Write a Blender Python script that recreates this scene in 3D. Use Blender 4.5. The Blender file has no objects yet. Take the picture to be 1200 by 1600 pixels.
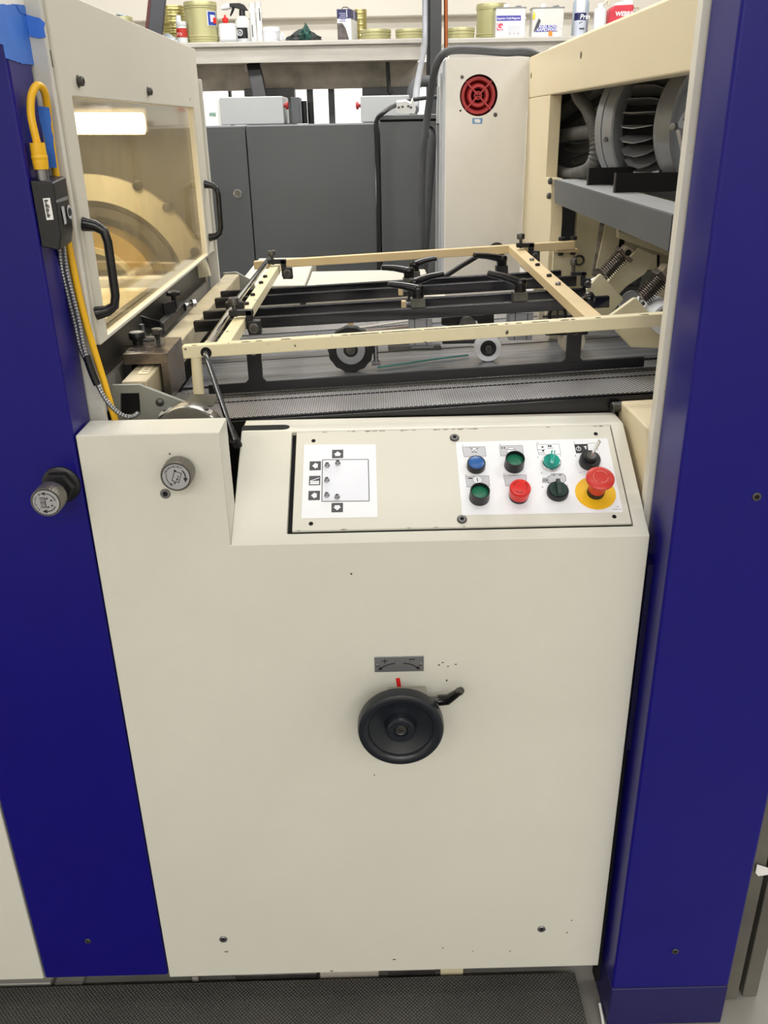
import bpy, bmesh, math, random
from mathutils import Vector, Matrix
random.seed(7)
scn = bpy.context.scene
COL = scn.collection
R = math.radians
V = Vector

# ------------------------------------------------------------------ camera
F_PX = 1347.4                       # focal length in pixels of a 1200x1600 frame
CAM = V((0.0, 0.0, 1.5))
_p, _r, _y = R(24.22857), R(-1.14496), R(-0.39283)
_B = Matrix(((1, 0, 0), (0, -math.sin(_p), -math.cos(_p)), (0, math.cos(_p), -math.sin(_p))))
_RR = Matrix(((math.cos(_r), -math.sin(_r), 0), (math.sin(_r), math.cos(_r), 0), (0, 0, 1)))
_YY = Matrix(((math.cos(_y), math.sin(_y), 0), (-math.sin(_y), math.cos(_y), 0), (0, 0, 1)))
W2C = _RR @ _B @ _YY                # rows: right, down, forward
cd = bpy.data.cameras.new('camera')
cam = bpy.data.objects.new('camera', cd)
COL.objects.link(cam)
cd.sensor_fit = 'VERTICAL'
cd.sensor_height = 36.0
cd.lens = F_PX / 1600 * 36.0
cd.clip_start = 0.02
rt, dn, fw = W2C[0], W2C[1], W2C[2]
cam.matrix_world = Matrix(((rt[0], -dn[0], -fw[0], CAM[0]), (rt[1], -dn[1], -fw[1], CAM[1]),
                           (rt[2], -dn[2], -fw[2], CAM[2]), (0, 0, 0, 1)))
scn.camera = cam

# ------------------------------------------------------------------ view, world, lamps
scn.view_settings.view_transform = 'Standard'
scn.view_settings.look = 'None'
scn.view_settings.gamma = 1.0
scn.view_settings.use_curve_mapping = False
scn.view_settings.exposure = 0.0
scn.cycles.max_bounces = 7
scn.cycles.transparent_max_bounces = 12
scn.cycles.sample_clamp_indirect = 6.0
scn.cycles.use_denoising = True
scn.cycles.denoising_input_passes = 'RGB_ALBEDO_NORMAL'
scn.cycles.denoising_prefilter = 'ACCURATE'
world = bpy.data.worlds.new('world')
scn.world = world
world.use_nodes = True
world.node_tree.nodes['Background'].inputs[0].default_value = (0.5, 0.52, 0.55, 1)
world.node_tree.nodes['Background'].inputs[1].default_value = 0.15


def lamp(name, loc, sx, sy, watts, color=(1.0, 0.99, 0.975), rot=(0, 0, 0)):
    d = bpy.data.lights.new(name, 'AREA')
    d.shape = 'RECTANGLE'
    d.size, d.size_y, d.energy, d.color = sx, sy, watts, color
    o = bpy.data.objects.new(name, d)
    COL.objects.link(o)
    o.location, o.rotation_euler = loc, rot
    return o


for lx, ly, w in ((-1.6, -4.6, 60), (0.15, -4.6, 72), (1.9, -4.6, 60),
                  (-1.6, -2.3, 30), (0.15, -2.3, 36), (1.9, -2.3, 30),
                  (-1.9, 1.3, 30), (0.15, 0.75, 8), (1.9, 1.3, 22),
                  (-1.6, 3.2, 42), (0.15, 3.2, 44), (1.9, 3.2, 42),
                  (-0.9, 4.7, 20), (0.8, 4.7, 20)):
    lamp('ceiling_tube', (lx, ly, 3.22), 1.2, 0.32, w)
for lx in (-1.2, 0.6):
    lamp('next_room_tube', (lx, 7.4, 3.1), 1.2, 0.32, 60)

# ------------------------------------------------------------------ helpers: pixels of the photo to places on known planes


def ray(x, y):
    c = V(((x - 600) / F_PX, (y - 800) / F_PX, 1.0))
    return W2C.transposed() @ c


def on(x, y, axis, val):
    d = ray(x, y)
    t = (val - CAM[axis]) / d[axis]
    return CAM + d * t


def atY(x, y, v): return on(x, y, 1, v)
def atX(x, y, v): return on(x, y, 0, v)
def atZ(x, y, v): return on(x, y, 2, v)


def on_plane(x, y, o, n):
    d = ray(x, y)
    return CAM + d * ((o - CAM).dot(n) / d.dot(n))


# ------------------------------------------------------------------ helpers: materials
def srgb(h):
    h = h.lstrip('#')
    c = [int(h[i:i + 2], 16) / 255 for i in (0, 2, 4)]
    return tuple(x / 12.92 if x <= 0.04045 else ((x + 0.055) / 1.055) ** 2.4 for x in c) + (1.0,)


MATS = {}


def mat(name, col, rough=0.5, metal=0.0, var=0.06, vscale=6.0, bump=0.0, bscale=400.0, chips=0.0, chipcol='#4a3d2e',
        coat=0.0, spec=0.5, stretch=None, rvar=0.0, dirt=0.0, dirtcol='#6b5f4a', dscale=3.0):
    if name in MATS:
        return MATS[name]
    m = bpy.data.materials.new(name)
    m.use_nodes = True
    nt = m.node_tree
    N, L = nt.nodes, nt.links
    b = N['Principled BSDF']
    b.inputs['Roughness'].default_value = rough
    b.inputs['Metallic'].default_value = metal
    b.inputs['Specular IOR Level'].default_value = spec
    if coat:
        b.inputs['Coat Weight'].default_value = coat
        b.inputs['Coat Roughness'].default_value = 0.12
    tc = N.new('ShaderNodeTexCoord')
    vec = tc.outputs['Object']
    if stretch:
        mp = N.new('ShaderNodeMapping')
        mp.inputs['Scale'].default_value = stretch
        L.new(vec, mp.inputs['Vector'])
        vec = mp.outputs['Vector']
    c = srgb(col)
    ns = N.new('ShaderNodeTexNoise')
    ns.inputs['Scale'].default_value = vscale
    ns.inputs['Detail'].default_value = 4
    L.new(vec, ns.inputs['Vector'])
    mr = N.new('ShaderNodeMapRange')
    mr.inputs['To Min'].default_value = 1 - var * 2
    mr.inputs['To Max'].default_value = 1 + var * 2
    mr.inputs['From Min'].default_value = 0.2
    mr.inputs['From Max'].default_value = 0.8
    L.new(ns.outputs['Fac'], mr.inputs['Value'])
    hs = N.new('ShaderNodeHueSaturation')
    hs.inputs['Color'].default_value = c
    L.new(mr.outputs['Result'], hs.inputs['Value'])
    out = hs.outputs['Color']
    if dirt:
        dn_ = N.new('ShaderNodeTexNoise')
        dn_.inputs['Scale'].default_value = dscale
        dn_.inputs['Detail'].default_value = 8
        dn_.inputs['Roughness'].default_value = 0.7
        L.new(tc.outputs['Object'], dn_.inputs['Vector'])
        rr = N.new('ShaderNodeMapRange')
        rr.inputs['From Min'].default_value = 0.5
        rr.inputs['From Max'].default_value = 0.78
        rr.inputs['To Max'].default_value = dirt
        L.new(dn_.outputs['Fac'], rr.inputs['Value'])
        mx = N.new('ShaderNodeMix')
        mx.data_type = 'RGBA'
        mx.inputs[7].default_value = srgb(dirtcol)
        L.new(rr.outputs['Result'], mx.inputs[0])
        L.new(out, mx.inputs[6])
        out = mx.outputs[2]
    if chips:
        cn = N.new('ShaderNodeTexNoise')
        cn.inputs['Scale'].default_value = 55
        cn.inputs['Detail'].default_value = 3
        L.new(tc.outputs['Object'], cn.inputs['Vector'])
        cr = N.new('ShaderNodeMapRange')
        cr.inputs['From Min'].default_value = chips
        cr.inputs['From Max'].default_value = chips + 0.015
        L.new(cn.outputs['Fac'], cr.inputs['Value'])
        mx = N.new('ShaderNodeMix')
        mx.data_type = 'RGBA'
        mx.inputs[7].default_value = srgb(chipcol)
        L.new(cr.outputs['Result'], mx.inputs[0])
        L.new(out, mx.inputs[6])
        out = mx.outputs[2]
    L.new(out, b.inputs['Base Color'])
    if rvar:
        r2 = N.new('ShaderNodeMapRange')
        r2.inputs['To Min'].default_value = max(0.03, rough - rvar)
        r2.inputs['To Max'].default_value = min(1, rough + rvar)
        L.new(ns.outputs['Fac'], r2.inputs['Value'])
        L.new(r2.outputs['Result'], b.inputs['Roughness'])
    if bump:
        bn = N.new('ShaderNodeTexNoise')
        bn.inputs['Scale'].default_value = bscale
        bn.inputs['Detail'].default_value = 2
        L.new(vec, bn.inputs['Vector'])
        bp = N.new('ShaderNodeBump')
        bp.inputs['Strength'].default_value = bump
        bp.inputs['Distance'].default_value = 0.002
        L.new(bn.outputs['Fac'], bp.inputs['Height'])
        L.new(bp.outputs['Normal'], b.inputs['Normal'])
    MATS[name] = m
    return m


def emit(name, col, strength):
    m = bpy.data.materials.new(name)
    m.use_nodes = True
    b = m.node_tree.nodes['Principled BSDF']
    b.inputs['Base Color'].default_value = srgb(col)
    b.inputs['Emission Color'].default_value = srgb(col)
    b.inputs['Emission Strength'].default_value = strength
    return m


def dotted(name, base, dot, pitch, rough, metal, angle=45.0, lo=0.22, hi=0.36, bump=0.5, axes='XY'):
    """A sheet pressed with a regular grid of small pips."""
    m = bpy.data.materials.new(name)
    m.use_nodes = True
    nt = m.node_tree
    N, L = nt.nodes, nt.links
    b = N['Principled BSDF']
    b.inputs['Roughness'].default_value = rough
    b.inputs['Metallic'].default_value = metal
    tc = N.new('ShaderNodeTexCoord')
    mp = N.new('ShaderNodeMapping')
    mp.inputs['Rotation'].default_value = (0, 0, R(angle))
    L.new(tc.outputs['Object'], mp.inputs['Vector'])
    vo = N.new('ShaderNodeTexVoronoi')
    vo.voronoi_dimensions = '2D'
    vo.inputs['Randomness'].default_value = 0.0
    vo.inputs['Scale'].default_value = 1 / pitch
    L.new(mp.outputs['Vector'], vo.inputs['Vector'])
    mr = N.new('ShaderNodeMapRange')
    mr.inputs['From Min'].default_value = lo
    mr.inputs['From Max'].default_value = hi
    mr.inputs['To Min'].default_value = 1
    mr.inputs['To Max'].default_value = 0
    L.new(vo.outputs['Distance'], mr.inputs['Value'])
    ns = N.new('ShaderNodeTexNoise')
    ns.inputs['Scale'].default_value = 7
    ns.inputs['Detail'].default_value = 6
    L.new(tc.outputs['Object'], ns.inputs['Vector'])
    hs = N.new('ShaderNodeHueSaturation')
    mx = N.new('ShaderNodeMix')
    mx.data_type = 'RGBA'
    mx.inputs[6].default_value = srgb(base)
    mx.inputs[7].default_value = srgb(dot)
    L.new(mr.outputs['Result'], mx.inputs[0])
    L.new(mx.outputs[2], hs.inputs['Color'])
    vr = N.new('ShaderNodeMapRange')
    vr.inputs['To Min'].default_value = 0.6
    vr.inputs['To Max'].default_value = 1.4
    L.new(ns.outputs['Fac'], vr.inputs['Value'])
    L.new(vr.outputs['Result'], hs.inputs['Value'])
    L.new(hs.outputs['Color'], b.inputs['Base Color'])
    bp = N.new('ShaderNodeBump')
    bp.inputs['Strength'].default_value = bump
    bp.inputs['Distance'].default_value = pitch * 0.3
    L.new(mr.outputs['Result'], bp.inputs['Height'])
    L.new(bp.outputs['Normal'], b.inputs['Normal'])
    return m


def pane_mat(name):
    """Amber polycarbonate pane, hazy and streaked."""
    m = bpy.data.materials.new(name)
    m.use_nodes = True
    nt = m.node_tree
    N, L = nt.nodes, nt.links
    N.remove(N['Principled BSDF'])
    o = N['Material Output']
    tr = N.new('ShaderNodeBsdfTransparent')
    tr.inputs['Color'].default_value = (0.95, 0.90, 0.77, 1)
    gl = N.new('ShaderNodeBsdfGlossy')
    gl.inputs['Roughness'].default_value = 0.06
    gl.inputs['Color'].default_value = (1, 1, 1, 1)
    df = N.new('ShaderNodeBsdfDiffuse')
    df.inputs['Color'].default_value = (0.60, 0.52, 0.36, 1)
    tl = N.new('ShaderNodeBsdfTranslucent')
    tl.inputs['Color'].default_value = (0.75, 0.62, 0.40, 1)
    hz = N.new('ShaderNodeMixShader')
    hz.inputs[0].default_value = 0.5
    L.new(df.outputs[0], hz.inputs[1])
    L.new(tl.outputs[0], hz.inputs[2])
    tc = N.new('ShaderNodeTexCoord')
    mp = N.new('ShaderNodeMapping')
    mp.inputs['Scale'].default_value = (1, 9, 1.6)
    L.new(tc.outputs['Object'], mp.inputs['Vector'])
    ns = N.new('ShaderNodeTexNoise')
    ns.inputs['Scale'].default_value = 6
    ns.inputs['Detail'].default_value = 7
    ns.inputs['Roughness'].default_value = 0.65
    L.new(mp.outputs['Vector'], ns.inputs['Vector'])
    mr = N.new('ShaderNodeMapRange')
    mr.inputs['From Min'].default_value = 0.35
    mr.inputs['From Max'].default_value = 0.75
    mr.inputs['To Min'].default_value = 0.05
    mr.inputs['To Max'].default_value = 0.24
    L.new(ns.outputs['Fac'], mr.inputs['Value'])
    m1 = N.new('ShaderNodeMixShader')
    L.new(mr.outputs['Result'], m1.inputs[0])
    L.new(tr.outputs[0], m1.inputs[1])
    L.new(hz.outputs[0], m1.inputs[2])
    ge = N.new('ShaderNodeNewGeometry')
    dt = N.new('ShaderNodeVectorMath')
    dt.operation = 'DOT_PRODUCT'
    L.new(ge.outputs['Incoming'], dt.inputs[0])
    L.new(ge.outputs['Normal'], dt.inputs[1])

    def mth(op, a, b=None):
        n_ = N.new('ShaderNodeMath')
        n_.operation = op
        for k_, v_ in enumerate((a, b)):
            if v_ is None:
                continue
            if isinstance(v_, (int, float)):
                n_.inputs[k_].default_value = v_
            else:
                L.new(v_, n_.inputs[k_])
        return n_.outputs[0]
    fz = mth('SUBTRACT', 1.0, mth('ABSOLUTE', dt.outputs['Value']))
    fr_o = mth('MULTIPLY_ADD', mth('POWER', fz, 5.0), 0.95)
    fr_o.node.inputs[2].default_value = 0.035
    m2 = N.new('ShaderNodeMixShader')
    L.new(fr_o, m2.inputs[0])
    L.new(m1.outputs[0], m2.inputs[1])
    L.new(gl.outputs[0], m2.inputs[2])
    L.new(m2.outputs[0], o.inputs['Surface'])
    return m


CREAM = mat('cream_enamel', '#d8d6ca', 0.38, var=0.025, vscale=2.5, bump=0.10, bscale=700, chips=0.795, dirt=0.10, dirtcol='#a89a80', dscale=2.2)
CREAM_WARM = mat('warm_cream_enamel', '#e3d4b1', 0.36, var=0.025, vscale=3, bump=0.06, bscale=500, chips=0.81, dirt=0.08)
CREAM_GREY = mat('greyed_cream_enamel', '#cfcbbd', 0.42, var=0.025, vscale=2.5, bump=0.05, bscale=600, chips=0.80, dirt=0.12, dirtcol='#8f8670')
CREAM_WORN = mat('worn_cream_bar_paint', '#ddd2ae', 0.40, var=0.04, vscale=14, bump=0.1, bscale=300, chips=0.70, chipcol='#4d463c', dirt=0.18, dscale=14)
CREAM_TAN = mat('tan_cream_paint', '#d9c193', 0.42, var=0.04, vscale=10, chips=0.78, dirt=0.2, dscale=9)
COLW = mat('white_grey_enamel', '#efece6', 0.42, var=0.03, vscale=4, dirt=0.22, dirtcol='#a39b8c', dscale=3.5, bump=0.05, bscale=500)
BLUE = mat('dark_blue_enamel', '#110b72', 0.32, var=0.05, vscale=5, bump=0.10, bscale=650, spec=0.32)
BLUE_D = mat('blue_plinth_enamel', '#1b1758', 0.5, var=0.08, vscale=7, bump=0.1, bscale=500)
BLACK = mat('black_plastic', '#17171a', 0.38, var=0.1)
BLACK_G = mat('glossy_black_plastic', '#0b0b0d', 0.20, var=0.1, bump=0.08, bscale=900)
BLACK_M = mat('black_iron', '#1d1d1e', 0.5, 0.3, var=0.3, vscale=18, dirt=0.3, dirtcol='#4d4a45', dscale=20)
BARBLACK = mat('burnished_black_bar', '#3d3d41', 0.19, 0.8, var=0.35, vscale=4, stretch=(0.8, 20, 20), rvar=0.12)
VOID = mat('black_void', '#060606', 0.9, var=0.05)
DKGREY = mat('dark_grey_paint', '#55575a', 0.42, var=0.05, dirt=0.15, dirtcol='#77756f', dscale=8, bump=0.04, bscale=400)
CAB = mat('slate_grey_enamel', '#66696c', 0.42, var=0.03, vscale=3, dirt=0.06, dirtcol='#85857f', bump=0.04, bscale=600)
LTGREY = mat('light_grey_enamel', '#b3b5b5', 0.45, var=0.03)
STEEL = mat('bare_steel', '#8b8c8e', 0.32, 0.85, var=0.12, vscale=14, rvar=0.12)
STEEL_D = mat('dull_dark_steel', '#5d5b58', 0.42, 0.7, var=0.25, vscale=22, rvar=0.15, dirt=0.4, dirtcol='#2f2b27', dscale=24)
STEEL_BENCH = mat('scuffed_stainless', '#c3bfb7', 0.34, 0.35, var=0.10, vscale=4, stretch=(1, 6, 6), rvar=0.12, dirt=0.25, dirtcol='#8a8378', dscale=2.2)
BENCH_DK = mat('stained_zinc', '#b3aca0', 0.6, 0.2, var=0.18, vscale=9, dirt=0.5, dirtcol='#4a443c', dscale=5)
CHROME = mat('chrome', '#d8d8d8', 0.12, 1.0, var=0.05)
GREYGREEN = mat('grey_green_paint', '#8f9086', 0.45, var=0.05, dirt=0.2, dirtcol='#5d5b50', dscale=10)
TUBECREAM = mat('dusty_beam_paint', '#b7ab8e', 0.4, 0.15, var=0.1, vscale=14, dirt=0.3, dirtcol='#746a55', dscale=12)
WHITE = mat('white_label', '#eef0f4', 0.4, var=0.01)
LABELGREY = mat('label_grey', '#c9c9cf', 0.45, var=0.01)
INK = mat('black_print', '#1b1b1f', 0.5, var=0.02)
INKGREY = mat('charcoal_print', '#4a4a50', 0.5, var=0.02)
RED = mat('red_plastic', '#d8231c', 0.30, var=0.03)
REDDULL = mat('worn_red_plastic', '#cf3b33', 0.36, var=0.04)
REDFAN = mat('red_fan_plastic', '#b8383a', 0.42, var=0.06)
YEL = mat('yellow_disc', '#eebb1b', 0.45, var=0.02)
YCABLE = mat('yellow_cable', '#e9b31c', 0.42, var=0.04)
BLUECAP = mat('blue_cap', '#1d5aa0', 0.32, var=0.03)
GREENCAP = mat('green_cap', '#1f7454', 0.32, var=0.03)
TEAL = mat('teal_lens', '#12988a', 0.15, var=0.15, vscale=60, coat=0.6)
DKGREEN = mat('dark_green_knob', '#12312b', 0.32, var=0.04)
WHEELBLK = mat('graphite_plastic', '#1c2027', 0.27, var=0.05, bump=0.05, bscale=900)
TAPE = mat('blue_masking_tape', '#3a76d6', 0.55, var=0.05, vscale=25, bump=0.2, bscale=250)
RUBBER = mat('black_rubber', '#131313', 0.7, var=0.1)
GREYHUB = mat('grey_nylon', '#8e9196', 0.45, var=0.04)
WHITENYL = mat('white_nylon', '#e4e6ea', 0.4, var=0.02)
IVORY = mat('ivory_nylon', '#d8d0ba', 0.5, var=0.03)
HOSE = mat('grey_hose', '#5b5a56', 0.62, var=0.12, vscale=30, dirt=0.3, dirtcol='#8a867c', dscale=20)
HOSEBLK = mat('dusty_black_hose', '#4b4c4e', 0.6, var=0.1, vscale=20, dirt=0.3, dirtcol='#77777a', dscale=15)
ALU = mat('cast_aluminium', '#9a9b9c', 0.42, 0.7, var=0.1, vscale=25, bump=0.1, bscale=300)
RINGGREY = mat('grey_machine_paint', '#9b9da0', 0.32, 0.25, var=0.05, bump=0.05, bscale=300)
GOLD = mat('gold_lacquered_tin', '#b8ad72', 0.28, 0.7, var=0.05, vscale=8)
GOLDMAT = mat('olive_tin', '#b9b586', 0.38, 0.35, var=0.04)
SPRING = mat('dark_spring_steel', '#6b6259', 0.32, 0.75, var=0.1)
SUCTION = mat('dusty_cream_casting', '#d5cba8', 0.45, var=0.04, dirt=0.2, dirtcol='#8d8468', dscale=9)
WALLC = mat('cream_wall_paint', '#ece7dc', 0.7, var=0.02, vscale=2, bump=0.05, bscale=80)
WALLW = mat('white_wall_paint', '#f4f4f2', 0.6, var=0.01)
CEIL = mat('ceiling_white', '#e6e4de', 0.8, var=0.02)
CONC = mat('floor_concrete', '#8a8780', 0.6, var=0.10, vscale=9, dirt=0.35, dirtcol='#6a6761', dscale=6)
COPPER = mat('copper_pipe', '#b5683e', 0.35, 0.6, var=0.08)
BELT = mat('feed_belt', '#8b8d93', 0.22, 0.35, var=0.18, vscale=5, stretch=(0.5, 14, 1), rvar=0.1)  # stretched tone noise paints in the reflection streaks along the belt
PLATE = dotted('pressed_dot_sheet', '#2a2a2c', '#ffffff', 0.0056, 0.30, 0.55, lo=0.26, hi=0.40)
MATR = dotted('studded_rubber', '#403f3c', '#64625c', 0.0052, 0.75, 0.0, lo=0.2, hi=0.45, bump=0.8)
PANE = pane_mat('amber_pane')
CLEARP = mat('clear_bottle', '#d7dadb', 0.25, var=0.02)
PAPER = mat('white_paper', '#f0efec', 0.7, var=0.02)

# ------------------------------------------------------------------ helpers: geometry
AX = (V((1, 0, 0)), V((0, 1, 0)), V((0, 0, 1)))


def frame_of(n, up=V((0, 0, 1))):
    n = n.normalized()
    if abs(n.dot(up)) > 0.97:
        up = V((0, 1, 0))
    u = up.cross(n).normalized()
    return u, n.cross(u).normalized(), n


class MB:
    def __init__(s):
        s.bm = bmesh.new()

    def face(s, pts):
        return s.bm.faces.new([s.bm.verts.new(p) for p in pts])

    def obox(s, c, u, v, w, hu, hv, hw):
        vs = [s.bm.verts.new(c + u * (hu * a) + v * (hv * b) + w * (hw * d)) for d in (-1, 1) for b in (-1, 1) for a in (-1, 1)]
        for f in ((0, 2, 3, 1), (4, 5, 7, 6), (0, 1, 5, 4), (2, 6, 7, 3), (0, 4, 6, 2), (1, 3, 7, 5)):
            s.bm.faces.new([vs[i] for i in f])
        return s

    def box(s, x0, x1, y0, y1, z0, z1):
        return s.obox(V(((x0 + x1) / 2, (y0 + y1) / 2, (z0 + z1) / 2)), *AX, abs(x1 - x0) / 2, abs(y1 - y0) / 2, abs(z1 - z0) / 2)

    def bar(s, a, b, w, h, up=V((0, 0, 1))):
        """Rectangular bar from a to b, its top face centred on the line a-b."""
        d = (b - a).normalized()
        side = d.cross(up).normalized()
        top = side.cross(d).normalized()
        return s.obox((a + b) / 2 - top * h / 2, d, side, top, (b - a).length / 2, w / 2, h / 2)

    def prism(s, poly, ext):
        a = [s.bm.verts.new(p) for p in poly]
        b = [s.bm.verts.new(p + ext) for p in poly]
        n = len(poly)
        s.bm.faces.new(a[::-1])
        s.bm.faces.new(b)
        for i in range(n):
            s.bm.faces.new([a[i], a[(i + 1) % n], b[(i + 1) % n], b[i]])
        return s

    def ringprism(s, outer, inner, ext):
        """Plate with a hole: outer and inner loops with the same number of points."""
        n = len(outer)
        L = [[s.bm.verts.new(p + e) for p in loop] for e in (V((0, 0, 0)), ext) for loop in (outer, inner)]
        for i in range(n):
            j = (i + 1) % n
            s.bm.faces.new([L[0][i], L[0][j], L[1][j], L[1][i]])
            s.bm.faces.new([L[2][j], L[2][i], L[3][i], L[3][j]])
            s.bm.faces.new([L[0][j], L[0][i], L[2][i], L[2][j]])
            s.bm.faces.new([L[1][i], L[1][j], L[3][j], L[3][i]])
        return s

    def lathe(s, o, n, prof, seg=24, caps=True, a0=0.0, a1=None):
        u, v, n = frame_of(n)
        full = a1 is None
        cnt = seg if full else seg + 1
        rings = []
        for r, h in prof:
            ring = []
            for i in range(cnt):
                t = (2 * math.pi * i / seg) if full else a0 + (a1 - a0) * i / seg
                ring.append(s.bm.verts.new(o + n * h + (u * math.cos(t) + v * math.sin(t)) * r))
            rings.append(ring)
        for a, b in zip(rings, rings[1:]):
            for i in range(cnt if full else cnt - 1):
                j = (i + 1) % cnt
                s.bm.faces.new([a[i], a[j], b[j], b[i]])
        if caps and full:
            if prof[0][0] > 1e-6:
                s.bm.faces.new(rings[0][::-1])
            if prof[-1][0] > 1e-6:
                s.bm.faces.new(rings[-1])
        return s

    def cyl(s, a, b, r0, r1=None, seg=20):
        r1 = r0 if r1 is None else r1
        return s.lathe(a, b - a, [(r0, 0), (r1, (b - a).length)], seg)

    def tube(s, pts, r, seg=10, flat=1.0, up=V((0, 0, 1)), caps=True):
        n = len(pts)
        rs = r if isinstance(r, (list, tuple)) else [r] * n
        rings = []
        prev = None
        for i, p in enumerate(pts):
            d = (pts[min(i + 1, n - 1)] - pts[max(i - 1, 0)]).normalized()
            if prev is None:
                u, w, _ = frame_of(d, up)
            else:
                u = (prev - d * prev.dot(d)).normalized()
                w = d.cross(u)
            prev = u
            rings.append([s.bm.verts.new(p + (u * math.cos(2 * math.pi * k / seg) + w * (math.sin(2 * math.pi * k / seg) * flat)) * rs[i]) for k in range(seg)])
        for a, b in zip(rings, rings[1:]):
            for k in range(seg):
                j = (k + 1) % seg
                s.bm.faces.new([a[k], a[j], b[j], b[k]])
        if caps:
            s.bm.faces.new(rings[0][::-1])
            s.bm.faces.new(rings[-1])
        return s

    def torus(s, o, n, Rr, r, seg=32, sub=10, a0=0.0, a1=None):
        prof = [(Rr + r * math.cos(2 * math.pi * k / sub), r * math.sin(2 * math.pi * k / sub)) for k in range(sub + 1)]
        return s.lathe(o, n, prof, seg, caps=False, a0=a0, a1=a1)

    def grid_poly(s, poly):
        s.face(poly)
        return s


EMPTIES = {}


def obj(name, mb, material, parent=None, bevel=0.0, bseg=2, smooth=38, origin=None):
    bm = mb.bm
    bmesh.ops.remove_doubles(bm, verts=bm.verts, dist=1e-7)
    bmesh.ops.recalc_face_normals(bm, faces=bm.faces)
    me = bpy.data.meshes.new(name)
    root = parent
    while root is not None and root.parent is not None:
        root = root.parent
    off = root.location.copy() if root is not None else (origin or V((0, 0, 0)))
    bmesh.ops.translate(bm, verts=bm.verts, vec=-off)
    bm.to_mesh(me)
    bm.free()
    for m in (material if isinstance(material, (list, tuple)) else [material]):
        me.materials.append(m)
    if smooth:
        me.polygons.foreach_set('use_smooth', [True] * len(me.polygons))
        me.set_sharp_from_angle(angle=R(smooth))
    o = bpy.data.objects.new(name, me)
    COL.objects.link(o)
    if parent is not None:
        o.parent = parent
    else:
        o.location = off
    if bevel:
        b = o.modifiers.new('bevel', 'BEVEL')
        b.width, b.segments, b.limit_method, b.angle_limit = bevel, bseg, 'ANGLE', R(24)
        b.harden_normals = True
    return o


def thing(name, label, cat, loc, group=None):
    o = bpy.data.objects.new(name, None)
    COL.objects.link(o)
    o.location = loc
    o.empty_display_size = 0.05
    o['label'], o['category'] = label, cat
    if group:
        o['group'] = group
    return o


def tag(o, label, cat, group=None):
    o['label'], o['category'] = label, cat
    if group:
        o['group'] = group
    return o


def struct(o):
    o['kind'] = 'structure'
    return o


def lab(o, text):
    o['label'] = text
    return o


_dg = None


def text_mesh(s, size, o, ex, ey, material, parent, name='lettering', bold=0.0, align='LEFT', shear=0.0, thick=0.0002):
    cu = bpy.data.curves.new('txt', 'FONT')
    cu.body, cu.size, cu.align_x, cu.offset, cu.shear = s, size, align, bold, shear
    cu.extrude = thick
    cu.resolution_u = 3
    ob = bpy.data.objects.new('txt', cu)
    COL.objects.link(ob)
    dg = bpy.context.evaluated_depsgraph_get()
    me = bpy.data.meshes.new_from_object(ob.evaluated_get(dg))
    bpy.data.objects.remove(ob)
    ex, ey = ex.normalized(), ey.normalized()
    ez = ex.cross(ey)
    root = parent
    while root is not None and root.parent is not None:
        root = root.parent
    off = root.location if root is not None else V((0, 0, 0))
    M = Matrix(((ex[0], ey[0], ez[0], o[0] - off[0]), (ex[1], ey[1], ez[1], o[1] - off[1]), (ex[2], ey[2], ez[2], o[2] - off[2]), (0, 0, 0, 1)))
    me.transform(M)
    me.materials.clear()
    me.materials.append(material)
    me.name = name
    r = bpy.data.objects.new(name, me)
    COL.objects.link(r)
    r.parent = parent
    return r


def smooth_path(pts, n=8):
    """Catmull-Rom through the points."""
    out = []
    P = [pts[0]] + list(pts) + [pts[-1]]
    for i in range(1, len(P) - 2):
        a, b, c, d = P[i - 1], P[i], P[i + 1], P[i + 2]
        for k in range(n):
            t = k / n
            out.append(0.5 * ((2 * b) + (c - a) * t + (2 * a - 5 * b + 4 * c - d) * t * t + (3 * b - a - 3 * c + d) * t ** 3))
    out.append(pts[-1])
    return out


def resample(pts, step):
    out = [pts[0]]
    acc = 0.0
    for a, b in zip(pts, pts[1:]):
        L = (b - a).length
        t = step - acc
        while t <= L:
            out.append(a + (b - a) * (t / L))
            t += step
        acc = (acc + L) % step
    return out


def corrugated(pts, r, pitch):
    q = resample(smooth_path(pts, 16), pitch / 2)
    return MB().tube(q, [r * (1.0 if i % 2 else 0.76) for i in range(len(q))], seg=14)


def screw(parent, p, n, r=0.005, m=None, name='screw', h=0.003, slot=False, hexd=True):
    """A socket screw with its drive recess, axis n."""
    n = n.normalized()
    mb = MB().lathe(p, n, [(r, 0), (r, h * 0.7), (r * 0.88, h), (r * 0.55, h), (r * 0.5, h * 0.35), (0.0, h * 0.3)], 16)
    sc_o = obj(name, mb, m or STEEL_D, parent)
    obj('drive_socket', MB().lathe(p + n * (h * 0.32), n, [(r * 0.5, 0), (r * 0.5, h * 0.1), (0, h * 0.1)], 6), VOID, sc_o, smooth=0)
    return sc_o


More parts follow.
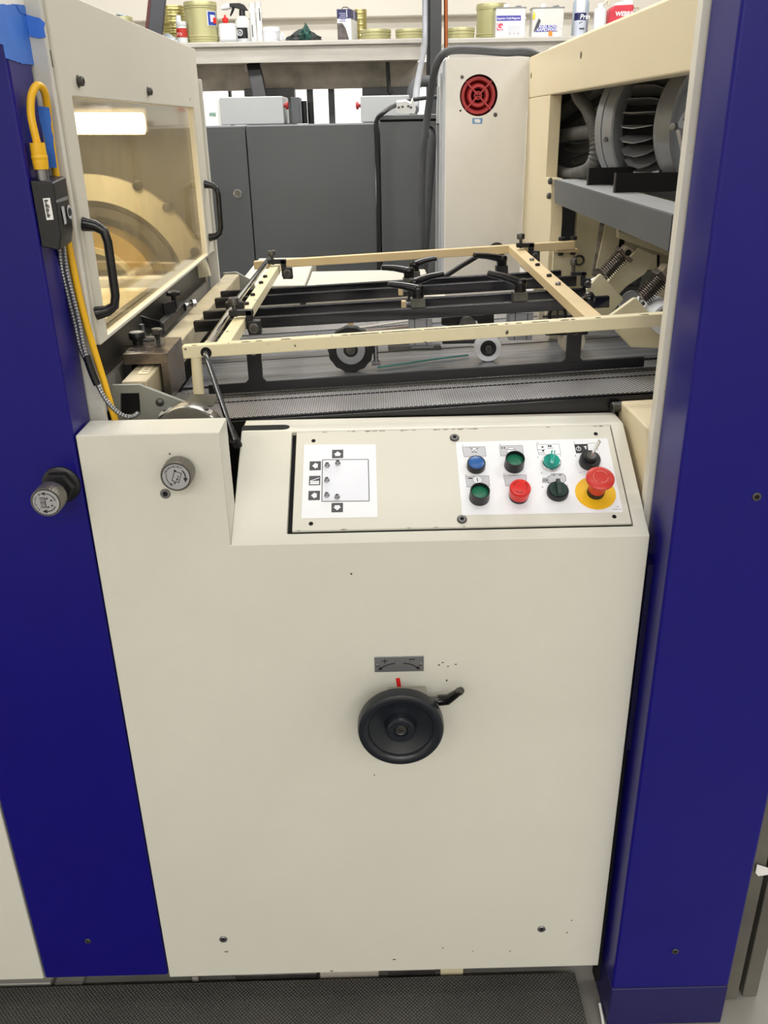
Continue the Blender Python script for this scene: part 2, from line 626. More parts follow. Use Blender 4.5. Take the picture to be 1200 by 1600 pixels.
# ------------------------------------------------------------------ the room
Zf = -0.03
struct(obj('floor', MB().box(-4, 4.5, -6.6, 6.3, Zf - 0.05, Zf), CONC))
struct(obj('wall_back', MB().box(-4, 4.5, 6.2, 6.3, 1.93, 3.35), WALLC))            # header wall above the opening
struct(obj('wall_far', MB().box(-4, 4.5, 8.3, 8.4, Zf, 3.35), WALLW))               # white wall of the room beyond
struct(obj('floor_far', MB().box(-4, 4.5, 6.3, 8.3, Zf - 0.05, Zf), CONC))
struct(obj('ceiling_far', MB().box(-4, 4.5, 6.3, 8.4, 3.3, 3.4), CEIL))
struct(obj('wall_far_left', MB().box(-4.1, -4, 6.3, 8.4, Zf, 3.35), WALLW))
struct(obj('wall_far_right', MB().box(4.5, 4.6, 6.3, 8.4, Zf, 3.35), WALLW))
struct(obj('trim_2', MB().box(-4, 4.5, 6.12, 6.199, 2.105, 2.32), WALLC, bevel=0.008))
struct(obj('wall_left', MB().box(-4.1, -4, -6.6, 6.3, Zf, 3.35), WALLC))
struct(obj('wall_right', MB().box(4.5, 4.6, -6.6, 6.3, Zf, 3.35), WALLC))
struct(obj('wall_front', MB().box(-4, 4.5, -6.7, -6.6, Zf, 3.35), WALLC))
struct(obj('ceiling', MB().box(-4, 4.5, -6.6, 6.3, 3.3, 3.4), CEIL))

# ------------------------------------------------------------------ cream operator cabinet
D = 1.11
XL, XB, XR = -0.407, -0.213, 0.389
ZB, ZF, ZT, ZC = 0.066, 0.954, 1.124, 1.063
YB, YS, YK = 1.175, 1.292, 1.348
SO = V((0, D, ZF))
SV = (V((0, YS, ZC)) - SO).normalized()
SN = V((1, 0, 0)).cross(SV).normalized()
SL = (V((0, YS, ZC)) - SO).length


def S(u, v, h=0.0):
    return SO + V((u, 0, 0)) + SV * v + SN * h


def SP(px, py):
    p = on_plane(px, py, SO, SN)
    return p[0], (p - SO).dot(SV)


cabinet = thing('operator_cabinet', 'cream enamelled machine cabinet with a sloped console top, standing between two dark blue panels', 'cabinet', (0, D, ZB))
u0, u1 = SP(448, 834)[0] * 0.5 + SP(456, 678)[0] * 0.5, 0.3685
v0, v1 = SP(700, 828)[1], SL - 0.004
RD = 0.008
mb = MB()
bm = mb.bm
us, vs_ = [XB, u0, u1, XR], [0, v0, v1, SL]
G = [[bm.verts.new(S(u, v)) for v in vs_] for u in us]
for i in range(3):
    for j in range(3):
        if (i, j) != (1, 1):
            bm.faces.new([G[i][j], G[i + 1][j], G[i + 1][j + 1], G[i][j + 1]])
hole = [G[1][1], G[2][1], G[2][2], G[1][2]]
low = [bm.verts.new(S(u, v, -RD)) for u, v in ((u0, v0), (u1, v0), (u1, v1), (u0, v1))]
for k in range(4):
    bm.faces.new([hole[k], hole[(k + 1) % 4], low[(k + 1) % 4], low[k]])
bm.faces.new(low)
bot = [bm.verts.new((u, D, ZB)) for u in us]
bak = [bm.verts.new((u, YK, ZC)) for u in us]
bkb = [bm.verts.new((u, YK, ZB)) for u in us]
for i in range(3):
    bm.faces.new([bot[i], bot[i + 1], G[i + 1][0], G[i][0]])
    bm.faces.new([G[i][3], G[i + 1][3], bak[i + 1], bak[i]])
    bm.faces.new([bak[i], bak[i + 1], bkb[i + 1], bkb[i]])
    bm.faces.new([bkb[i], bkb[i + 1], bot[i + 1], bot[i]])
for k, sgn in ((3, 1), (0, -1)):
    bm.faces.new([bot[k], bkb[k], bak[k]] + [G[k][j] for j in (3, 2, 1, 0)])
# left, taller block sharing the same front sheet
f = [bm.verts.new(p) for p in ((XL, D, ZB), (XL, D, ZT), (XB, D, ZT))]
b = [bm.verts.new(p) for p in ((XL, YB, ZB), (XL, YB, ZT), (XB, YB, ZT), (XB, YB, ZF + 0.03))]
bm.faces.new([f[0], bot[0], G[0][0], f[2], f[1]])
bm.faces.new([f[1], f[2], b[2], b[1]])
bm.faces.new([f[0], f[1], b[1], b[0]])
bm.faces.new([f[2], G[0][0], b[3], b[2]])
bm.faces.new([b[0], b[1], b[2], b[3]])
obj('body', mb, CREAM, cabinet, bevel=0.0035, bseg=3)
obj('recess_gap', MB().obox(S((u0 + u1) / 2, (v0 + v1) / 2, -RD + 0.0006), V((1, 0, 0)), SV, SN, (u1 - u0) / 2 - 0.0005, (v1 - v0) / 2 - 0.0005, 0.0004), VOID, cabinet)
# slot in the top ledge
p0, p1 = atZ(386, 669, ZC), atZ(441, 669.5, ZC)
sl = MB()
yc = p0[1]
pts = [V((-0.214, yc - 0.0115, ZC)), V((p1[0], yc - 0.0115, ZC))] + [V((p1[0] + 0.0115 * math.sin(a), yc - 0.0115 * math.cos(a), ZC)) for a in (0.5, 1.0, 1.57, 2.1, 2.6)] + [V((p1[0], yc + 0.0115, ZC)), V((-0.214, yc + 0.0115, ZC))]
obj('slot', sl.prism(pts, V((0, 0, 0.0007))), VOID, cabinet)
for px, py in ((349, 1467), (846, 1451), (258.5, 771)):
    q = atY(px, py, D)
    lab(screw(cabinet, q, V((0, -1, 0)), 0.0072, STEEL, h=0.0025), 'countersunk socket screw')
# scuffs, each a real flake of missing paint
chips = MB()
for px, py, w, h in ((265, 709, 3, 3), (354, 1487, 8, 2), (700, 1041, 4, 1.5), (686, 1039, 3, 2), (692, 1035, 4, 1.5), (712, 1038, 5, 1.5), (698, 1063, 3, 3),
                     (893, 1438, 3, 2), (886, 1457, 4, 2), (739, 1486, 3, 2), (692, 1481, 3, 2), (797, 1486, 3, 2), (549, 897, 3, 3), (585, 1211, 2, 2), (616, 1499, 6, 2), (518, 1517, 6, 2)):
    q = atY(px, py, D)
    k = q[1] * 1.25 / F_PX / 2
    n = 7
    chips.prism([q + V(((w * k) * math.cos(2 * math.pi * i / n) * random.uniform(0.7, 1.2), -0.0004, (h * k) * 1.2 * math.sin(2 * math.pi * i / n) * random.uniform(0.7, 1.2))) for i in range(n)], V((0, 0.0006, 0)))
for k in range(15):
    t_ = random.random()
    q = V((XB - 0.0022, D + 0.004 + t_ * 0.055, ZT - 0.0010))
    w_ = random.uniform(0.0012, 0.0034)
    chips.prism([q + V((random.uniform(-.001, .001) - w_ * .4, -w_, 0.0)), q + V((w_ * .35, -w_ * .3, -0.0004)), q + V((w_ * .3, w_ * .8, -0.0004)), q + V((-w_ * .6, w_, 0.0))], V((0.0004, 0, 0.0009)))
co = obj('paint_chip', chips, mat('bare_primer', '#4b4236', 0.6), cabinet)
co['kind'] = 'stuff'
q = atY(623, 1069, D)
obj('red_mark', MB().obox(q - V((0, 0.0003, 0)), V((0.99, 0, 0.12)).normalized(), V((0, 1, 0)), V((-0.12, 0, 0.99)).normalized(), 0.0032, 0.0003, 0.0115), RED, cabinet)


def arc_arrow(cx, rad, a0, a1, w, O, ex, ez, n, head=2.6, thick=0.0003, outline=False):
    """Curved arrow printed on a plate: O centre, ex / ez plate axes, n normal."""
    mb = MB()
    k = 14
    pin, pout = [], []
    for i in range(k + 1):
        a = a0 + (a1 - a0) * i / k
        e = ex * math.cos(a) + ez * math.sin(a)
        pin.append(O + e * (rad - w / 2))
        pout.append(O + e * (rad + w / 2))
    mb.prism(pin + pout[::-1], n * thick)
    e = ex * math.cos(a1) + ez * math.sin(a1)
    t = (-ex * math.sin(a1) + ez * math.cos(a1)) * (1 if a1 > a0 else -1)
    c = O + e * rad
    mb.prism([c - e * w * head * 0.8, c + e * w * head * 0.8, c + t * w * head * 1.7], n * thick)
    return mb


# aluminium + / - plate
c = (atY(585, 1029, D) + atY(662, 1045, D)) / 2
hw = (atY(662, 1036, D)[0] - atY(585, 1038, D)[0]) / 2
ex, ez, NF = V((1, 0, 0)), V((0, 0, 1)), V((0, -1, 0))
lp = lab(obj('direction_plate', MB().obox(c - V((0, 0.0008, 0)), *AX, hw, 0.0008, 0.0138), mat('brushed_plate', '#8f8f92', 0.35, 0.6, var=0.05, stretch=(2, 2, 40)), cabinet, bevel=0.0006), 'small brushed metal plate with plus and minus arrows')
cf = c - V((0, 0.0016, 0))
for s_ in (-1, 1):
    obj('rivet', MB().lathe(cf + V((s_ * hw * 0.88, 0, -0.001)), NF, [(0.003, 0), (0.0026, 0.0008), (0.001, 0.0014), (0, 0.0015)], 12), STEEL, lp)
    O = cf + V((s_ * 0.004, 0, -0.0355))
    obj('arrow', arc_arrow(0, 0.0375, R(90 - s_ * 3), R(90 - s_ * 38), 0.0016, O, ex, ez, NF), INK, lp)
pm = cf + V((-hw * 0.58, -0.0002, 0.0065))
obj('plus_sign', MB().obox(pm, *AX, 0.0050, 0.0002, 0.0006).obox(pm, *AX, 0.0006, 0.0002, 0.0042), INK, lp)
obj('minus_sign', MB().obox(cf + V((hw * 0.52, -0.0002, 0.0085)), *AX, 0.0046, 0.0002, 0.0007), INK, lp)


def dial_knob(parent, face_c, r, depth, base_y, kind):
    """Knurled knob whose dial faces -Y; face_c is the centre of the dial face."""
    prof = [(r * 0.9, depth), (r * 0.98, depth - 0.001), (r, depth - 0.003)]
    n = V((0, 1, 0))
    mb = MB()
    seg = 72
    u, v, _ = frame_of(n)
    rings = []
    for rr, h in ((r * 0.86, depth), (r * 0.97, depth), (r, depth - 0.002), (r, 0.002), (r * 0.97, 0.0), (r * 0.88, 0.0)):
        ring = []
        for i in range(seg):
            a = 2 * math.pi * i / seg
            q = rr * ((0.975 if i % 2 else 1.0) if abs(rr - r) < 1e-9 else 1)
            ring.append(mb.bm.verts.new(face_c + n * h + (u * math.cos(a) + v * math.sin(a)) * q))
        rings.append(ring)
    for a, b in zip(rings, rings[1:]):
        for i in range(seg):
            j = (i + 1) % seg
            mb.bm.faces.new([a[i], a[j], b[j], b[i]])
    mb.bm.faces.new(rings[0])
    mb.bm.faces.new(rings[-1])
    kn = lab(obj('adjusting_knob', mb, mat('knurled_grey_metal', '#77736c', 0.38, 0.6, var=0.1), parent, smooth=20), 'round knurled metal knob with a printed dial')
    nf = V((0, -1, 0))
    obj('dial_ring', MB().lathe(face_c, nf, [(r * 0.90, 0), (r * 0.90, 0.0004), (r * 0.84, 0.0004), (r * 0.84, 0)], 48, caps=False), INK, kn)
    obj('dial_face', MB().lathe(face_c, nf, [(r * 0.845, 0), (r * 0.845, 0.0006), (0, 0.0006)], 48), mat('silver_dial', '#a9a9ab', 0.4, 0.25, var=0.03), kn)
    O = face_c + nf * 0.0007
    if kind == 1:
        obj('dial_arrow', arc_arrow(0, r * 0.60, R(45), R(-8), r * 0.075, O, ex, ez, nf, 2.4), INK, kn)
        obj('dial_arrow', arc_arrow(0, r * 0.60, R(160), R(228), r * 0.045, O, ex, ez, nf, 3.0), INKGREY, kn)
        ca, sa = math.cos(R(-20)), math.sin(R(-20))
        bx, bz = V((ca, 0, sa)), V((-sa, 0, ca))
        Q = O + V((0.05 * r, 0, 0.0))
        fr = MB()
        for du, dv, a, b in ((-0.22, 0, 0.02, 0.34), (0.22, 0, 0.02, 0.34), (0, 0.33, 0.23, 0.02), (0, -0.33, 0.23, 0.02), (0.07, 0, 0.02, 0.13)):
            fr.obox(Q + bx * (du * r) + bz * (dv * r), bx, nf, bz, a * r, 0.0002, b * r)
        fr.prism([Q + bx * r * 0.0 - bz * r * 0.12, Q + bx * r * 0.14 - bz * r * 0.12, Q + bx * r * 0.07 - bz * r * 0.26], nf * 0.0003)
        fr.obox(Q + bx * (-0.2 * r) + bz * (0.36 * r), bx, nf, bz, 0.07 * r, 0.0002, 0.06 * r).obox(Q + bx * (-0.02 * r) - bz * (0.44 * r), bx, nf, bz, 0.06 * r, 0.0002, 0.05 * r)
        obj('dial_diagram', fr, INK, kn)
    else:
        obj('dial_arrow', arc_arrow(0, r * 0.62, R(8), R(88), r * 0.05, O, ex, ez, nf, 3.0), INK, kn)
        obj('dial_arrow', arc_arrow(0, r * 0.62, R(-28), R(-92), r * 0.06, O, ex, ez, nf, 3.0), INK, kn)
        obj('dial_diagram', MB().obox(O + V((-0.2 * r, 0, 0)), *AX, 0.16 * r, 0.0002, 0.32 * r), mat('dial_grey', '#7d7d80', 0.5), kn)
        fr = MB().obox(O + V((-0.03 * r, 0, 0)), *AX, 0.02 * r, 0.0003, 0.36 * r)
        for dv in (0.34, 0, -0.34):
            fr.obox(O + V((-0.2 * r, 0, dv * r)), *AX, 0.17 * r, 0.0003, 0.018 * r)
        fr.obox(O + V((-0.34 * r, 0, 0.56 * r)), *AX, 0.09 * r, 0.0003, 0.016 * r).obox(O + V((-0.34 * r, 0, 0.56 * r)), *AX, 0.016 * r, 0.0003, 0.09 * r)
        for du, dv in ((0.1, 0.27), (0.36, 0.14), (0.36, -0.22), (0.1, -0.32)):
            fr.obox(O + V((du * r, 0, dv * r)), *AX, 0.06 * r, 0.0003, 0.05 * r)
        obj('dial_symbols', fr, INK, kn)
    # small curved wording round the rim of the dial
    wd = 'MEHR-FEINEINST.' if kind == 1 else 'FEINEINST.'
    word = MB()
    for i in range(14 if kind == 1 else 9):
        a = R(160 - i * 8.0) if kind == 1 else R(140 + i * 10.5)
        e = ex * math.cos(a) + ez * math.sin(a)
        t = -ex * math.sin(a) + ez * math.cos(a)
        word.obox(O + e * (r * 0.70), t, nf, e, r * 0.028, 0.0002, r * (0.03 + 0.02 * ((i * 7) % 3)))
    obj('dial_wording', word, INKGREY, kn)
    return kn


fc = atY(275, 745, D - 0.030)
k1 = dial_knob(cabinet, fc, 0.0215, 0.024, D, 1)
obj('knob_shaft', MB().cyl(V((fc[0], D - 0.007, fc[2])), V((fc[0], D + 0.001, fc[2])), 0.010), STEEL_D, k1)

# ------------------------------------------------------------------ handwheel
WY = 1.048
wc = atY(626.5, 1142.5, WY)
hwz = thing('handwheel', 'round dark graphite handwheel mounted low on the cream cabinet front', 'handwheel', (wc[0], D, wc[2]))
WR = 0.0655
rim = MB().lathe(V((wc[0], WY, wc[2])), V((0, -1, 0)), [(0.050, -0.022), (WR * 0.93, -0.022), (WR, -0.018), (WR, -0.006), (WR * 0.975, -0.001), (WR * 0.92, 0.001), (WR * 0.80, 0.0), (WR * 0.745, -0.0035), (WR * 0.735, -0.006),
                                                          (WR * 0.55, -0.012), (WR * 0.36, -0.015), (0.0, -0.015)], 64)
obj('rim', rim, WHEELBLK, hwz)
hub = MB().lathe(V((wc[0], WY, wc[2])), V((0, -1, 0)), [(WR * 0.38, -0.016), (WR * 0.345, -0.006), (WR * 0.325, -0.001), (WR * 0.29, 0.001), (WR * 0.17, 0.001), (WR * 0.155, -0.004), (WR * 0.09, -0.007), (0, -0.007)], 40)
hub = obj('hub', hub, WHEELBLK, hwz)
obj('hub_screw', MB().lathe(V((wc[0], WY, wc[2])), V((0, -1, 0)), [(WR * 0.12, -0.007), (WR * 0.12, -0.003), (WR * 0.05, -0.003), (WR * 0.045, -0.006), (0, -0.006)], 24), STEEL_D, hub)
q0, q1 = atY(607, 1083, 1.085), atY(667, 1083, 1.085)
obj('bearing_block', MB().box(q0[0], q1[0], 1.082, 1.1088, wc[2] - 0.03, q0[2] - 0.005), mat('grey_block', '#9a978c', 0.5, 0.2), hwz, bevel=0.002)
obj('shaft', MB().cyl(V((wc[0], WY + 0.016, wc[2])), V((wc[0], 1.09, wc[2])), 0.012), STEEL_D, hwz)
la, lb = atY(664, 1094, 1.088), atY(688, 1094, 1.085)
lc, ld = atY(700, 1093, 1.082), atY(720, 1079, 1.070)
lv = lab(obj('clamp_lever', MB().tube([lb - V((0.004, 0, 0)), lb, lc, lc + (ld - lc) * 0.3, ld, ld + (ld - lc) * 0.05], [0.0095, 0.0100, 0.0096, 0.0085, 0.0064, 0.0035], 12, flat=0.8), BLACK_G, hwz), 'black clamping lever pointing up to the right')
obj('lever_stud', MB().cyl(la, lb, 0.0055), STEEL_D, lv)
obj('lever_tip', MB().tube([ld - (ld - lc) * 0.1, ld + (ld - lc) * 0.08], [0.0066, 0.0050], 12), STEEL_D, lv)

# ------------------------------------------------------------------ control panel let into the slope
cp = thing('switch_console', 'cream control panel with push buttons and two white overlays, let into the sloped console', 'control panel', S(0.1, 0.08, 0))
pu0, pv0 = u0 + 0.0075, v0 + 0.0035
pu1, pv1 = u1 - 0.0018, v1 - 0.0012
PH = 0.0012
obj('plate', MB().obox(S((pu0 + pu1) / 2, (pv0 + pv1) / 2, PH / 2 - 0.002), V((1, 0, 0)), SV, SN, (pu1 - pu0) / 2, (pv1 - pv0) / 2, PH / 2 + 0.002), CREAM, cp, bevel=0.0012)


def slab(poly, h, z0=PH):
    return MB().prism([S(u, v, z0) for u, v in poly], SN * h)


chip2 = MB()
for i in range(34):
    t = random.random()
    edge = random.choice((0, 0, 1))
    u = pu0 + (pu1 - pu0) * (0.12 + 0.5 * t if edge == 0 and i % 2 else t)
    v = (pv1 - 0.0008) if edge == 0 else (pv0 + 0.0008)
    w = random.uniform(0.0012, 0.005)
    hgt = random.uniform(0.0006, 0.0016)
    chip2.prism([S(u - w, v - hgt * .4, PH), S(u - w * .3, v - hgt, PH), S(u + w * .6, v - hgt * .8, PH), S(u + w, v + hgt * .3, PH), S(u, v + hgt * .6, PH)], SN * 0.0003)
o = obj('paint_chip', chip2, mat('chipped_edge_metal', '#8d8a80', 0.5, 0.3), cp)
o['kind'] = 'stuff'
for px, py in ((490, 689.5), (486, 819), (930.6, 678.7), (959.5, 808)):
    u, v = SP(px, py)
    obj('screw_hole', MB().lathe(S(u, v, PH), SN, [(0.0033, 0), (0.0033, 0.0003), (0, 0.0003)], 16), VOID, cp)
for px, py in ((710, 685), (721.6, 812.6)):
    u, v = SP(px, py)
    sc_ = screw(cp, S(u, v, PH), SN, 0.0058, STEEL, h=0.003)
    obj('washer', MB().lathe(S(u, v, PH), SN, [(0.0074, 0), (0.0074, 0.0009), (0.004, 0.0009)], 20), STEEL_D, sc_)


def quad(pxs): return [SP(*p) for p in pxs]


def rect(cx, cy, wpx, hpx):
    """Rectangle on the slope, centred under a pixel, wide and high as seen."""
    a, b = SP(cx - wpx / 2, cy), SP(cx + wpx / 2, cy)
    c_, d_ = SP(cx, cy + hpx / 2), SP(cx, cy - hpx / 2)
    return [(a[0], c_[1]), (b[0], c_[1]), (b[0], d_[1]), (a[0], d_[1])]


# left overlay: sheet diagram with arrows
al = lab(obj('arrow_overlay', slab(quad(((471, 811), (590, 809), (587, 695.5), (475.5, 696))), 0.0006), WHITE, cp), 'white overlay printed with arrows round a square')
T1 = PH + 0.0006
line = MB()
Q = quad(((503, 784.5), (577, 784), (575.5, 719), (504, 719.5)))
for a, b in zip(Q, Q[1:] + Q[:1]):
    du, dv = b[0] - a[0], b[1] - a[1]
    L_ = math.hypot(du, dv)
    nu, nv = -dv / L_ * 0.0006, du / L_ * 0.0006
    line.prism([S(a[0] - nu, a[1] - nv, T1), S(b[0] - nu, b[1] - nv, T1), S(b[0] + nu, b[1] + nv, T1), S(a[0] + nu, a[1] + nv, T1)], SN * 0.0002)
obj('square_outline', line, INKGREY, al)
obj('square_field', slab([(Q[0][0] + .0006, Q[0][1] + .0006), (Q[1][0] - .0006, Q[1][1] + .0006), (Q[2][0] - .0006, Q[2][1] - .0006), (Q[3][0] + .0006, Q[3][1] - .0006)], 0.0001, T1), mat('pale_field', '#e6e9f2', 0.4), al)


def icon(cx, cy, w, h, kind):
    r_ = rect(cx, cy, w, h)
    ic = obj('icon_tile', slab(r_, 0.0002, T1), INKGREY, al)
    u_, v_ = (r_[0][0] + r_[1][0]) / 2, (r_[0][1] + r_[2][1]) / 2
    a, b = (r_[1][0] - r_[0][0]) / 2, (r_[2][1] - r_[0][1]) / 2
    pts = {'up': [(-.7, -.1), (0, .6), (.7, -.1), (.45, -.1), (.45, -.5), (-.45, -.5), (-.45, -.1)]}
    up = pts['up']
    if kind == 'up':
        poly = up
    elif kind == 'down':
        poly = [(x, -y) for x, y in up][::-1]
    elif kind == 'left':
        poly = [(-y, x) for x, y in up]
        poly = [(x * 0.9, y) for x, y in poly]
    if kind == 'book':
        m_ = slab([(u_ - a * .8, v_ - b * .15), (u_ - a * .8, v_ - b * .02), (u_ + a * .8, v_ + b * .62), (u_ + a * .8, v_ + b * .48)], 0.0001, T1 + 0.0002)
        m_.prism([S(u_ + x * a, v_ + y * b, T1 + 0.0002) for x, y in ((-.8, -.8), (.8, -.8), (.8, -.45), (-.8, -.45))], SN * 0.0001)
        m_.prism([S(u_ + x * a, v_ + y * b, T1 + 0.0002) for x, y in ((-.8, -.38), (.8, -.38), (.8, -.1), (-.8, -.1))], SN * 0.0001)
    else:
        m_ = slab([(u_ + x * a, v_ + y * b) for x, y in poly], 0.0001, T1 + 0.0002)
    obj('icon_symbol', m_, WHITE, ic)


icon(527.7, 710.5, 17.5, 13, 'up')
icon(492.7, 729, 17.7, 14, 'left')
icon(491.8, 752, 17.6, 14.5, 'book')
icon(491, 775.4, 18, 14.5, 'left')
icon(527, 794.3, 18, 14.5, 'down')
for px, py in ((511.5, 728), (528, 724.5), (511, 751), (511, 774.5), (527, 777.5)):
    u, v = SP(px, py + 1)
    st = MB().lathe(S(u, v, T1), SN, [(0.0042, 0), (0.0042, 0.0022), (0.0033, 0.0028), (0.0030, 0.0060), (0.0020, 0.0062), (0.0017, 0.0040), (0, 0.0040)], 6)
    obj('hex_socket', st, STEEL, al, smooth=20)

# right overlay with the switches
sw = lab(obj('switch_overlay', slab(quad(((722, 806), (973, 801), (948.5, 686), (712, 692))), 0.0006), WHITE, cp), 'white overlay carrying eight switches')
T2 = PH + 0.0006


def box_label(pxs, m, name='label_field'):
    Q_ = quad(pxs)
    o_ = obj(name, slab(Q_, 0.0001, T2), m, sw)
    ln = MB()
    for a, b in zip(Q_, Q_[1:] + Q_[:1]):
        du, dv = b[0] - a[0], b[1] - a[1]
        L_ = math.hypot(du, dv)
        nu, nv = -dv / L_ * 0.00022, du / L_ * 0.00022
        ln.prism([S(a[0] - nu, a[1] - nv, T2), S(b[0] - nu, b[1] - nv, T2), S(b[0] + nu, b[1] + nv, T2), S(a[0] + nu, a[1] + nv, T2)], SN * 0.0002)
    obj('label_outline', ln, INKGREY, o_)
    return o_


def line_on(mb, pa, pb, w=0.0003, h=0.0003):
    a, b = SP(*pa), SP(*pb)
    du, dv = b[0] - a[0], b[1] - a[1]
    L_ = math.hypot(du, dv) or 1e-6
    nu, nv = -dv / L_ * w, du / L_ * w
    mb.prism([S(a[0] - nu, a[1] - nv, T2), S(b[0] - nu, b[1] - nv, T2), S(b[0] + nu, b[1] + nv, T2), S(a[0] + nu, a[1] + nv, T2)], SN * h)


def circ_on(px, py, r, m, parent, name, h=0.0002, ring=None):
    u, v = SP(px, py)
    pr = [(r, 0), (r, h), (0, h)] if ring is None else [(r, 0), (r, h), (ring, h), (ring, 0)]
    return obj(name, MB().lathe(S(u, v, T2), SN, pr, 24, caps=ring is None), m, parent)


l1 = box_label(((725, 715), (759.5, 714), (757.5, 699), (722, 699.5)), LABELGREY)
circ_on(741, 704, 0.0042, WHITE, l1, 'lamp_symbol', 0.0003)
g = MB()
line_on(g, (737, 702), (745, 709), 0.0003, 0.0004)
line_on(g, (745, 702), (737, 709), 0.0003, 0.0004)
line_on(g, (734, 700), (737, 703))
line_on(g, (748, 700), (745, 703))
obj('lamp_cross', g, INK, l1)
circ_on(741, 704, 0.0045, INK, l1, 'lamp_ring', 0.0004, 0.0041)
l2 = box_label(((782, 713.5), (818, 713), (816, 697), (780, 698)), LABELGREY)
circ_on(798.5, 706, 0.0068, WHITE, l2, 'pile_symbol', 0.0003)
circ_on(798.5, 706, 0.0071, INK, l2, 'pile_ring', 0.0004, 0.0067)
g = MB()
line_on(g, (791.5, 704), (805.5, 703.6), 0.0004, 0.0004)
for cx in (784, 788):
    g.prism([S(*SP(cx - 1.3, 701), T2), S(*SP(cx + 1.0, 703), T2), S(*SP(cx + 1.0, 699.4), T2)], SN * 0.0004)
obj('arrow_pair', g, INK, l2)
l3 = box_label(((842, 711.5), (876, 711), (873, 695), (838, 696)), WHITE)
g = MB()
for pa, pb in (((839, 704), (852, 703.6)), ((840.5, 709), (851, 708.6))):
    line_on(g, pa, pb, 0.00022)
for cx, cy in ((847, 699.7), (848, 705.5)):
    u, v = SP(cx, cy)
    g.prism([S(u - .0018, v, T2), S(u, v - .0016, T2), S(u + .0016, v - .0016, T2), S(u + .0016, v + .0016, T2), S(u, v + .0016, T2)], SN * 0.0004)
for cx, cy in ((857, 698.2), (860.2, 698.2)):
    u, v = SP(cx, cy)
    g.obox(S(u, v, T2), V((1, 0, 0)), SV, SN, 0.0013, 0.0016, 0.0003)
line_on(g, (855, 701.5), (864, 701.2), 0.0003)
obj('drop_symbols', g, INK, l3)
l4 = box_label(((900, 709.3), (918.3, 708.7), (917.5, 695), (897, 695.5)), INK)
l4b = box_label(((918.6, 705), (934, 704.6), (931.5, 693.4), (917.5, 694)), WHITE)
circ_on(903.6, 702.5, 0.0040, WHITE, l4, 'power_symbol', 0.0003, 0.0032)
g = MB()
line_on(g, (903, 697.8), (904, 703.5), 0.0005, 0.0004)
u, v = SP(914.5, 700.5)
g.prism([S(u - .0028, v + .0026, T2), S(u + .0026, v + .0026, T2), S(u + .0008, v - .0004, T2), S(u + .0008, v - .0034, T2), S(u - .0008, v - .0034, T2), S(u - .0008, v - .0004, T2)], SN * 0.0004)
obj('key_symbol', g, WHITE, l4)
l5 = box_label(((729.5, 762), (765, 761), (763.5, 744.5), (727, 745.5)), LABELGREY)
circ_on(746, 751, 0.0068, WHITE, l5, 'gauge_symbol', 0.0003)
circ_on(746, 751, 0.0071, INK, l5, 'gauge_ring', 0.0004, 0.0068)
g = MB()
line_on(g, (745.3, 748), (746.2, 754), 0.0006, 0.0005)
line_on(g, (731, 748.7), (738, 748.5), 0.0009, 0.0004)
obj('feed_symbol', g, INK, l5)
l6 = box_label(((790, 760.5), (823, 759.5), (822, 743), (786.5, 743.8)), LABELGREY)
g = MB()
Q = quad(((856, 756), (880, 756), (884, 751.5), (883, 745), (879, 741.5), (861, 741.8), (860, 744.5), (855.5, 746)))
l7 = obj('label_field', slab(Q, 0.0002, T2), LABELGREY, sw)
for a, b in zip(((856, 756), (880, 756), (884, 751.5), (883, 745), (879, 741.5), (861, 741.8), (860, 744.5), (855.5, 746)), ((880, 756), (884, 751.5), (883, 745), (879, 741.5), (861, 741.8), (860, 744.5), (855.5, 746), (856, 756))):
    line_on(g, a, b, 0.0003, 0.0004)
for k in range(3):
    line_on(g, (847 + k * 2.6, 755.5), (848.4 + k * 2.6, 747.5), 0.0003, 0.0004)
    line_on(g, (848.4 + k * 2.6, 747.5), (849.4 + k * 2.6, 755.5), 0.0003, 0.0004)
line_on(g, (853, 751.5), (856, 751.4), 0.0004, 0.0004)
line_on(g, (863, 743.8), (867, 743.6), 0.0006, 0.0004)
line_on(g, (873, 743.6), (877, 743.4), 0.0006, 0.0004)
obj('pump_symbol', g, INK, l7)
for tx, px, py in (('0', 839.5, 717), ('I', 875.5, 714.5), ('0', 898, 714.5), ('I', 936, 711), ('0', 846.5, 763.5), ('I', 886, 761), ('17821', 962, 793.5), ('P00 0341 302', 957.5, 797.5),
                   ('S4', 722, 698), ('S12', 780, 696.5), ('S20', 838, 694.2), ('S6', 896, 693.7), ('S14', 727, 744), ('S16', 786, 742), ('S8', 845, 740.5), ('S2', 905, 740)):
    u, v = SP(px, py)
    text_mesh(tx, 0.0042 if len(tx) == 1 else 0.0022, S(u, v, T2), V((1, 0, 0)), SV, INKGREY, sw, 'marking')


def push(px, py, r, hb, hcap, capm, txt, hood=False):
    u, v = SP(px, py)
    o_ = S(u, v, T2)
    if hood:
        bz = MB().lathe(o_, SN, [(r, 0), (r, hb * 0.15), (r * 0.96, hb), (r * 0.88, hb), (r * 0.86, hcap - 0.002), (0, hcap - 0.002)], 36)
    else:
        bz = MB().lathe(o_, SN, [(r, 0), (r, hb * 0.8), (r * 0.95, hb), (r * 0.86, hb), (r * 0.86, hb - 0.002), (0, hb - 0.002)], 36)
    bt = lab(obj('push_button', bz, BLACK, cp), txt)
    obj('cap', MB().lathe(o_, SN, [(r * 0.85, hb * 0.3), (r * 0.85, hcap - 0.0004), (r * 0.80, hcap), (0, hcap + 0.0005)], 36), capm, bt)
    return bt


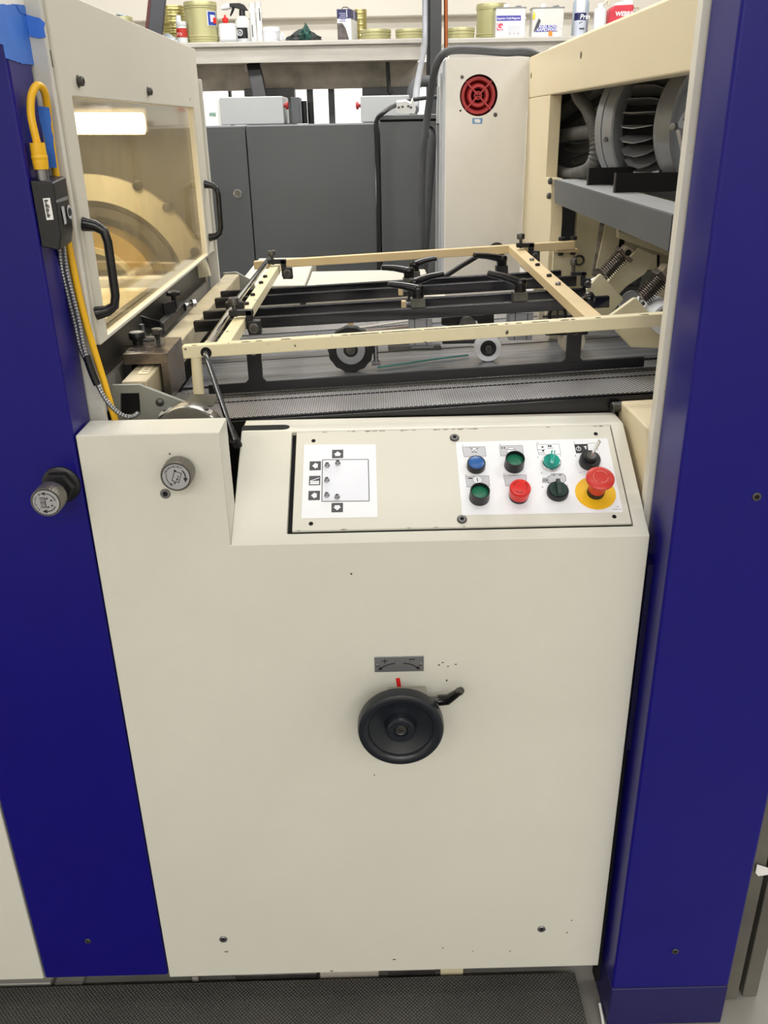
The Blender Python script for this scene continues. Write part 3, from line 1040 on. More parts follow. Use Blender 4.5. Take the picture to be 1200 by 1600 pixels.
push(743.5, 730.5, 0.0140, 0.011, 0.0112, BLUECAP, 'flat blue push button')
push(802.8, 728.8, 0.0150, 0.0185, 0.0125, GREENCAP, 'hooded green push button, upper row', True)
push(748.5, 779, 0.0150, 0.0185, 0.0125, GREENCAP, 'hooded green push button, lower row', True)
# short red stop button
u, v = SP(810, 777)
o_ = S(u, v, T2)
rb = lab(obj('stop_button', MB().lathe(o_, SN, [(0.0140, 0), (0.0140, 0.005), (0.0136, 0.006), (0, 0.006)], 36), BLACK, cp), 'short bright red stop button')
obj('cap', MB().lathe(o_, SN, [(0.0148, 0.006), (0.0150, 0.010), (0.0156, 0.018), (0.0158, 0.021), (0.0146, 0.0235), (0.011, 0.0242), (0, 0.0246)], 40), RED, rb)
for k in range(3):
    obj('turn_arrow', arc_arrow(0, 0.0105, R(100 + k * 120), R(150 + k * 120), 0.0009, o_ + SN * 0.0246, V((1, 0, 0)), SV, SN, 1.8, 0.0002), mat('dark_red', '#7d1512', 0.4), rb)
# teal illuminated selector
u, v = SP(860.5, 726.5)
o_ = S(u, v, T2)
ts = lab(obj('selector_switch', MB().lathe(o_, SN, [(0.0152, 0), (0.0152, 0.004), (0.0142, 0.0062), (0.0136, 0.0062), (0.0136, 0.004), (0, 0.004)], 40), CHROME, cp), 'teal illuminated selector switch in a chrome ring')
obj('lens', MB().lathe(o_, SN, [(0.0130, 0.004), (0.0128, 0.008), (0.0118, 0.0108), (0, 0.0112)], 36), TEAL, ts)


def grip(o_, base, parent, m, tipm, ang, hgt, L_=0.0125, tip=True):
    d = V((1, 0, 0)) * math.sin(ang) + SV * math.cos(ang)
    s_ = d.cross(SN).normalized()
    a = o_ + SN * base
    m1 = MB().prism([a - d * L_ + s_ * 0.0032, a - d * L_ * 0.9 + s_ * 0.0028 + SN * hgt * 0.7, a + d * L_ * 0.4 + s_ * 0.0026 + SN * hgt, a + d * L_ + s_ * 0.003 + SN * hgt * 0.95, a + d * L_ * 1.05 + s_ * 0.0032], s_ * -0.0060)
    obj('grip', m1, m, parent, bevel=0.0006)
    if tip:
        m2 = MB().prism([a + d * L_ * 0.35 + s_ * 0.0010 + SN * hgt, a + d * L_ * 0.98 + s_ * 0.0010 + SN * hgt, a + d * L_ * 0.98 - s_ * 0.0010 + SN * hgt, a + d * L_ * 0.35 - s_ * 0.0010 + SN * hgt], SN * 0.0003)
        obj('grip_pointer', m2, tipm, parent)


grip(o_, 0.0108, ts, TEAL, WHITE, R(12), 0.0085)
u, v = SP(870.5, 771.5)
o_ = S(u, v, T2)
ds = lab(obj('selector_switch', MB().lathe(o_, SN, [(0.0160, 0), (0.0160, 0.007), (0.0152, 0.009), (0.0142, 0.009), (0.0140, 0.0075), (0, 0.0075)], 40), BLACK, cp), 'dark green selector switch in a black ring')
obj('lens', MB().lathe(o_, SN, [(0.0138, 0.0075), (0.0134, 0.0105), (0, 0.011)], 36), DKGREEN, ds)
grip(o_, 0.0105, ds, DKGREEN, INKGREY, R(0), 0.0085, 0.0130)
# key switch
u, v = SP(920.3, 724)
o_ = S(u, v, T2)
ks = lab(obj('key_switch', MB().lathe(o_, SN, [(0.0158, 0), (0.0158, 0.009), (0.0148, 0.0112), (0.0108, 0.0112), (0.0100, 0.0112), (0.0096, 0.017), (0.0090, 0.018), (0, 0.018)], 40), BLACK, cp), 'black key switch with a steel key in it')
obj('lock_cylinder', MB().lathe(o_, SN, [(0.0072, 0.018), (0.0072, 0.0186), (0, 0.0188)], 28), STEEL_D, ks)
kd = (V((1, 0, 0)) * 0.35 + SV * 0.4 + SN * 0.6).normalized()
kx = kd.cross(V((0.6, 0, -0.5))).normalized()
kk = o_ + SN * 0.0185
obj('key', MB().obox(kk + kd * 0.006, kd, kx, kd.cross(kx), 0.008, 0.0032, 0.0008).obox(kk + kd * 0.0185, kd, kx, kd.cross(kx), 0.0065, 0.0052, 0.0009), CHROME, ks, bevel=0.0004)
# emergency stop
u, v = SP(930, 771.5)
o_ = S(u, v, T2)
ye = lab(obj('emergency_stop', MB().lathe(o_, SN, [(0.0300, 0), (0.0300, 0.0005), (0, 0.0005)], 56), YEL, cp), 'red mushroom emergency stop on a yellow disc')
obj('collar', MB().lathe(o_, SN, [(0.0128, 0.0005), (0.0128, 0.008), (0.0122, 0.0095), (0, 0.0095)], 36), BLACK, ye)
obj('mushroom', MB().lathe(o_, SN, [(0.0122, 0.0095), (0.0120, 0.018), (0.0135, 0.026), (0.0190, 0.032), (0.0208, 0.0345), (0.0206, 0.037), (0.0185, 0.0388), (0.012, 0.0398), (0, 0.0402)], 48), REDDULL, ye)
for k in range(3):
    obj('turn_mark', arc_arrow(0, 0.0105, R(20 + k * 120), R(105 + k * 120), 0.0004, o_ + SN * 0.0402, V((1, 0, 0)), SV, SN, 2.0, 0.0001), mat('pale_print', '#e9b9b0', 0.5), ye)

# ------------------------------------------------------------------ blue panels and what is fixed to them
bl = thing('blue_panel', 'dark blue enamelled machine panel left of the cream cabinet, with a dial knob', 'panel', (-0.52, D, 0.07))
obj('sheet', MB().box(-0.636, -0.4095, D, 1.188, 0.07, 2.0), BLUE, bl, bevel=0.004, bseg=3)
q = atY(137.5, 1470, D)
lab(screw(bl, q, V((0, -1, 0)), 0.0055, STEEL_D, h=0.002), 'dark socket screw')
dc = atY(72, 785, 1.046)
kb = dial_knob(bl, dc, 0.0205, 0.024, D, 2)
sh = MB().cyl(V((dc[0], 1.068, dc[2])), V((dc[0], D, dc[2])), 0.013)
sh.lathe(V((dc[0], D, dc[2])), V((0, -1, 0)), [(0.026, 0), (0.026, 0.004), (0.022, 0.006), (0.017, 0.006)], 32)
obj('collar', sh, BLACK, kb)
obj('nut', MB().lathe(V((dc[0], D - 0.006, dc[2])), V((0, -1, 0)), [(0.0225, 0), (0.0225, 0.009), (0.019, 0.012), (0.012, 0.012)], 6), BLACK_M, kb, smooth=20)

pl_ = thing('cream_panel', 'cream enamelled lower panel at the far left, beside the blue panel', 'panel', (-0.9, D, 0.07))
obj('sheet', MB().box(-1.5, -0.6385, D, 1.188, 0.068, 2.0), CREAM, pl_, bevel=0.003)

br = thing('blue_panel', 'dark blue enamelled machine panel right of the cream cabinet, reaching the floor', 'panel', (0.5, 1.06, Zf))
XP = 0.4005
obj('sheet', MB().box(XP, 0.612, 1.058, 1.155, 0.0705, 2.0), BLUE, br, bevel=0.005, bseg=3)
obj('plinth', MB().box(XP, 0.612, 1.0585, 1.155, Zf + 0.001, 0.0695), BLUE_D, br, bevel=0.003)
obj('gasket', MB().box(0.3925, XP - 0.0002, 1.128, 1.150, Zf + 0.03, 0.565), VOID, br)
obj('edge_return', MB().box(0.3925, XP - 0.0002, 1.112, 1.150, 0.566, 0.905), mat('black_blue', '#0f0d33', 0.4), br)
for px, py in ((1182, 776), (1055, 1486)):
    lab(screw(br, atY(px, py, 1.058), V((0, -1, 0)), 0.0062, STEEL_D, h=0.002), 'dark socket screw')

ws = struct(obj('trim_3', MB().box(XP - 0.0085, XP + 0.012, 1.158, 1.176, 0.93, 2.0), mat('white_edge_paint', '#e3dfd2', 0.4, chips=0.74), bevel=0.0015))
ls = struct(obj('trim_4', MB().box(-0.44, -0.3895, 1.1915, 1.2035, 1.04, 2.0), mat('pale_edge_paint', '#cfcdc4', 0.42, chips=0.8), bevel=0.0015))


def tape(px_poly, plane, val, lift, label, n=1):
    P_ = [on(x, y, plane, val) for x, y in px_poly]
    nv = V((1, 0, 0)) if plane == 0 else V((0, -1, 0))
    q_ = []
    for a, b in zip(P_, P_[1:] + P_[:1]):
        q_.append(a)
        k = max(1, int((b - a).length / 0.006))
        for i in range(1, k):
            t = i / k
            jit = (b - a).cross(nv).normalized() * random.uniform(-0.0007, 0.0007)
            q_.append(a + (b - a) * t + jit)
    o_ = obj('masking_tape', MB().prism([p + nv * lift for p in q_], nv * 0.0004), TAPE, origin=P_[0])
    return tag(o_, label, 'tape', 'blue masking tape on the left panel')


XS = -0.4094
tape([(-30, 5), (38, 8), (43, 20), (49, 56), (54, 78), (56, 101), (36, 100), (8, 91), (4, 70), (-30, 66)], 0, XS, 0.0006, 'large torn patch of blue masking tape wrapped over the top of the left blue panel')
tape([(38, 22), (62, 28), (71, 36), (69, 45), (72, 58), (62, 60), (47, 57)], 1, 1.1906, 0.0006, 'short torn flap of blue masking tape across the pale edge strip, at upper left')
tape([(22, 7), (40, 10), (45, 22), (41, 26), (30, 20)], 0, XS, 0.0014, 'small darker strip of blue masking tape lying over the big patch')
ppr = obj('paper_sheet', MB().prism([on(x, y, 0, XS) + V((0.0004, 0, 0)) for x, y in ((-20, -30), (34, -30), (39, 7), (26, 9), (-20, 5))], V((0.0004, 0, 0))), PAPER, origin=on(0, 0, 0, XS))
tag(ppr, 'white sheet of paper taped to the top of the left blue panel', 'paper')

# sensor box with its cables
sx0, sx1 = -0.4090, -0.3815
sb = thing('sensor_box', 'small black sensor box with white sticker on the side of the left blue panel', 'sensor', (sx0, 1.13, 1.37))
q = [V((sx0, 1.112, 1.446)), V((sx1, 1.112, 1.443)), V((sx1 - 0.001, 1.112, 1.382)), V((sx1 - 0.006, 1.112, 1.364)), V((sx0, 1.112, 1.369))]
obj('case', MB().prism(q, V((0, 0.050, 0.004))), BLACK, sb, bevel=0.002)
fc_ = [(67, 310), (78, 309), (84, 343), (73, 344)]
st_ = lab(obj('sticker', MB().prism([atY(x, y, 1.1116) for x, y in fc_], V((0, -0.0003, 0))), PAPER, sb), 'white printed sticker')
bars = MB()
for k in range(11):
    t = 0.10 + k * 0.075
    a = atY(68.6 + 6 * t, 310 + 34 * t, 1.1112)
    b = atY(68.6 + 6 * t + random.uniform(3.5, 6.8), 310 + 34 * t, 1.1112)
    bars.obox((a + b) / 2, *AX, (b - a).length / 2, 0.0002, 0.0006 if k % 3 else 0.0009)
obj('print_lines', bars, INK, st_)
gl_ = MB()
for poly in (((87, 313), (105, 306), (106, 312), (88, 317)),):
    gl_.prism([atX(x, y, sx1 + 0.0003) for x, y in poly], V((0.0003, 0, 0)))
obj('grey_band', gl_, mat('worn_grey_print', '#77787a', 0.5), sb)
gl_ = MB()
gl_.prism([atX(x, y, sx1 + 0.0003) for x, y in ((95.5, 323), (99.5, 322), (104, 349), (101, 351))], V((0.0003, 0, 0)))
obj('side_label', gl_, mat('pale_grey_print', '#b5b7ba', 0.5), sb)
mb_ = MB()
oc = atX(108.5, 331, sx1 + 0.0003)
mb_.prism([oc + V((0, 0.0085 * math.cos(a), 0.0085 * math.sin(a))) for a in [2 * math.pi * i / 18 for i in range(18)]], V((0.0003, 0, 0)))
obj('oval_badge', mb_, mat('pale_grey_print', '#b5b7ba', 0.5), sb)
obj('badge_core', MB().prism([oc + V((0.0003, 0.0068 * math.cos(a), 0.0050 * math.sin(a))) for a in [2 * math.pi * i / 18 for i in range(18)]], V((0.0003, 0, 0))), INK, sb)
obj('connector', MB().cyl(V((-0.3985, 1.128, 1.440)), V((-0.3985, 1.128, 1.457)), 0.0075, seg=18), STEEL, sb)
Z0 = 1.457
cb = thing('yellow_cable', 'yellow sensor cable looping above the black box and running down beside the guard', 'cable', (-0.398, 1.128, 1.1))
pts = [V((-0.3985, 1.128, Z0 + 0.0004)), V((-0.3985, 1.128, Z0 + 0.008)), V((-0.3985, 1.128, Z0 + 0.03))]
obj('strain_relief', MB().tube(pts, [0.0085, 0.0092, 0.0088], 16), YCABLE, cb)
obj('strain_relief_collar', MB().lathe(V((-0.3985, 1.128, Z0 + 0.011)), V((0, 0, 1)), [(0.0088, 0), (0.0096, 0.0015), (0.0096, 0.004), (0.0088, 0.006)], 16), YCABLE, cb)
lp_ = [V((-0.3985, 1.128, Z0 + 0.03)), V((-0.4000, 1.128, Z0 + 0.05)), atY(48, 175, 1.130), atY(49, 150, 1.135), atY(57, 134, 1.145), atY(67, 139, 1.155), atY(73, 160, 1.165), atY(77, 200, 1.172), atY(84, 250, 1.176), atY(88, 275, 1.178),
       atY(98, 330, 1.180), atY(108, 385, 1.182), atY(117, 430, 1.182), atY(128, 480, 1.182), atY(142, 530, 1.183), atY(156, 575, 1.184), atY(168, 615, 1.185), atY(181, 660, 1.188), atY(190, 690, 1.195)]
obj('sheath', MB().tube(smooth_path(lp_, 6), 0.0046, 12), YCABLE, cb)
t4 = [(59, 166), (77, 168), (86, 240), (89, 262), (77, 262), (70, 215), (62, 190)]
tape(t4, 1, 1.162, 0.0, 'narrow blue masking tape strip holding the yellow cable above the black box')
for k, off in enumerate((0, 7)):
    cpth = [atY(92 + off, 384, 1.163 + 0.006 * k), atY(97 + off, 420, 1.17), atY(106 + off, 460, 1.172), atY(117 + off, 505, 1.172), atY(126 + off * 0.8, 545, 1.172)]
    if k == 1:
        cpth += [atY(143, 580, 1.172), atY(156, 608, 1.172), atY(168, 628, 1.176), atY(185, 645, 1.182), atY(203, 652, 1.188), atY(216, 645, 1.2)]
    else:
        cpth += [atY(139, 572, 1.172), atY(148, 596, 1.173)]
    co_ = thing('braided_conduit', 'steel braided conduit below the black sensor box, ' + ('the one curling under the grey bracket' if k else 'the shorter one against the blue panel'), 'conduit', cpth[0], 'steel braided conduits')
    obj('sheath', corrugated(cpth, 0.0036, 0.0042), STEEL, co_)
    if k == 1:
        obj('sleeve', MB().tube(smooth_path([atY(135, 556, 1.172), atY(143, 580, 1.172), atY(152, 601, 1.172)], 5), 0.0052, 12), BLACK, co_)

# ------------------------------------------------------------------ window guard (hinged cover of the printing unit)
XG = -0.385
gd = thing('window_guard', 'cream hinged guard with an amber see-through window and black handles, on the left', 'guard', (XG, 1.7, 1.217))
gy0, gy1 = 1.206, 2.18
wy0, wy1, wz0, wz1 = 1.2465, 2.095, 1.2285, 1.5395


def GP(y, z): return V((XG, y, z))


def roundrect(y0, y1, z0, z1, r, k=4):
    out = []
    for cy, cz, a in ((y1 - r, z1 - r, 0), (y0 + r, z1 - r, 90), (y0 + r, z0 + r, 180), (y1 - r, z0 + r, 270)):
        for i in range(k + 1):
            t = R(a + 90 * i / k)
            out.append((cy + r * math.cos(t), cz + r * math.sin(t)))
    return out


outer = roundrect(gy0, gy1, 1.2235, 1.66, 0.004)
inner = roundrect(wy0, wy1, wz0, wz1, 0.004)
obj('frame', MB().ringprism([GP(y, z) for y, z in outer], [GP(y, z) for y, z in inner], V((-0.014, 0, 0))), CREAM_GREY, gd, bevel=0.002)
obj('top_flange', MB().box(-0.46, XG - 0.001, 1.21, 2.18, 1.652, 1.659), CREAM_GREY, gd)
obj('front_upper_sheet', MB().prism([V((XG, 1.206, 1.66)), V((XG, 1.206, 1.95)), V((XG, 1.32, 1.95)), V((XG, 1.3205, 1.66))], V((-0.012, 0, 0))), CREAM_GREY, gd)
pn = lab(obj('pane', MB().box(XG - 0.011, XG - 0.007, wy0 - 0.0005, wy1 + 0.0005, wz0 - 0.0005, wz1 + 0.0005), PANE, gd), 'amber see-through pane')
for (ya, za), (yb_, zb) in (((1.2095, 1.386), (1.2085, 1.268)), ((2.131, 1.381), (2.125, 1.263))):
    xo = 0.030
    m_ = MB()
    pth = [V((XG, ya, za)), V((XG + xo * 0.55, ya, za - 0.003)), V((XG + xo * 0.9, ya, za - 0.010)), V((XG + xo, ya, za - 0.024)), V((XG + xo, (ya + yb_) / 2, (za + zb) / 2)), V((XG + xo, yb_, zb + 0.024)), V((XG + xo * 0.9, yb_, zb + 0.010)), V((XG + xo * 0.55, yb_, zb + 0.003)), V((XG, yb_, zb))]
    m_.tube(pth, [0.0095, 0.0075, 0.0066, 0.0062, 0.0062, 0.0062, 0.0066, 0.0075, 0.0095], 14, flat=0.8, up=V((0, 1, 0)))
    obj('handle', m_, BLACK_G, gd)
for px, py, r in ((122, 127, 0.0062), (231, 143, 0.0062), (297, 155, 0.002)):
    p = atX(px, py, XG)
    if r > 0.004:
        obj('bolt', MB().lathe(p - V((0.001, 0, 0)), V((1, 0, 0)), [(r * 1.25, 0), (r * 1.25, 0.002), (r, 0.0025), (r, 0.0075), (r * 0.8, 0.0085), (r * 0.5, 0.0085), (r * 0.5, 0.004), (0, 0.004)], 16), STEEL_D, gd)
    else:
        obj('rivet', MB().lathe(p - V((0.0005, 0, 0)), V((1, 0, 0)), [(r, 0), (r, 0.001), (0, 0.0012)], 10), STEEL_D, gd)
obj('hinge_seam', MB().prism([atX(x, y, XG) + V((0.0002, 0, 0)) for x, y in ((77, 78), (78.2, 78), (83, 105), (81.6, 105))], V((0.0006, 0, 0))), STEEL_D, gd)

# printing unit behind the guard
pu = thing('printing_unit', 'printing unit behind the amber window, with a cream arc plate and cylinder rings', 'printing unit', (-0.75, 1.7, 0.9))
UY = 2.19
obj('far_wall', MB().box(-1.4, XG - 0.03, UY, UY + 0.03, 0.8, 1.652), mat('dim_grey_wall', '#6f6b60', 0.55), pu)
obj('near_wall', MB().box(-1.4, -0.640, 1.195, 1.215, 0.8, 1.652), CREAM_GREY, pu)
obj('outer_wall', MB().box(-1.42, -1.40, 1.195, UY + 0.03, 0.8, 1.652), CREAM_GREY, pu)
obj('deck', MB().box(-1.4, -0.43, 1.215, UY, 0.98, 1.0), BLACK_M, pu)
rc = atY(160, 458, 2.15)


def arcplate(c, r0, r1, y0, y1, a0, a1, k=28):
    o_, i_ = [], []
    for j in range(k + 1):
        a = a0 + (a1 - a0) * j / k
        o_.append(V((c[0] + r1 * math.cos(a), y0, c[2] + r1 * math.sin(a))))
        i_.append(V((c[0] + r0 * math.cos(a), y0, c[2] + r0 * math.sin(a))))
    return MB().prism(o_ + i_[::-1], V((0, y1 - y0, 0)))


obj('arc_plate', arcplate(rc, 0.215, 0.272, 2.13, 2.15, R(8), R(150)), mat('arc_cream', '#c6bfa8', 0.45, var=0.05), pu)
obj('inner_arc_plate', arcplate(rc, 0.180, 0.200, 2.14, 2.16, R(15), R(160)), STEEL_D, pu)
for px, py in ((215, 290), (262, 324), (305, 394), (302, 297)):
    p = atY(px, py, 2.128)
    obj('arc_bolt', MB().lathe(p, V((0, -1, 0)), [(0.0115, -0.002), (0.0115, 0.004), (0.008, 0.005), (0, 0.005)], 18), STEEL_D, pu)
obj('gold_ring', arcplate(rc, 0.118, 0.160, 2.08, 2.17, R(-30), R(210), 40), mat('brass_bearer', '#c8a860', 0.3, 0.7, var=0.08), pu)
obj('bearer_ring', arcplate(rc, 0.106, 0.118, 2.07, 2.17, R(-30), R(210), 40), mat('pale_bearer', '#d8cba0', 0.3, 0.4), pu)
obj('grey_disc', MB().lathe(V((rc[0], 2.15, rc[2])), V((0, -1, 0)), [(0.106, 0), (0.106, 0.02), (0, 0.02)], 48), mat('dark_bearing_grey', '#6f6c60', 0.5, 0.2, var=0.1), pu)
obj('cylinder', MB().cyl(V((rc[0], 2.12, rc[2] - 0.02)), V((rc[0], 1.45, rc[2] - 0.02)), 0.062, seg=40), mat('blanket_cream', '#e2d6b4', 0.35, var=0.05), pu)
obj('cross_rail', MB().box(-0.70, -0.44, 1.98, 2.02, 1.172, 1.195), mat('arc_cream', '#e2d3a8', 0.45), pu, bevel=0.002)
for x in (-0.50, -0.47):
    obj('rail_leg', MB().box(x - 0.008, x + 0.008, 1.985, 2.015, 1.0, 1.172), mat('arc_cream', '#e2d3a8', 0.45), pu)
obj('delivery_board', MB().box(-0.75, -0.435, 1.25, 1.95, 1.165, 1.180), mat('blanket_cream', '#e6d3a2', 0.35), pu)
obj('fender', MB().box(-0.432, -0.420, 1.206, 2.18, 1.130, 1.2225), mat('fender_black', '#2b2a29', 0.4, 0.3, var=0.3, vscale=8, dirt=0.4, dirtcol='#57524a', dscale=14), pu, bevel=0.001)
obj('lower_ledge', MB().prism([V((-0.4195, 1.208, 1.150)), V((-0.412, 1.208, 1.152)), V((-0.4055, 1.208, 1.112)), V((-0.4195, 1.208, 1.108))], V((0, 0.97, 0))), mat('dusty_ledge_steel', '#99958c', 0.45, 0.4, var=0.2, dirt=0.4, dirtcol='#3d3a35', dscale=12), pu)
obj('inner_body', MB().box(-0.60, -0.4325, 1.208, 2.18, 0.8, 1.160), BLACK_M, pu)
obj('far_post', MB().box(-0.405, -0.3785, 2.184, 2.192, 0.8, 1.60), mat('pale_edge_paint', '#cfcdc4', 0.42), pu, bevel=0.003)

# the unit's own work lamp, behind the pane
la_, lb_ = atY(112, 193, 2.05), atY(224, 193, 2.05)
wl = thing('work_lamp', 'lit warm tube lamp glowing behind the amber window of the guard', 'lamp', (la_[0], 2.07, la_[2] + 0.03))
obj('tube', MB().cyl(la_, lb_, 0.0215, seg=20), emit('lamp_tube_glow', '#fff0d0', 13.0), wl)
obj('housing', MB().box(la_[0] - 0.02, lb_[0] + 0.003, 2.078, 2.10, la_[2] - 0.022, la_[2] + 0.03), mat('lamp_housing', '#7d786a', 0.5), wl, bevel=0.004)
lamp('work_lamp_light', (la_[0] + 0.05, 2.0, la_[2] - 0.04), 0.2, 0.05, 0.9, (1.0, 0.92, 0.76), (0, 0, 0))
lamp('work_lamp_light', (-0.62, 1.55, 1.42), 0.15, 0.5, 1.5, (1.0, 0.91, 0.72), (0, 0, 0))

# ------------------------------------------------------------------ machine base under the feed table (dark, mostly hidden)
mbs = thing('machine_base', 'dark machine base behind and below the cream cabinet', 'machine base', (0, 1.7, Zf))
obj('body', MB().box(-0.40, 0.60, 1.36, 2.17, Zf, 0.93), BLACK_M, mbs)
obj('plinth', MB().box(-1.4, 0.386, 1.20, 1.355, Zf, 0.055), VOID, mbs)
obj('gap_shade_block', MB().box(-0.40, -0.2160, 1.21, 1.345, 0.0665, 0.940), VOID, mbs)  # added black block, its colour stands in for shade in the open gap
for x0, x1, z1, m in ((-0.78, -0.66, -0.004, STEEL_BENCH), (-0.655, -0.60, -0.012, CONC), (-0.385, -0.372, 0.0, CONC), (-0.30, -0.14, 0.004, STEEL_D), (-0.135, -0.02, 0.006, BENCH_DK), (0.10, 0.145, 0.010, SUCTION), (0.0, 0.09, 0.006, STEEL_D)):
    obj('foot_plate', MB().box(x0, x1, 1.165, 1.195, Zf, z1 - 0.01), m, mbs, bevel=0.002)
mtt = obj('floor_mat', MB().box(-2.2, 0.3615, -0.6, 1.158, Zf + 0.0005, -0.012), MATR, bevel=0.002)
tag(mtt, 'dark studded rubber floor mat in front of the cream cabinet', 'mat')
st = obj('white_stick', MB().tube([atZ(937, 1568, -0.018), atZ(941, 1590, -0.022), atZ(948, 1640, -0.0275)], 0.0026, 8), PAPER)
tag(st, 'thin white stick on the concrete floor beside the rubber mat', 'stick')

# right-hand neighbour, seen past the edge of the right blue panel
nb = thing('side_guard', 'dark grey steel channel posts right of the blue panel, low at the right edge', 'guard', (0.66, 1.16, Zf))
for x0, x1, y0, m in ((0.6165, 0.6285, 1.10, DKGREY), (0.632, 0.660, 1.105, mat('dusty_grey_post', '#6a675f', 0.55, 0.2, var=0.15, dirt=0.4, dirtcol='#55524a', dscale=14)), (0.672, 0.700, 1.110, mat('dusty_grey_post', '#6a675f'))):
    obj('post', MB().box(x0, x1, y0, y0 + 0.04, Zf, 1.6), m, nb, bevel=0.002)
obj('back_sheet', MB().box(0.6165, 0.70, 1.16, 1.165, Zf, 1.6), VOID, nb)
pp = obj('paper_tag', MB().prism([atY(x, y, 1.098) for x, y in ((1183, 1351), (1206, 1358), (1206, 1366), (1185, 1369), (1180.5, 1364))], V((0, 0.0006, 0))), PAPER, origin=atY(1190, 1360, 1.098))
tag(pp, 'torn white paper tag stuck to the dark grey posts at the right edge', 'paper')

# ------------------------------------------------------------------ feed table
KX = 0.0436


def FT(x, y, dz=0.0): return V((x, y, 1.0712 + KX * x + dz))


ft = thing('feed_table', 'sloping feed table of pressed dotted metal sheet under the cream frame', 'feed table', (0.05, 1.7, 1.06))


def sheet(x0, x1, y0, y1, t0, t1): return MB().prism([FT(x0, y0, t0), FT(x1, y0, t0), FT(x1, y1, t0), FT(x0, y1, t0)], V((0, 0, t1 - t0)))


obj('table_plate', sheet(-0.36, 0.62, 1.362, 2.16, -0.006, 0.0), PLATE, ft)
obj('front_channel', MB().prism([FT(-0.30, 1.352, -0.001), FT(0.62, 1.352, -0.001), FT(0.62, 1.352, -0.06), FT(-0.30, 1.352, -0.04)], V((0, 0.008, 0))), BLACK_G, ft, bevel=0.001)
obj('front_lip', sheet(-0.36, 0.62, 1.3605, 1.3665, -0.0066, 0.0008), BLACK_G, ft)
obj('groove', sheet(-0.34, 0.62, 1.4585, 1.4635, 0.0002, 0.0006), VOID, ft)
obj('edge_strip', sheet(-0.34, 0.60, 1.487, 1.503, 0.0002, 0.003), STEEL_D, ft)
obj('feed_belt', sheet(-0.36, 0.62, 1.565, 1.985, 0.0003, 0.0022), BELT, ft)
for y0, y1 in ((1.562, 1.5655), (1.985, 1.989), (1.74, 1.7425)):
    obj('belt_edge', sheet(-0.36, 0.62, y0, y1, 0.0004, 0.0030), RUBBER, ft)
rail = thing('side_rail', 'long black H shaped side rail standing on the near side of the feed table', 'rail', (0.1, 1.51, 1.07))
xr0, xr1 = -0.300, 0.480
obj('rail_bar', MB().prism([FT(xr0, 1.505, 0.0032), FT(xr1, 1.505, 0.0032), FT(xr1, 1.505, 0.021), FT(xr0, 1.505, 0.021)], V((0, 0.007, 0))), BLACK, rail, bevel=0.0008)
for cx in (-0.214, 0.352):
    w = 0.0128
    up = [(cx - w - 0.006, 0.0205), (cx - w, 0.0275), (cx - w, 0.082), (cx - 0.0055, 0.082), (cx - 0.0055, 0.073), (cx - 0.003, 0.0695), (cx + 0.003, 0.0695), (cx + 0.0055, 0.073), (cx + 0.0055, 0.082), (cx + w, 0.082), (cx + w, 0.0275), (cx + w + 0.006, 0.0205)]
    obj('upright', MB().prism([FT(x, 1.505, z) for x, z in up], V((0, 0.007, 0))), BLACK, rail, bevel=0.0006)
gc = obj('string', MB().tube([FT(0.004, 1.610, 0.006), FT(0.05, 1.622, 0.0065), FT(0.12, 1.645, 0.0065), FT(0.182, 1.66, 0.006)], 0.0018, 8), mat('green_cord', '#3f8378', 0.6), origin=FT(0.1, 1.64))
tag(gc, 'thin green cord stretched just above the feed belt, between the two rollers', 'cord')

# ------------------------------------------------------------------ hold-down frame
ZFR = 1.2105
KF = 0.048


def FR(x, y, dz=0.0): return V((x, y, ZFR + KF * x + dz))


hf = thing('hold_down_frame', 'chipped cream rectangular frame of square bar above the feed table', 'frame', (0.05, 1.31, 1.19))
UPF = V((-KF, 0, 1)).normalized()
obj('front_rail', MB().bar(FR(-0.2945, 1.3145), FR(0.50, 1.3105), 0.018, 0.0195, UPF), CREAM_WORN, hf, bevel=0.0018)
obj('rear_rail', MB().bar(FR(-0.2945, 2.205), FR(0.49, 2.165), 0.018, 0.0195, UPF), CREAM_TAN, hf, bevel=0.002)
obj('side_bar', MB().bar(FR(-0.233, 1.3225, -0.0006), FR(-0.233, 2.195, -0.0006), 0.022, 0.0185, UPF), CREAM_WORN, hf, bevel=0.0015)
obj('side_bar', MB().bar(FR(0.336, 1.3225, -0.0003), FR(0.342, 2.163, -0.0003), 0.026, 0.0185, UPF), CREAM_TAN, hf, bevel=0.0015)
rc_ = MB()
rnd = random.Random(11)
fr_a, fr_b = FR(-0.2945, 1.3145), FR(0.50, 1.3105)
for k in range(95):
    t_ = rnd.choice((rnd.uniform(0.02, 0.98), rnd.uniform(0.3, 0.72), rnd.uniform(0.36, 0.6)))
    w_ = rnd.uniform(0.001, 0.0075)
    e_ = fr_a.lerp(fr_b, t_)
    ex_ = (fr_b - fr_a).normalized()
    c_ = e_ + V((0, -0.0075, 0)) + UPF * 0.0001
    d_ = rnd.uniform(0.0008, 0.0032)
    rc_.prism([c_ - ex_ * w_, c_ - ex_ * w_ * .4 + V((0, d_, 0)), c_ + ex_ * w_ * .5 + V((0, d_ * .7, 0)), c_ + ex_ * w_, c_ + ex_ * w_ * .3 + V((0, -d_ * .25, 0))], UPF * 0.0004)
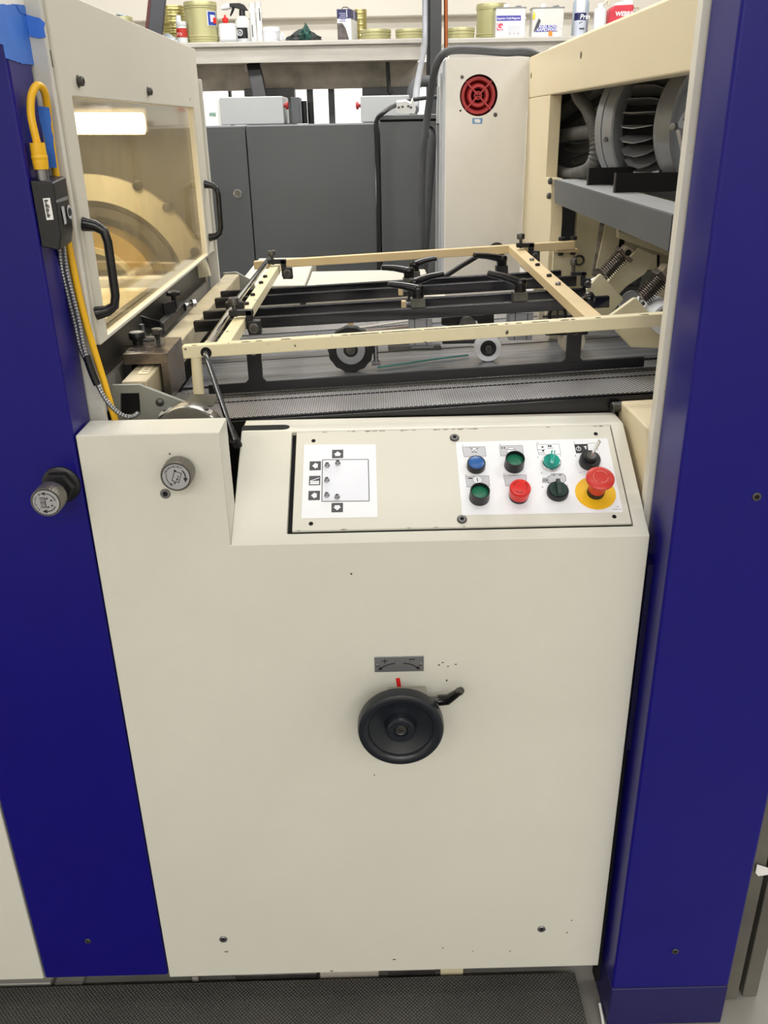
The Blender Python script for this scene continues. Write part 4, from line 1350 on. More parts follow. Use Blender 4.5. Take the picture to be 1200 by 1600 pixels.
for px, py, w, h in ((447, 538, 12, 2), (385, 537, 4, 2), (452, 545, 4, 4), (478, 547, 2, 3), (420, 543, 3, 2), (640, 533, 3, 4), (660, 532, 4, 4), (672, 531, 3, 3), (612, 538, 2, 4), (575, 542, 2, 2), (730, 532, 3, 2), (663, 528, 3, 2), (290, 546, 4, 4), (800, 522, 1.5, 4), (895, 512, 1.5, 4)):
    q_ = atY(px, py, 1.3055 - 0.0003)
    k_ = 1.27 / F_PX / 2
    rc_.prism([q_ + V((w * k_ * math.cos(2 * math.pi * i_ / 6) * rnd.uniform(.7, 1.2), 0, h * k_ * math.sin(2 * math.pi * i_ / 6) * rnd.uniform(.7, 1.2))) for i_ in range(6)], V((0, 0.0007, 0)))
o = obj('paint_chip', rc_, mat('bare_rail_metal', '#5a5249', 0.5, 0.3), hf)
o['kind'] = 'stuff'
lg = atY(307, 562, 1.312)
obj('post', MB().cyl(V((lg[0], 1.3125, FR(lg[0], 0)[2] - 0.019)), V((lg[0] - 0.0025, 1.3125, 1.1085)), 0.0085, seg=18), CREAM_WORN, hf)
hp = atY(322, 551, 1.3054)
obj('rod_socket', MB().lathe(hp, V((0, -1, 0)), [(0.0085, -0.001), (0.0085, 0.0006), (0, 0.0006)], 18), VOID, hf)
for px, py in ((415, 433), (409, 442.5), (396, 461.5), (386, 475.5)):
    p = FR(-0.236, on_plane(px, py, FR(0, 0), UPF)[1])
    obj('bolt', MB().lathe(p - UPF * 0.0006, UPF, [(0.0048, 0), (0.0048, 0.0045), (0.003, 0.005), (0.0028, 0.002), (0, 0.002)], 14), BLACK_M, hf)
for px, py, m in ((831, 407, STEEL), (840, 415, BLACK_M), (858, 432, BLACK_M), (872, 445, STEEL)):
    p = on_plane(px, py, FR(0, 0), UPF)
    obj('bolt', MB().lathe(p - UPF * 0.0006, UPF, [(0.005, 0), (0.005, 0.005), (0.003, 0.0055), (0.0028, 0.002), (0, 0.002)], 14), m, hf)
rr = MB().tube([FR(-0.2580, 1.3255, -0.004), FR(-0.2560, 1.62, 0.004), FR(-0.2545, 2.19, 0.004)], 0.0062, 14)
obj('chrome_rod', rr, CHROME, hf)
for y, dz in ((1.585, 0.006),):
    obj('rod_clamp', MB().obox(FR(-0.252, y, 0.006), V((1, 0, 0)), V((0, 1, 0)), UPF, 0.017, 0.010, 0.0085), BLACK_M, hf, bevel=0.005)


def clamp_bracket(x, y, sx, label, scale=1.0):
    """Black angle bracket with a thumbscrew on top and a socketed boss on its side, hooked over a frame bar."""
    t = thing('clamp_bracket', label, 'clamp', FR(x, y), 'black clamp brackets on the cream frame')
    k = scale
    o_ = FR(x, y, 0.0015)
    obj('top_arm', MB().obox(o_ + V((0.004 * sx, 0, 0.0085 * k)), V((1, 0, 0)), V((0, 1, 0)), UPF, 0.024 * k, 0.009 * k, 0.0055 * k), BLACK_M, t, bevel=0.001)
    obj('side_arm', MB().obox(o_ + V((0.0215 * sx * k, 0, -0.008 * k)), V((1, 0, 0)), V((0, 1, 0)), UPF, 0.0065 * k, 0.009 * k, 0.022 * k), BLACK_M, t, bevel=0.001)
    obj('boss', MB().obox(o_ + V((0.031 * sx * k, -0.006, -0.020 * k)), V((1, 0, 0)), V((0, 1, 0)), UPF, 0.013 * k, 0.011 * k, 0.0145 * k), BLACK, t, bevel=0.002)
    obj('boss_screw', MB().lathe(o_ + V((0.031 * sx * k, -0.017, -0.020 * k)), V((0, -1, 0)), [(0.0105 * k, -0.001), (0.0105 * k, 0.004), (0.009 * k, 0.0055), (0.005 * k, 0.0055), (0.0045 * k, 0.001), (0, 0.001)], 22), STEEL_D, t)
    ts_ = obj('thumbscrew', MB().lathe(o_ + V((-0.006 * sx, 0, 0)), UPF, [(0.0035, 0.0005), (0.0035, 0.020), (0.0105 * k, 0.0215), (0.0108 * k, 0.031), (0.0095 * k, 0.033), (0.003, 0.033), (0.003, 0.030), (0, 0.030)], 20), STEEL_D, t)
    return t


clamp_bracket(-0.233, 1.50, 1, 'black clamp bracket with thumbscrew on the near end of the left frame bar', 0.85)
clamp_bracket(-0.230, 2.10, 1, 'black clamp bracket with thumbscrew at the far end of the left frame bar', 0.9)
clamp_bracket(0.352, 2.085, 1, 'black clamp bracket with thumbscrew at the far end of the right frame bar', 0.85)
clamp_bracket(0.384, 1.665, 1, 'black clamp bracket with steel thumbscrew beside the right frame bar, over the bar ends', 0.6)
bk = obj('ball_knob', MB().lathe(FR(0.3525, 1.475, -0.004), V((1, 0, 0)), [(0.003, -0.004), (0.004, 0.002), (0.0105, 0.006), (0.0125, 0.012), (0.0105, 0.018), (0.005, 0.0215), (0, 0.022)], 18), BLACK_G, origin=FR(0.36, 1.475))
tag(bk, 'round black ball knob on the side of the right frame bar', 'knob')
# tension rod from the frame down into the gap
rd = thing('tension_rod', 'steel rod running down from the frame corner into the gap beside the console', 'rod', (-0.22, 1.25, 1.03))
pts = [V((hp[0], 1.3045, hp[2])), V((hp[0] + 0.0015, 1.296, hp[2] - 0.006)), atY(333, 590, 1.285), atY(350, 640, 1.265), atY(366, 688, 1.245)]
obj('shaft', MB().tube(smooth_path(pts, 5), 0.0042, 12), mat('polished_dark_steel', '#77787a', 0.2, 0.9, var=0.1), rd)
obj('rod_end', MB().obox(atY(364, 682, 1.262), V((0.35, 0, -0.94)), V((0, 1, 0)), V((0.94, 0, 0.35)), 0.020, 0.004, 0.0075), BLACK_M, rd, bevel=0.003)
obj('rod_end_bolt', MB().lathe(atY(362.5, 686, 1.257), V((-0.2, -1, 0)), [(0.0055, 0), (0.0055, 0.003), (0, 0.0045)], 14), STEEL, rd)

# ------------------------------------------------------------------ four black cross bars under the frame
ZBAR = -0.0205
bars_ = []
for i, (ya, yb_, xa, xb, h, lbl) in enumerate(((1.605, 1.570, -0.334, 0.424, 0.0200, 'black steel cross bar nearest the console, carrying the two front levers'),
                                             (1.694, 1.660, -0.332, 0.402, 0.0200, 'second black steel cross bar from the console'),
                                             (1.832, 1.800, -0.332, 0.415, 0.0200, 'third black steel cross bar from the console'),
                                             (1.915, 1.880, -0.333, 0.40, 0.0190, 'fourth black steel cross bar, farthest from the console'))):
    b_ = thing('cross_bar', lbl, 'bar', FR(0, ya, ZBAR), 'black cross bars under the cream frame')
    obj('bar', MB().bar(FR(xa, ya, ZBAR), FR(xb, yb_, ZBAR), 0.0125, h, UPF), BARBLACK, b_, bevel=0.0012)
    obj('top_groove', MB().bar(FR(xa + 0.002, ya, ZBAR + 0.0003), FR(xb - 0.002, yb_, ZBAR + 0.0003), 0.0035, 0.0005, UPF), VOID, b_)
    bars_.append((ya, yb_, xa, xb))


def bar_y(i, x):
    ya, yb_, xa, xb = bars_[i]
    return ya + (yb_ - ya) * (x - xa) / (xb - xa)


def bar_top(i, x): return FR(x, bar_y(i, x), ZBAR)


def lever(parent, base, hub_h, tip, curve=0.0):
    """Ratchet clamping lever: hub up from base, arm tapering to the tip."""
    top = base + V((0, 0, hub_h))
    lv_ = obj('clamp_lever', MB().lathe(base, V((0, 0, 1)), [(0.0102, 0), (0.0108, 0.003), (0.0106, hub_h * 0.6), (0.0117, hub_h * 0.75), (0.0112, hub_h + 0.003), (0.0085, hub_h + 0.006), (0.005, hub_h + 0.006), (0.0045, hub_h + 0.003), (0, hub_h + 0.003)], 20), BLACK_G, parent)
    s_ = top + V((0, 0, -0.001))
    d = tip - s_
    pts = [s_, s_ + d * 0.25 + V((0, 0, curve * 0.6)), s_ + d * 0.55 + V((0, 0, curve)), s_ + d * 0.85 + V((0, 0, curve * 0.4)), tip, tip + d * 0.03]
    obj('lever_arm', MB().tube(pts, [0.0104, 0.0097, 0.0087, 0.0080, 0.0076, 0.0040], 12, flat=0.75), BLACK_G, lv_)
    obj('hub_cap', MB().lathe(top + V((0, 0, 0.003)), V((0, 0, 1)), [(0.0042, 0), (0.0042, 0.0012), (0, 0.0016)], 14), STEEL_D, lv_)
    return lv_


def clamp_block(parent, i, x, w=0.0125, m=STEEL_D):
    p = bar_top(i, x)
    o_ = obj('clamp_block', MB().obox(p + V((0, 0, 0.0094)), V((1, 0, KF)).normalized(), V((0, 1, 0)), UPF, w, 0.0115, 0.0082), m, parent, bevel=0.0012)
    return p + V((0, 0, 0.0178))


def px_lever(i, hub_px, tip_px, dyt, label, name='lever_clamp', m=STEEL_D, w=0.0125):
    x = on_plane(hub_px[0], hub_px[1] + 22, FR(0, 0, ZBAR), UPF)[0]
    y = bar_y(i, x)
    x = atY(hub_px[0], hub_px[1], y)[0]
    t = thing(name, label, 'clamp', bar_top(i, x), 'lever clamps on the black bars')
    bs = clamp_block(t, i, x, w, m)
    top = atY(hub_px[0], hub_px[1] + 5, bar_y(i, x))
    hh = max(0.014, top[2] - bs[2])
    tip = atY(tip_px[0], tip_px[1], bar_y(i, x) + dyt)
    lever(t, bs, hh, tip, 0.002)
    return t, x


px_lever(2, (639, 424), (597, 418), 0.01, 'clamp whose black lever points left, third bar from the console')
px_lever(3, (647, 416), (680, 404), 0.02, 'clamp whose black lever points right, on the farthest bar')
px_lever(1, (647, 442), (692, 428), 0.02, 'clamp whose long black lever points right, second bar from the console', m=BLACK_M)
px_lever(3, (784, 410), (741, 399), -0.02, 'clamp on the farthest bar with its black lever pointing left, right half', m=BLACK_M)

# two roller carriages hung from the front bars


def carriage(hub_px, tip_px, slide_px, label):
    t = thing('roller_carriage', label, 'carriage', (0, 1.6, 1.1), 'roller carriages on the front black bars')
    x = on_plane(hub_px[0], hub_px[1] + 22, FR(0, 0, ZBAR), UPF)[0]
    x = atY(hub_px[0], hub_px[1], bar_y(0, x))[0]
    t.location = bar_top(0, x)
    bs = clamp_block(t, 0, x, 0.0135, mat('worn_grey_block', '#57564f', 0.42, 0.6, var=0.25, vscale=40))
    top = atY(hub_px[0], hub_px[1] + 6, bar_y(0, x))
    lever(t, bs, max(0.016, top[2] - bs[2]), atY(tip_px[0], tip_px[1], bar_y(0, x) + 0.005), 0.0015)
    y0 = bar_y(0, x) + 0.012
    a, b = atY(slide_px[0], slide_px[2], y0), atY(slide_px[1], slide_px[2], y0)
    zt, zb = FR(x, y0, ZBAR)[2] - 0.022, FT(x, y0, 0.048)[2]
    w = b[0] - a[0]
    obj('slide_block', MB().box(a[0], b[0], y0 - 0.008, y0 + 0.030, zb, zt), mat('grey_anodised', '#86878c', 0.42, 0.4, var=0.06), t, bevel=0.001)
    for fx in (0.24, 0.76):
        obj('slide_joint', MB().box(a[0] + w * fx - 0.0006, a[0] + w * fx + 0.0006, y0 - 0.0084, y0 - 0.0078, zb, zt), VOID, t)
    return t, x, y0, zb


c1, cx1, cy1, cz1 = carriage((653, 453), (607, 444), (639, 675, 510), 'roller carriage with a black tyred wheel, left of the two')
c2, cx2, cy2, cz2 = carriage((813, 444), (763, 427), (795, 832, 497), 'roller carriage with a white roller, right of the two')


def wheel(parent, c, r, wd, tyre_m, hub_m, rim_r, name, lug=0, ax_k=0.30):
    """Roller on an axis along Y; c is the middle of its near face."""
    n = V((0, 1, 0))
    u, v, _ = frame_of(n)
    mb = MB()
    seg = 56
    rings = []
    for rr_, h in ((rim_r, 0.0005), (r * 0.96, 0.0), (r, 0.002), (r, wd - 0.002), (r * 0.96, wd), (rim_r, wd)):
        ring = []
        for k in range(seg):
            a = 2 * math.pi * k / seg
            q_ = rr_ * ((0.965 if (k // 2) % 2 else 1.0) if lug and rr_ > r * 0.98 else 1)
            ring.append(mb.bm.verts.new(c + n * h + (u * math.cos(a) + v * math.sin(a)) * q_))
        rings.append(ring)
    for a, b in zip(rings, rings[1:]):
        for k in range(seg):
            j = (k + 1) % seg
            mb.bm.faces.new([a[k], a[j], b[j], b[k]])
    w = obj(name, mb, tyre_m, parent)
    obj('wheel_disc', MB().lathe(c, n, [(rim_r, -0.0012), (rim_r, wd - 0.001), (rim_r * 0.5, wd - 0.001), (rim_r * 0.48, -0.0012), (rim_r * 0.6, -0.002), (rim_r * 0.94, -0.002)][:], 44, caps=False), hub_m, w)
    obj('bearing', MB().lathe(c, n, [(rim_r * 0.5, 0.004), (rim_r * 0.5, wd - 0.002), (0, wd - 0.002)], 28), BLACK, w)
    obj('axle_bolt', MB().lathe(c, -n, [(rim_r * ax_k, -0.006), (rim_r * ax_k, 0.002), (rim_r * 0.16, 0.002), (rim_r * 0.14, -0.002), (0, -0.002)], 18 if ax_k < 0.4 else 6), STEEL_D, w)
    return w


wq = atY(548, 549, 1.597)
wcz = FT(wq[0], 1.6, 0.0024)[2]
w1 = wheel(c1, V((wq[0], 1.597, wcz + 0.0436)), 0.0432, 0.020, RUBBER, GREYHUB, 0.0285, 'wheel', 1)
obj('wheel_arm', MB().tube([V((wq[0], 1.620, wcz + 0.044)), V((wq[0] + 0.05, 1.628, wcz + 0.056)), V((cx1 - 0.012, 1.632, wcz + 0.062))], [0.011, 0.008, 0.008], 10, flat=0.6), BLACK_M, c1)
obj('spring', MB().tube(resample(smooth_path([V((wq[0] + 0.047, 1.606, wcz + 0.052)), V((wq[0] + 0.047, 1.606, wcz + 0.016))], 6), 0.0016), [0.0052 if i % 2 else 0.0038 for i in range(23)][:len(resample(smooth_path([V((wq[0] + 0.047, 1.606, wcz + 0.052)), V((wq[0] + 0.047, 1.606, wcz + 0.016))], 6), 0.0016))], 12), STEEL, c1)
obj('spring_foot', MB().box(wq[0] + 0.039, wq[0] + 0.055, 1.599, 1.613, wcz + 0.012, wcz + 0.019), STEEL, c1, bevel=0.001)
obj('foot_plate', MB().box(cx1 - 0.055, cx1 + 0.045, 1.612, 1.64, wcz + 0.036, wcz + 0.043), STEEL_D, c1, bevel=0.001)
obj('foot_plate', MB().box(cx1 - 0.012, cx1 + 0.030, 1.60, 1.64, wcz + 0.043, wcz + 0.05), GREYHUB, c1, bevel=0.001)
obj('toggle_arm', MB().box(cx1 + 0.035, cx1 + 0.048, 1.635, 1.648, cz1 + 0.012, cz1 + 0.018), BLACK_M, c1, bevel=0.001)
# steel sheet fingers on the left of the carriage
for k, (a, b) in enumerate((((553, 512), (640, 500)), ((560, 517), (655, 507)), ((585, 521), (668, 508)))):
    p, q = atY(a[0], a[1], 1.70 - k * 0.02), atY(b[0], b[1], 1.72 - k * 0.02)
    obj('sheet_finger', MB().bar(p, q, 0.013, 0.0022), (STEEL_BENCH, mat('copper_finger', '#a5968a', 0.3, 0.7), STEEL_D)[k], c1, bevel=0.0006)
obj('finger_holder', MB().box(atY(543, 500, 1.70)[0], atY(552, 500, 1.70)[0], 1.70, 1.712, FT(-0.05, 1.7, 0.012)[2], atY(545, 503, 1.70)[2]), CREAM_TAN, c1, bevel=0.001)
obj('finger_knob', MB().lathe(atY(562, 517, 1.66), V((0, 0, 1)), [(0.012, -0.008), (0.013, 0), (0.010, 0.004), (0, 0.005)], 18), STEEL_D, c1)
wq2 = atY(763, 545, 1.612)
wz2 = FT(wq2[0], 1.62, 0.0024)[2]
w2 = wheel(c2, V((wq2[0], 1.612, wz2 + 0.0262)), 0.0258, 0.020, WHITENYL, BLACK, 0.0150, 'roller', 0, 0.46)
obj('roller_arm', MB().tube([V((wq2[0], 1.636, wz2 + 0.028)), V((wq2[0] + 0.03, 1.632, wz2 + 0.055)), V((cx2 - 0.015, 1.628, wz2 + 0.062))], [0.010, 0.008, 0.008], 10, flat=0.6), BLACK_M, c2)
obj('roller_arm', MB().box(wq2[0] - 0.085, wq2[0] - 0.01, 1.637, 1.645, wz2 + 0.030, wz2 + 0.036), BLACK_M, c2, bevel=0.001)
a = atY(735, 506, 1.68)
obj('swing_plate', MB().prism([atY(x, y, 1.68) for x, y in ((690, 497), (752, 491), (765, 488), (772, 491), (772, 507), (748, 508), (745, 500), (732, 505), (724, 513), (690, 508))], V((0, 0.012, 0))), BLACK_M, c2, bevel=0.001)
obj('swing_strip', MB().bar(atY(690, 494, 1.676), atY(755, 490, 1.676), 0.006, 0.0025), STEEL, c2)
obj('half_roller', MB().lathe(atY(731, 508, 1.665), V((0, 1, 0)), [(0.016, 0), (0.016, 0.016), (0, 0.016)], 26), STEEL_D, c2)
rb_ = thing('brush_wheel', 'ivory wheel with a black ring under the right frame bar', 'wheel', FT(0.32, 1.72), None)
bw = atY(871, 492, 1.74)
obj('hub', MB().lathe(bw, V((0, -1, 0)), [(0.023, -0.016), (0.023, 0), (0.0175, 0.001), (0.0175, -0.003), (0, -0.003)], 32), IVORY, rb_)
obj('black_ring', MB().torus(bw + V((0, -0.001, 0)), V((0, 1, 0)), 0.0165, 0.0035, 30, 8), BLACK, rb_)
obj('cross_spoke', MB().box(bw[0] - 0.0015, bw[0] + 0.0015, bw[1] - 0.004, bw[1], bw[2] - 0.015, bw[2] + 0.017).box(bw[0] - 0.03, bw[0] + 0.03, bw[1] - 0.003, bw[1], bw[2] - 0.0045, bw[2] - 0.0005), STEEL_D, rb_)
obj('bracket', MB().box(bw[0] - 0.035, bw[0] + 0.04, bw[1] + 0.0165, bw[1] + 0.03, bw[2] - 0.035, bw[2] + 0.006), IVORY, rb_, bevel=0.002)
obj('stand', MB().box(bw[0] - 0.01, bw[0] + 0.01, bw[1] + 0.018, bw[1] + 0.03, FT(bw[0], 0, 0.003)[2], bw[2] - 0.034), IVORY, rb_)
cw = atY(894, 530, 1.64)
iw = thing('ivory_roller', 'ivory half round roller under the front rail, left of the black upright', 'roller', FT(0.35, 1.65))
obj('roller', MB().lathe(V((cw[0], 1.63, FT(cw[0], 0, 0.0255)[2])), V((0, 1, 0)), [(0.0225, 0), (0.0235, 0.002), (0.0235, 0.03), (0.0225, 0.032), (0, 0.032)], 36), IVORY, iw)
obj('cover', MB().box(cw[0] - 0.055, cw[0] + 0.026, 1.625, 1.67, FT(cw[0], 0, 0.040)[2], FT(cw[0], 0, 0.053)[2]), BLACK_M, iw, bevel=0.002)
# nozzle tubes of white nylon between the bars
for k, (px, py, ii) in enumerate(((626, 455, 2), (631, 476, 1))):
    x = atY(px, py, bar_y(ii, 0.05) - 0.02)[0]
    t = thing('nozzle', 'small cream nozzle block clipped between the black bars, ' + ('rear one' if k == 0 else 'front one'), 'nozzle', bar_top(ii, x))
    p = atY(px, py, bar_y(ii, 0.05) - 0.020)
    obj('block', MB().obox(p, *AX, 0.0045, 0.007, 0.0075), CREAM_TAN, t, bevel=0.001)
    obj('stem', MB().cyl(p + V((0.004, 0.002, 0.001)), p + V((0.016, 0.006, 0.0015)), 0.0035), STEEL, t)

# ------------------------------------------------------------------ front-lay beam on the left
TX0, TX1, TZ = -0.386, -0.3475, 1.151
tb = thing('guide_beam', 'square beam running back along the left guard, ending in a grey green bracket plate', 'beam', (TX0, 1.27, 1.1))
obj('tube', MB().box(TX0, TX1, 1.2785, 2.30, TZ - 0.042, TZ), TUBECREAM, tb, bevel=0.0025)
lbp = [atZ(x, y, TZ + 0.0003) for x, y in ((214, 584.5), (230.5, 584), (244, 567), (230.5, 567.5))]
lbl_ = obj('rating_label', MB().prism(lbp, V((0, 0, 0.0005))), mat('yellowed_label', '#e9dab4', 0.5), tb)
lm = MB()
for k, t in enumerate((0.2, 0.36, 0.5, 0.62, 0.78)):
    a = lbp[0].lerp(lbp[3], t) + V((0.006, 0, 0.0006))
    lm.obox(a + V((0.0035, 0, 0)), *AX, 0.0038 if k % 2 else 0.0055, 0.0012, 0.0002)
obj('label_print', lm, INKGREY, lbl_)
bp_ = [atY(x, y, 1.27) for x, y in ((174, 602), (219, 601), (224, 604), (302, 633.5), (268, 660), (174, 662))]
hl_ = [atY(x, y, 1.27) for x, y in ((188, 615), (204, 614.7), (217, 614.5), (218.5, 632), (219, 648), (188, 650))]
obj('end_plate', MB().ringprism(bp_, hl_, V((0, 0.008, 0))), GREYGREEN, tb, bevel=0.001)
obj('hole_back', MB().prism([p + V((0, 0.0079, 0)) for p in hl_], V((0, 0.0005, 0))), VOID, tb)
obj('bolt', MB().lathe(atY(250, 628, 1.27), V((0, -1, 0)), [(0.0062, 0), (0.0062, 0.003), (0.004, 0.005), (0, 0.0055)], 18), STEEL_D, tb)
obj('lower_step', MB().box(-0.335, -0.30, 1.29, 1.40, 1.085, 1.098), STEEL_D, tb, bevel=0.002)
fe = [V((TX0 - 0.004, 2.302, TZ + 0.004)), V((TX0 + 0.03, 2.302, TZ + 0.006)), V((TX0 + 0.075, 2.302, TZ - 0.02)), V((TX0 + 0.075, 2.302, TZ - 0.06)), V((TX0 - 0.004, 2.302, TZ - 0.06))]
obj('end_plate', MB().prism(fe, V((0, 0.008, 0))), GREYGREEN, tb, bevel=0.001)

bk_ = thing('lay_block', 'worn dark steel clamp block over the square beam, with knobs and a bolt on top', 'clamp', (-0.366, 1.4, 1.12))
by0, by1, bz = 1.36, 1.475, 1.1735
obj('top_plate', MB().box(-0.402, -0.331, by0, by1, bz - 0.0175, bz), mat('worn_block_steel', '#7a6f63', 0.3, 0.75, var=0.25, vscale=25, rvar=0.12, dirt=0.55, dirtcol='#2c2621', dscale=30), bk_, bevel=0.001)
obj('side_plate', MB().box(-0.343, -0.331, by0, by1, 1.098, bz - 0.0175), mat('worn_block_steel', '#7a6f63', 0.3, 0.75, var=0.25, vscale=25, rvar=0.12, dirt=0.55, dirtcol='#2c2621', dscale=30), bk_, bevel=0.001)
obj('inner_plate', MB().box(-0.402, -0.3905, by0, by1, 1.11, bz - 0.0175), BLACK_M, bk_, bevel=0.001)
p = atZ(216, 538, bz)
obj('knob', MB().lathe(p, V((0, 0, 1)), [(0.0085, 0), (0.0085, 0.0075), (0.0125, 0.009), (0.0135, 0.0115), (0.0135, 0.0175), (0.0120, 0.0205), (0.004, 0.0195), (0, 0.0195)], 28), BLACK, bk_)
p = atZ(248, 540, bz)
bo = MB()
for k in range(9):
    bo.lathe(p, V((0, 0, 1)), [(0.0046, k * 0.0022), (0.0058, k * 0.0022 + 0.0011), (0.0046, k * 0.0022 + 0.0022)], 14, caps=False)
obj('threaded_bolt', bo, STEEL_D, bk_)
obj('bolt_head', MB().lathe(p, V((0, 0, 1)), [(0.0095, 0.0195), (0.0098, 0.021), (0.0098, 0.027), (0.0085, 0.0285), (0, 0.0285)], 6), STEEL_D, bk_, smooth=20)
p = atZ(233, 531, bz)
for px, py in ((201, 541), (209, 547)):
    sp_ = atZ(px, py, bz)
    obj('slot', MB().box(sp_[0] - 0.008, sp_[0] + 0.009, sp_[1] - 0.004, sp_[1] + 0.004, bz - 0.0002, bz + 0.0004), VOID, bk_)
obj('lever_plate', MB().obox(p + V((0.004, 0.02, 0.0235)), V((0.90, -0.38, -0.18)).normalized(), V((0.3, 0.92, 0)).normalized(), V((-0.18, 0, 0.98)), 0.021, 0.003, 0.0105), BLACK, bk_, bevel=0.003)
obj('washer', MB().lathe(p + V((0.002, 0.0, 0.0)), V((0, 0, 1)), [(0.016, 0.0), (0.016, 0.003), (0, 0.003)], 20), STEEL_D, bk_)
obj('stop_screw', MB().cyl(p + V((-0.012, 0.012, 0.0)), p + V((-0.012, 0.012, 0.024)), 0.0045, seg=12), STEEL, bk_)
bq = thing('lay_stop', 'smaller dark stop block with thumb knob and steel nuts, behind the worn clamp block', 'clamp', (-0.39, 1.66, 1.15))
obj('body', MB().box(-0.4045, -0.389, 1.60, 1.82, 1.1525, 1.172), BLACK_M, bq, bevel=0.002)
obj('post', MB().box(-0.403, -0.391, 1.735, 1.752, 1.172, 1.187), BLACK, bq, bevel=0.001)
obj('thumb_knob', MB().lathe(V((-0.397, 1.743, 1.187)), V((0, 0, 1)), [(0.005, 0), (0.005, 0.010), (0.014, 0.011), (0.014, 0.017), (0.012, 0.019), (0, 0.019)], 22), BLACK, bq)
for k, (px, py) in enumerate(((283, 482), (291, 479), (302, 473))):
    p = atY(px, py, 1.80)
    obj('nut', MB().lathe(p, V((0.75, 0.6, 0)), [(0.0085, -0.004), (0.0085, 0.004), (0, 0.004)], (6, 16, 6)[k]), STEEL, bq, smooth=20)
obj('screw_shaft', MB().cyl(atY(278, 483, 1.80), atY(306, 472, 1.80), 0.0035, seg=10), STEEL_D, bq)
obj('flap', MB().obox(V((-0.396, 1.69, 1.183)), V((0.5, 0.86, 0)), V((-0.86, 0.5, 0)), V((0, 0, 1)), 0.016, 0.0015, 0.011), BLACK, bq)
dm = thing('gear_cover', 'dark rounded steel cover with two screws behind the left cabinet block', 'cover', (-0.265, 1.25, 1.06))
dcx = -0.2775
mb_ = MB().lathe(V((dcx, 1.203, 1.077)), V((0, 1, 0)), [(0.053, 0), (0.055, 0.004), (0.055, 0.028), (0.051, 0.032), (0, 0.032)], 48)
obj('shell', mb_, mat('satin_dark_steel', '#77756f', 0.25, 0.8, var=0.15, vscale=8), dm)
for dx in (-0.030, 0.028):
    obj('screw', MB().lathe(V((dcx + dx, 1.216, 1.077 + 0.0465)), V((dx * 0.9, 0, 1)), [(0.0045, 0), (0.0045, 0.002), (0, 0.0035)], 14), BLACK_M, dm)
    obj('screw_plate', MB().obox(V((dcx + dx * 1.02, 1.214, 1.077 + 0.0460)), V((1, 0, -dx * 16)).normalized(), V((0, 1, 0)), V((dx * 16, 0, 1)).normalized(), 0.009, 0.008, 0.0008), STEEL_BENCH, dm)
obj('top_plate', MB().prism([V((-0.292, 1.238, 1.121)), V((-0.243, 1.238, 1.121)), V((-0.240, 1.30, 1.121)), V((-0.285, 1.30, 1.121))], V((0, 0, 0.0015))), STEEL_D, dm)

# ------------------------------------------------------------------ feeder side frame on the right
FS = 0.45 / 0.395                    # the feeder stands a little further off than the guard
fx = 0.45
ff = thing('feeder_chassis', 'warm cream feeder side frame with wide top beam and far upright, on the right', 'machine frame', (0.41, 1.8, 0.9))


def X3(y, z, x=0.395): return V((fx + (x - 0.395), y * FS, 1.5 + (z - 1.5) * FS))
def FSC(p): return CAM + (p - CAM) * FS


obj('top_beam', MB().prism([X3(1.18, 1.5515), X3(2.38, 1.551), X3(2.38, 1.632), X3(2.372, 1.643), X3(1.18, 1.643)], V((0.035, 0, 0))), CREAM_WARM, ff, bevel=0.004, bseg=3)
obj('light_blocking_cover', MB().prism([X3(1.18, 1.636, 0.431), X3(2.38, 1.636, 0.431), X3(2.38, 1.662, 0.45), X3(1.18, 1.662, 0.45)], V((0.25, 0, 0.0))), CREAM_WARM, ff, bevel=0.003)  # added cover, keeps room light from leaking into the feeder from above
obj('far_upright', MB().prism([X3(2.085, 1.3835), X3(2.085, 1.5505), X3(2.378, 1.5505), X3(2.378, 1.143), X3(2.0, 1.143), X3(2.0, 1.30), X3(2.02, 1.3835)], V((0.03, 0, 0))), CREAM_WARM, ff, bevel=0.002)
for px, py in ((908, 86), (830, 118)):
    p = atX(px, py, fx)
    obj('screw_hole', MB().lathe(p, V((-1, 0, 0)), [(0.007, -0.001), (0.007, 0.0006), (0, 0.0006)], 18), mat('olive_shadow_steel', '#5b5336', 0.5, 0.4), ff)
gb = thing('grey_channel', 'grey steel channel beam bolted below the motor opening on the right', 'beam', (fx, 1.6, 1.34))
obj('web', MB().prism([X3(1.19, 1.3375), X3(1.965, 1.3375), X3(1.985, 1.384), X3(1.19, 1.384)], V((0.006, 0, 0))), DKGREY, gb, bevel=0.001)
obj('flange', MB().prism([X3(1.19, 1.380, 0.4012), X3(1.985, 1.380, 0.4012), X3(1.985, 1.380, 0.47), X3(1.19, 1.380, 0.47)], V((0, 0, 0.0045))), LTGREY, gb)
for px, py in ((861.5, 283), (859.5, 306)):
    p = atX(px, py, fx - 0.001)
    obj('bolt', MB().lathe(p + V((0.0008, 0, 0)), V((-1, 0, 0.0)), [(0.008, 0), (0.008, 0.006), (0.005, 0.009), (0, 0.0095)], 14), STEEL_D, gb)
for ya, x in ((2.022, 0.478), (1.794, 0.478)):
    bb = obj('black_baffle', MB().box(x, 0.70, ya, ya + 0.003, 1.3685, 1.404), VOID, origin=V((x, ya, 1.3685)))
    tag(bb, ('far' if ya > 1.9 else 'near') + ' black sheet baffle standing on the grey channel beam under the motor', 'baffle', 'black baffles on the grey channel')
    obj('baffle_edge', MB().box(x - 0.003, x - 0.0002, ya - 0.0015, ya + 0.0045, 1.3685, 1.405), STEEL_D, bb, origin=None)
hsg = thing('feeder_housing', 'dark inner housing of the feeder behind the blower motor and suction heads', 'housing', (0.8, 1.8, 0.9))
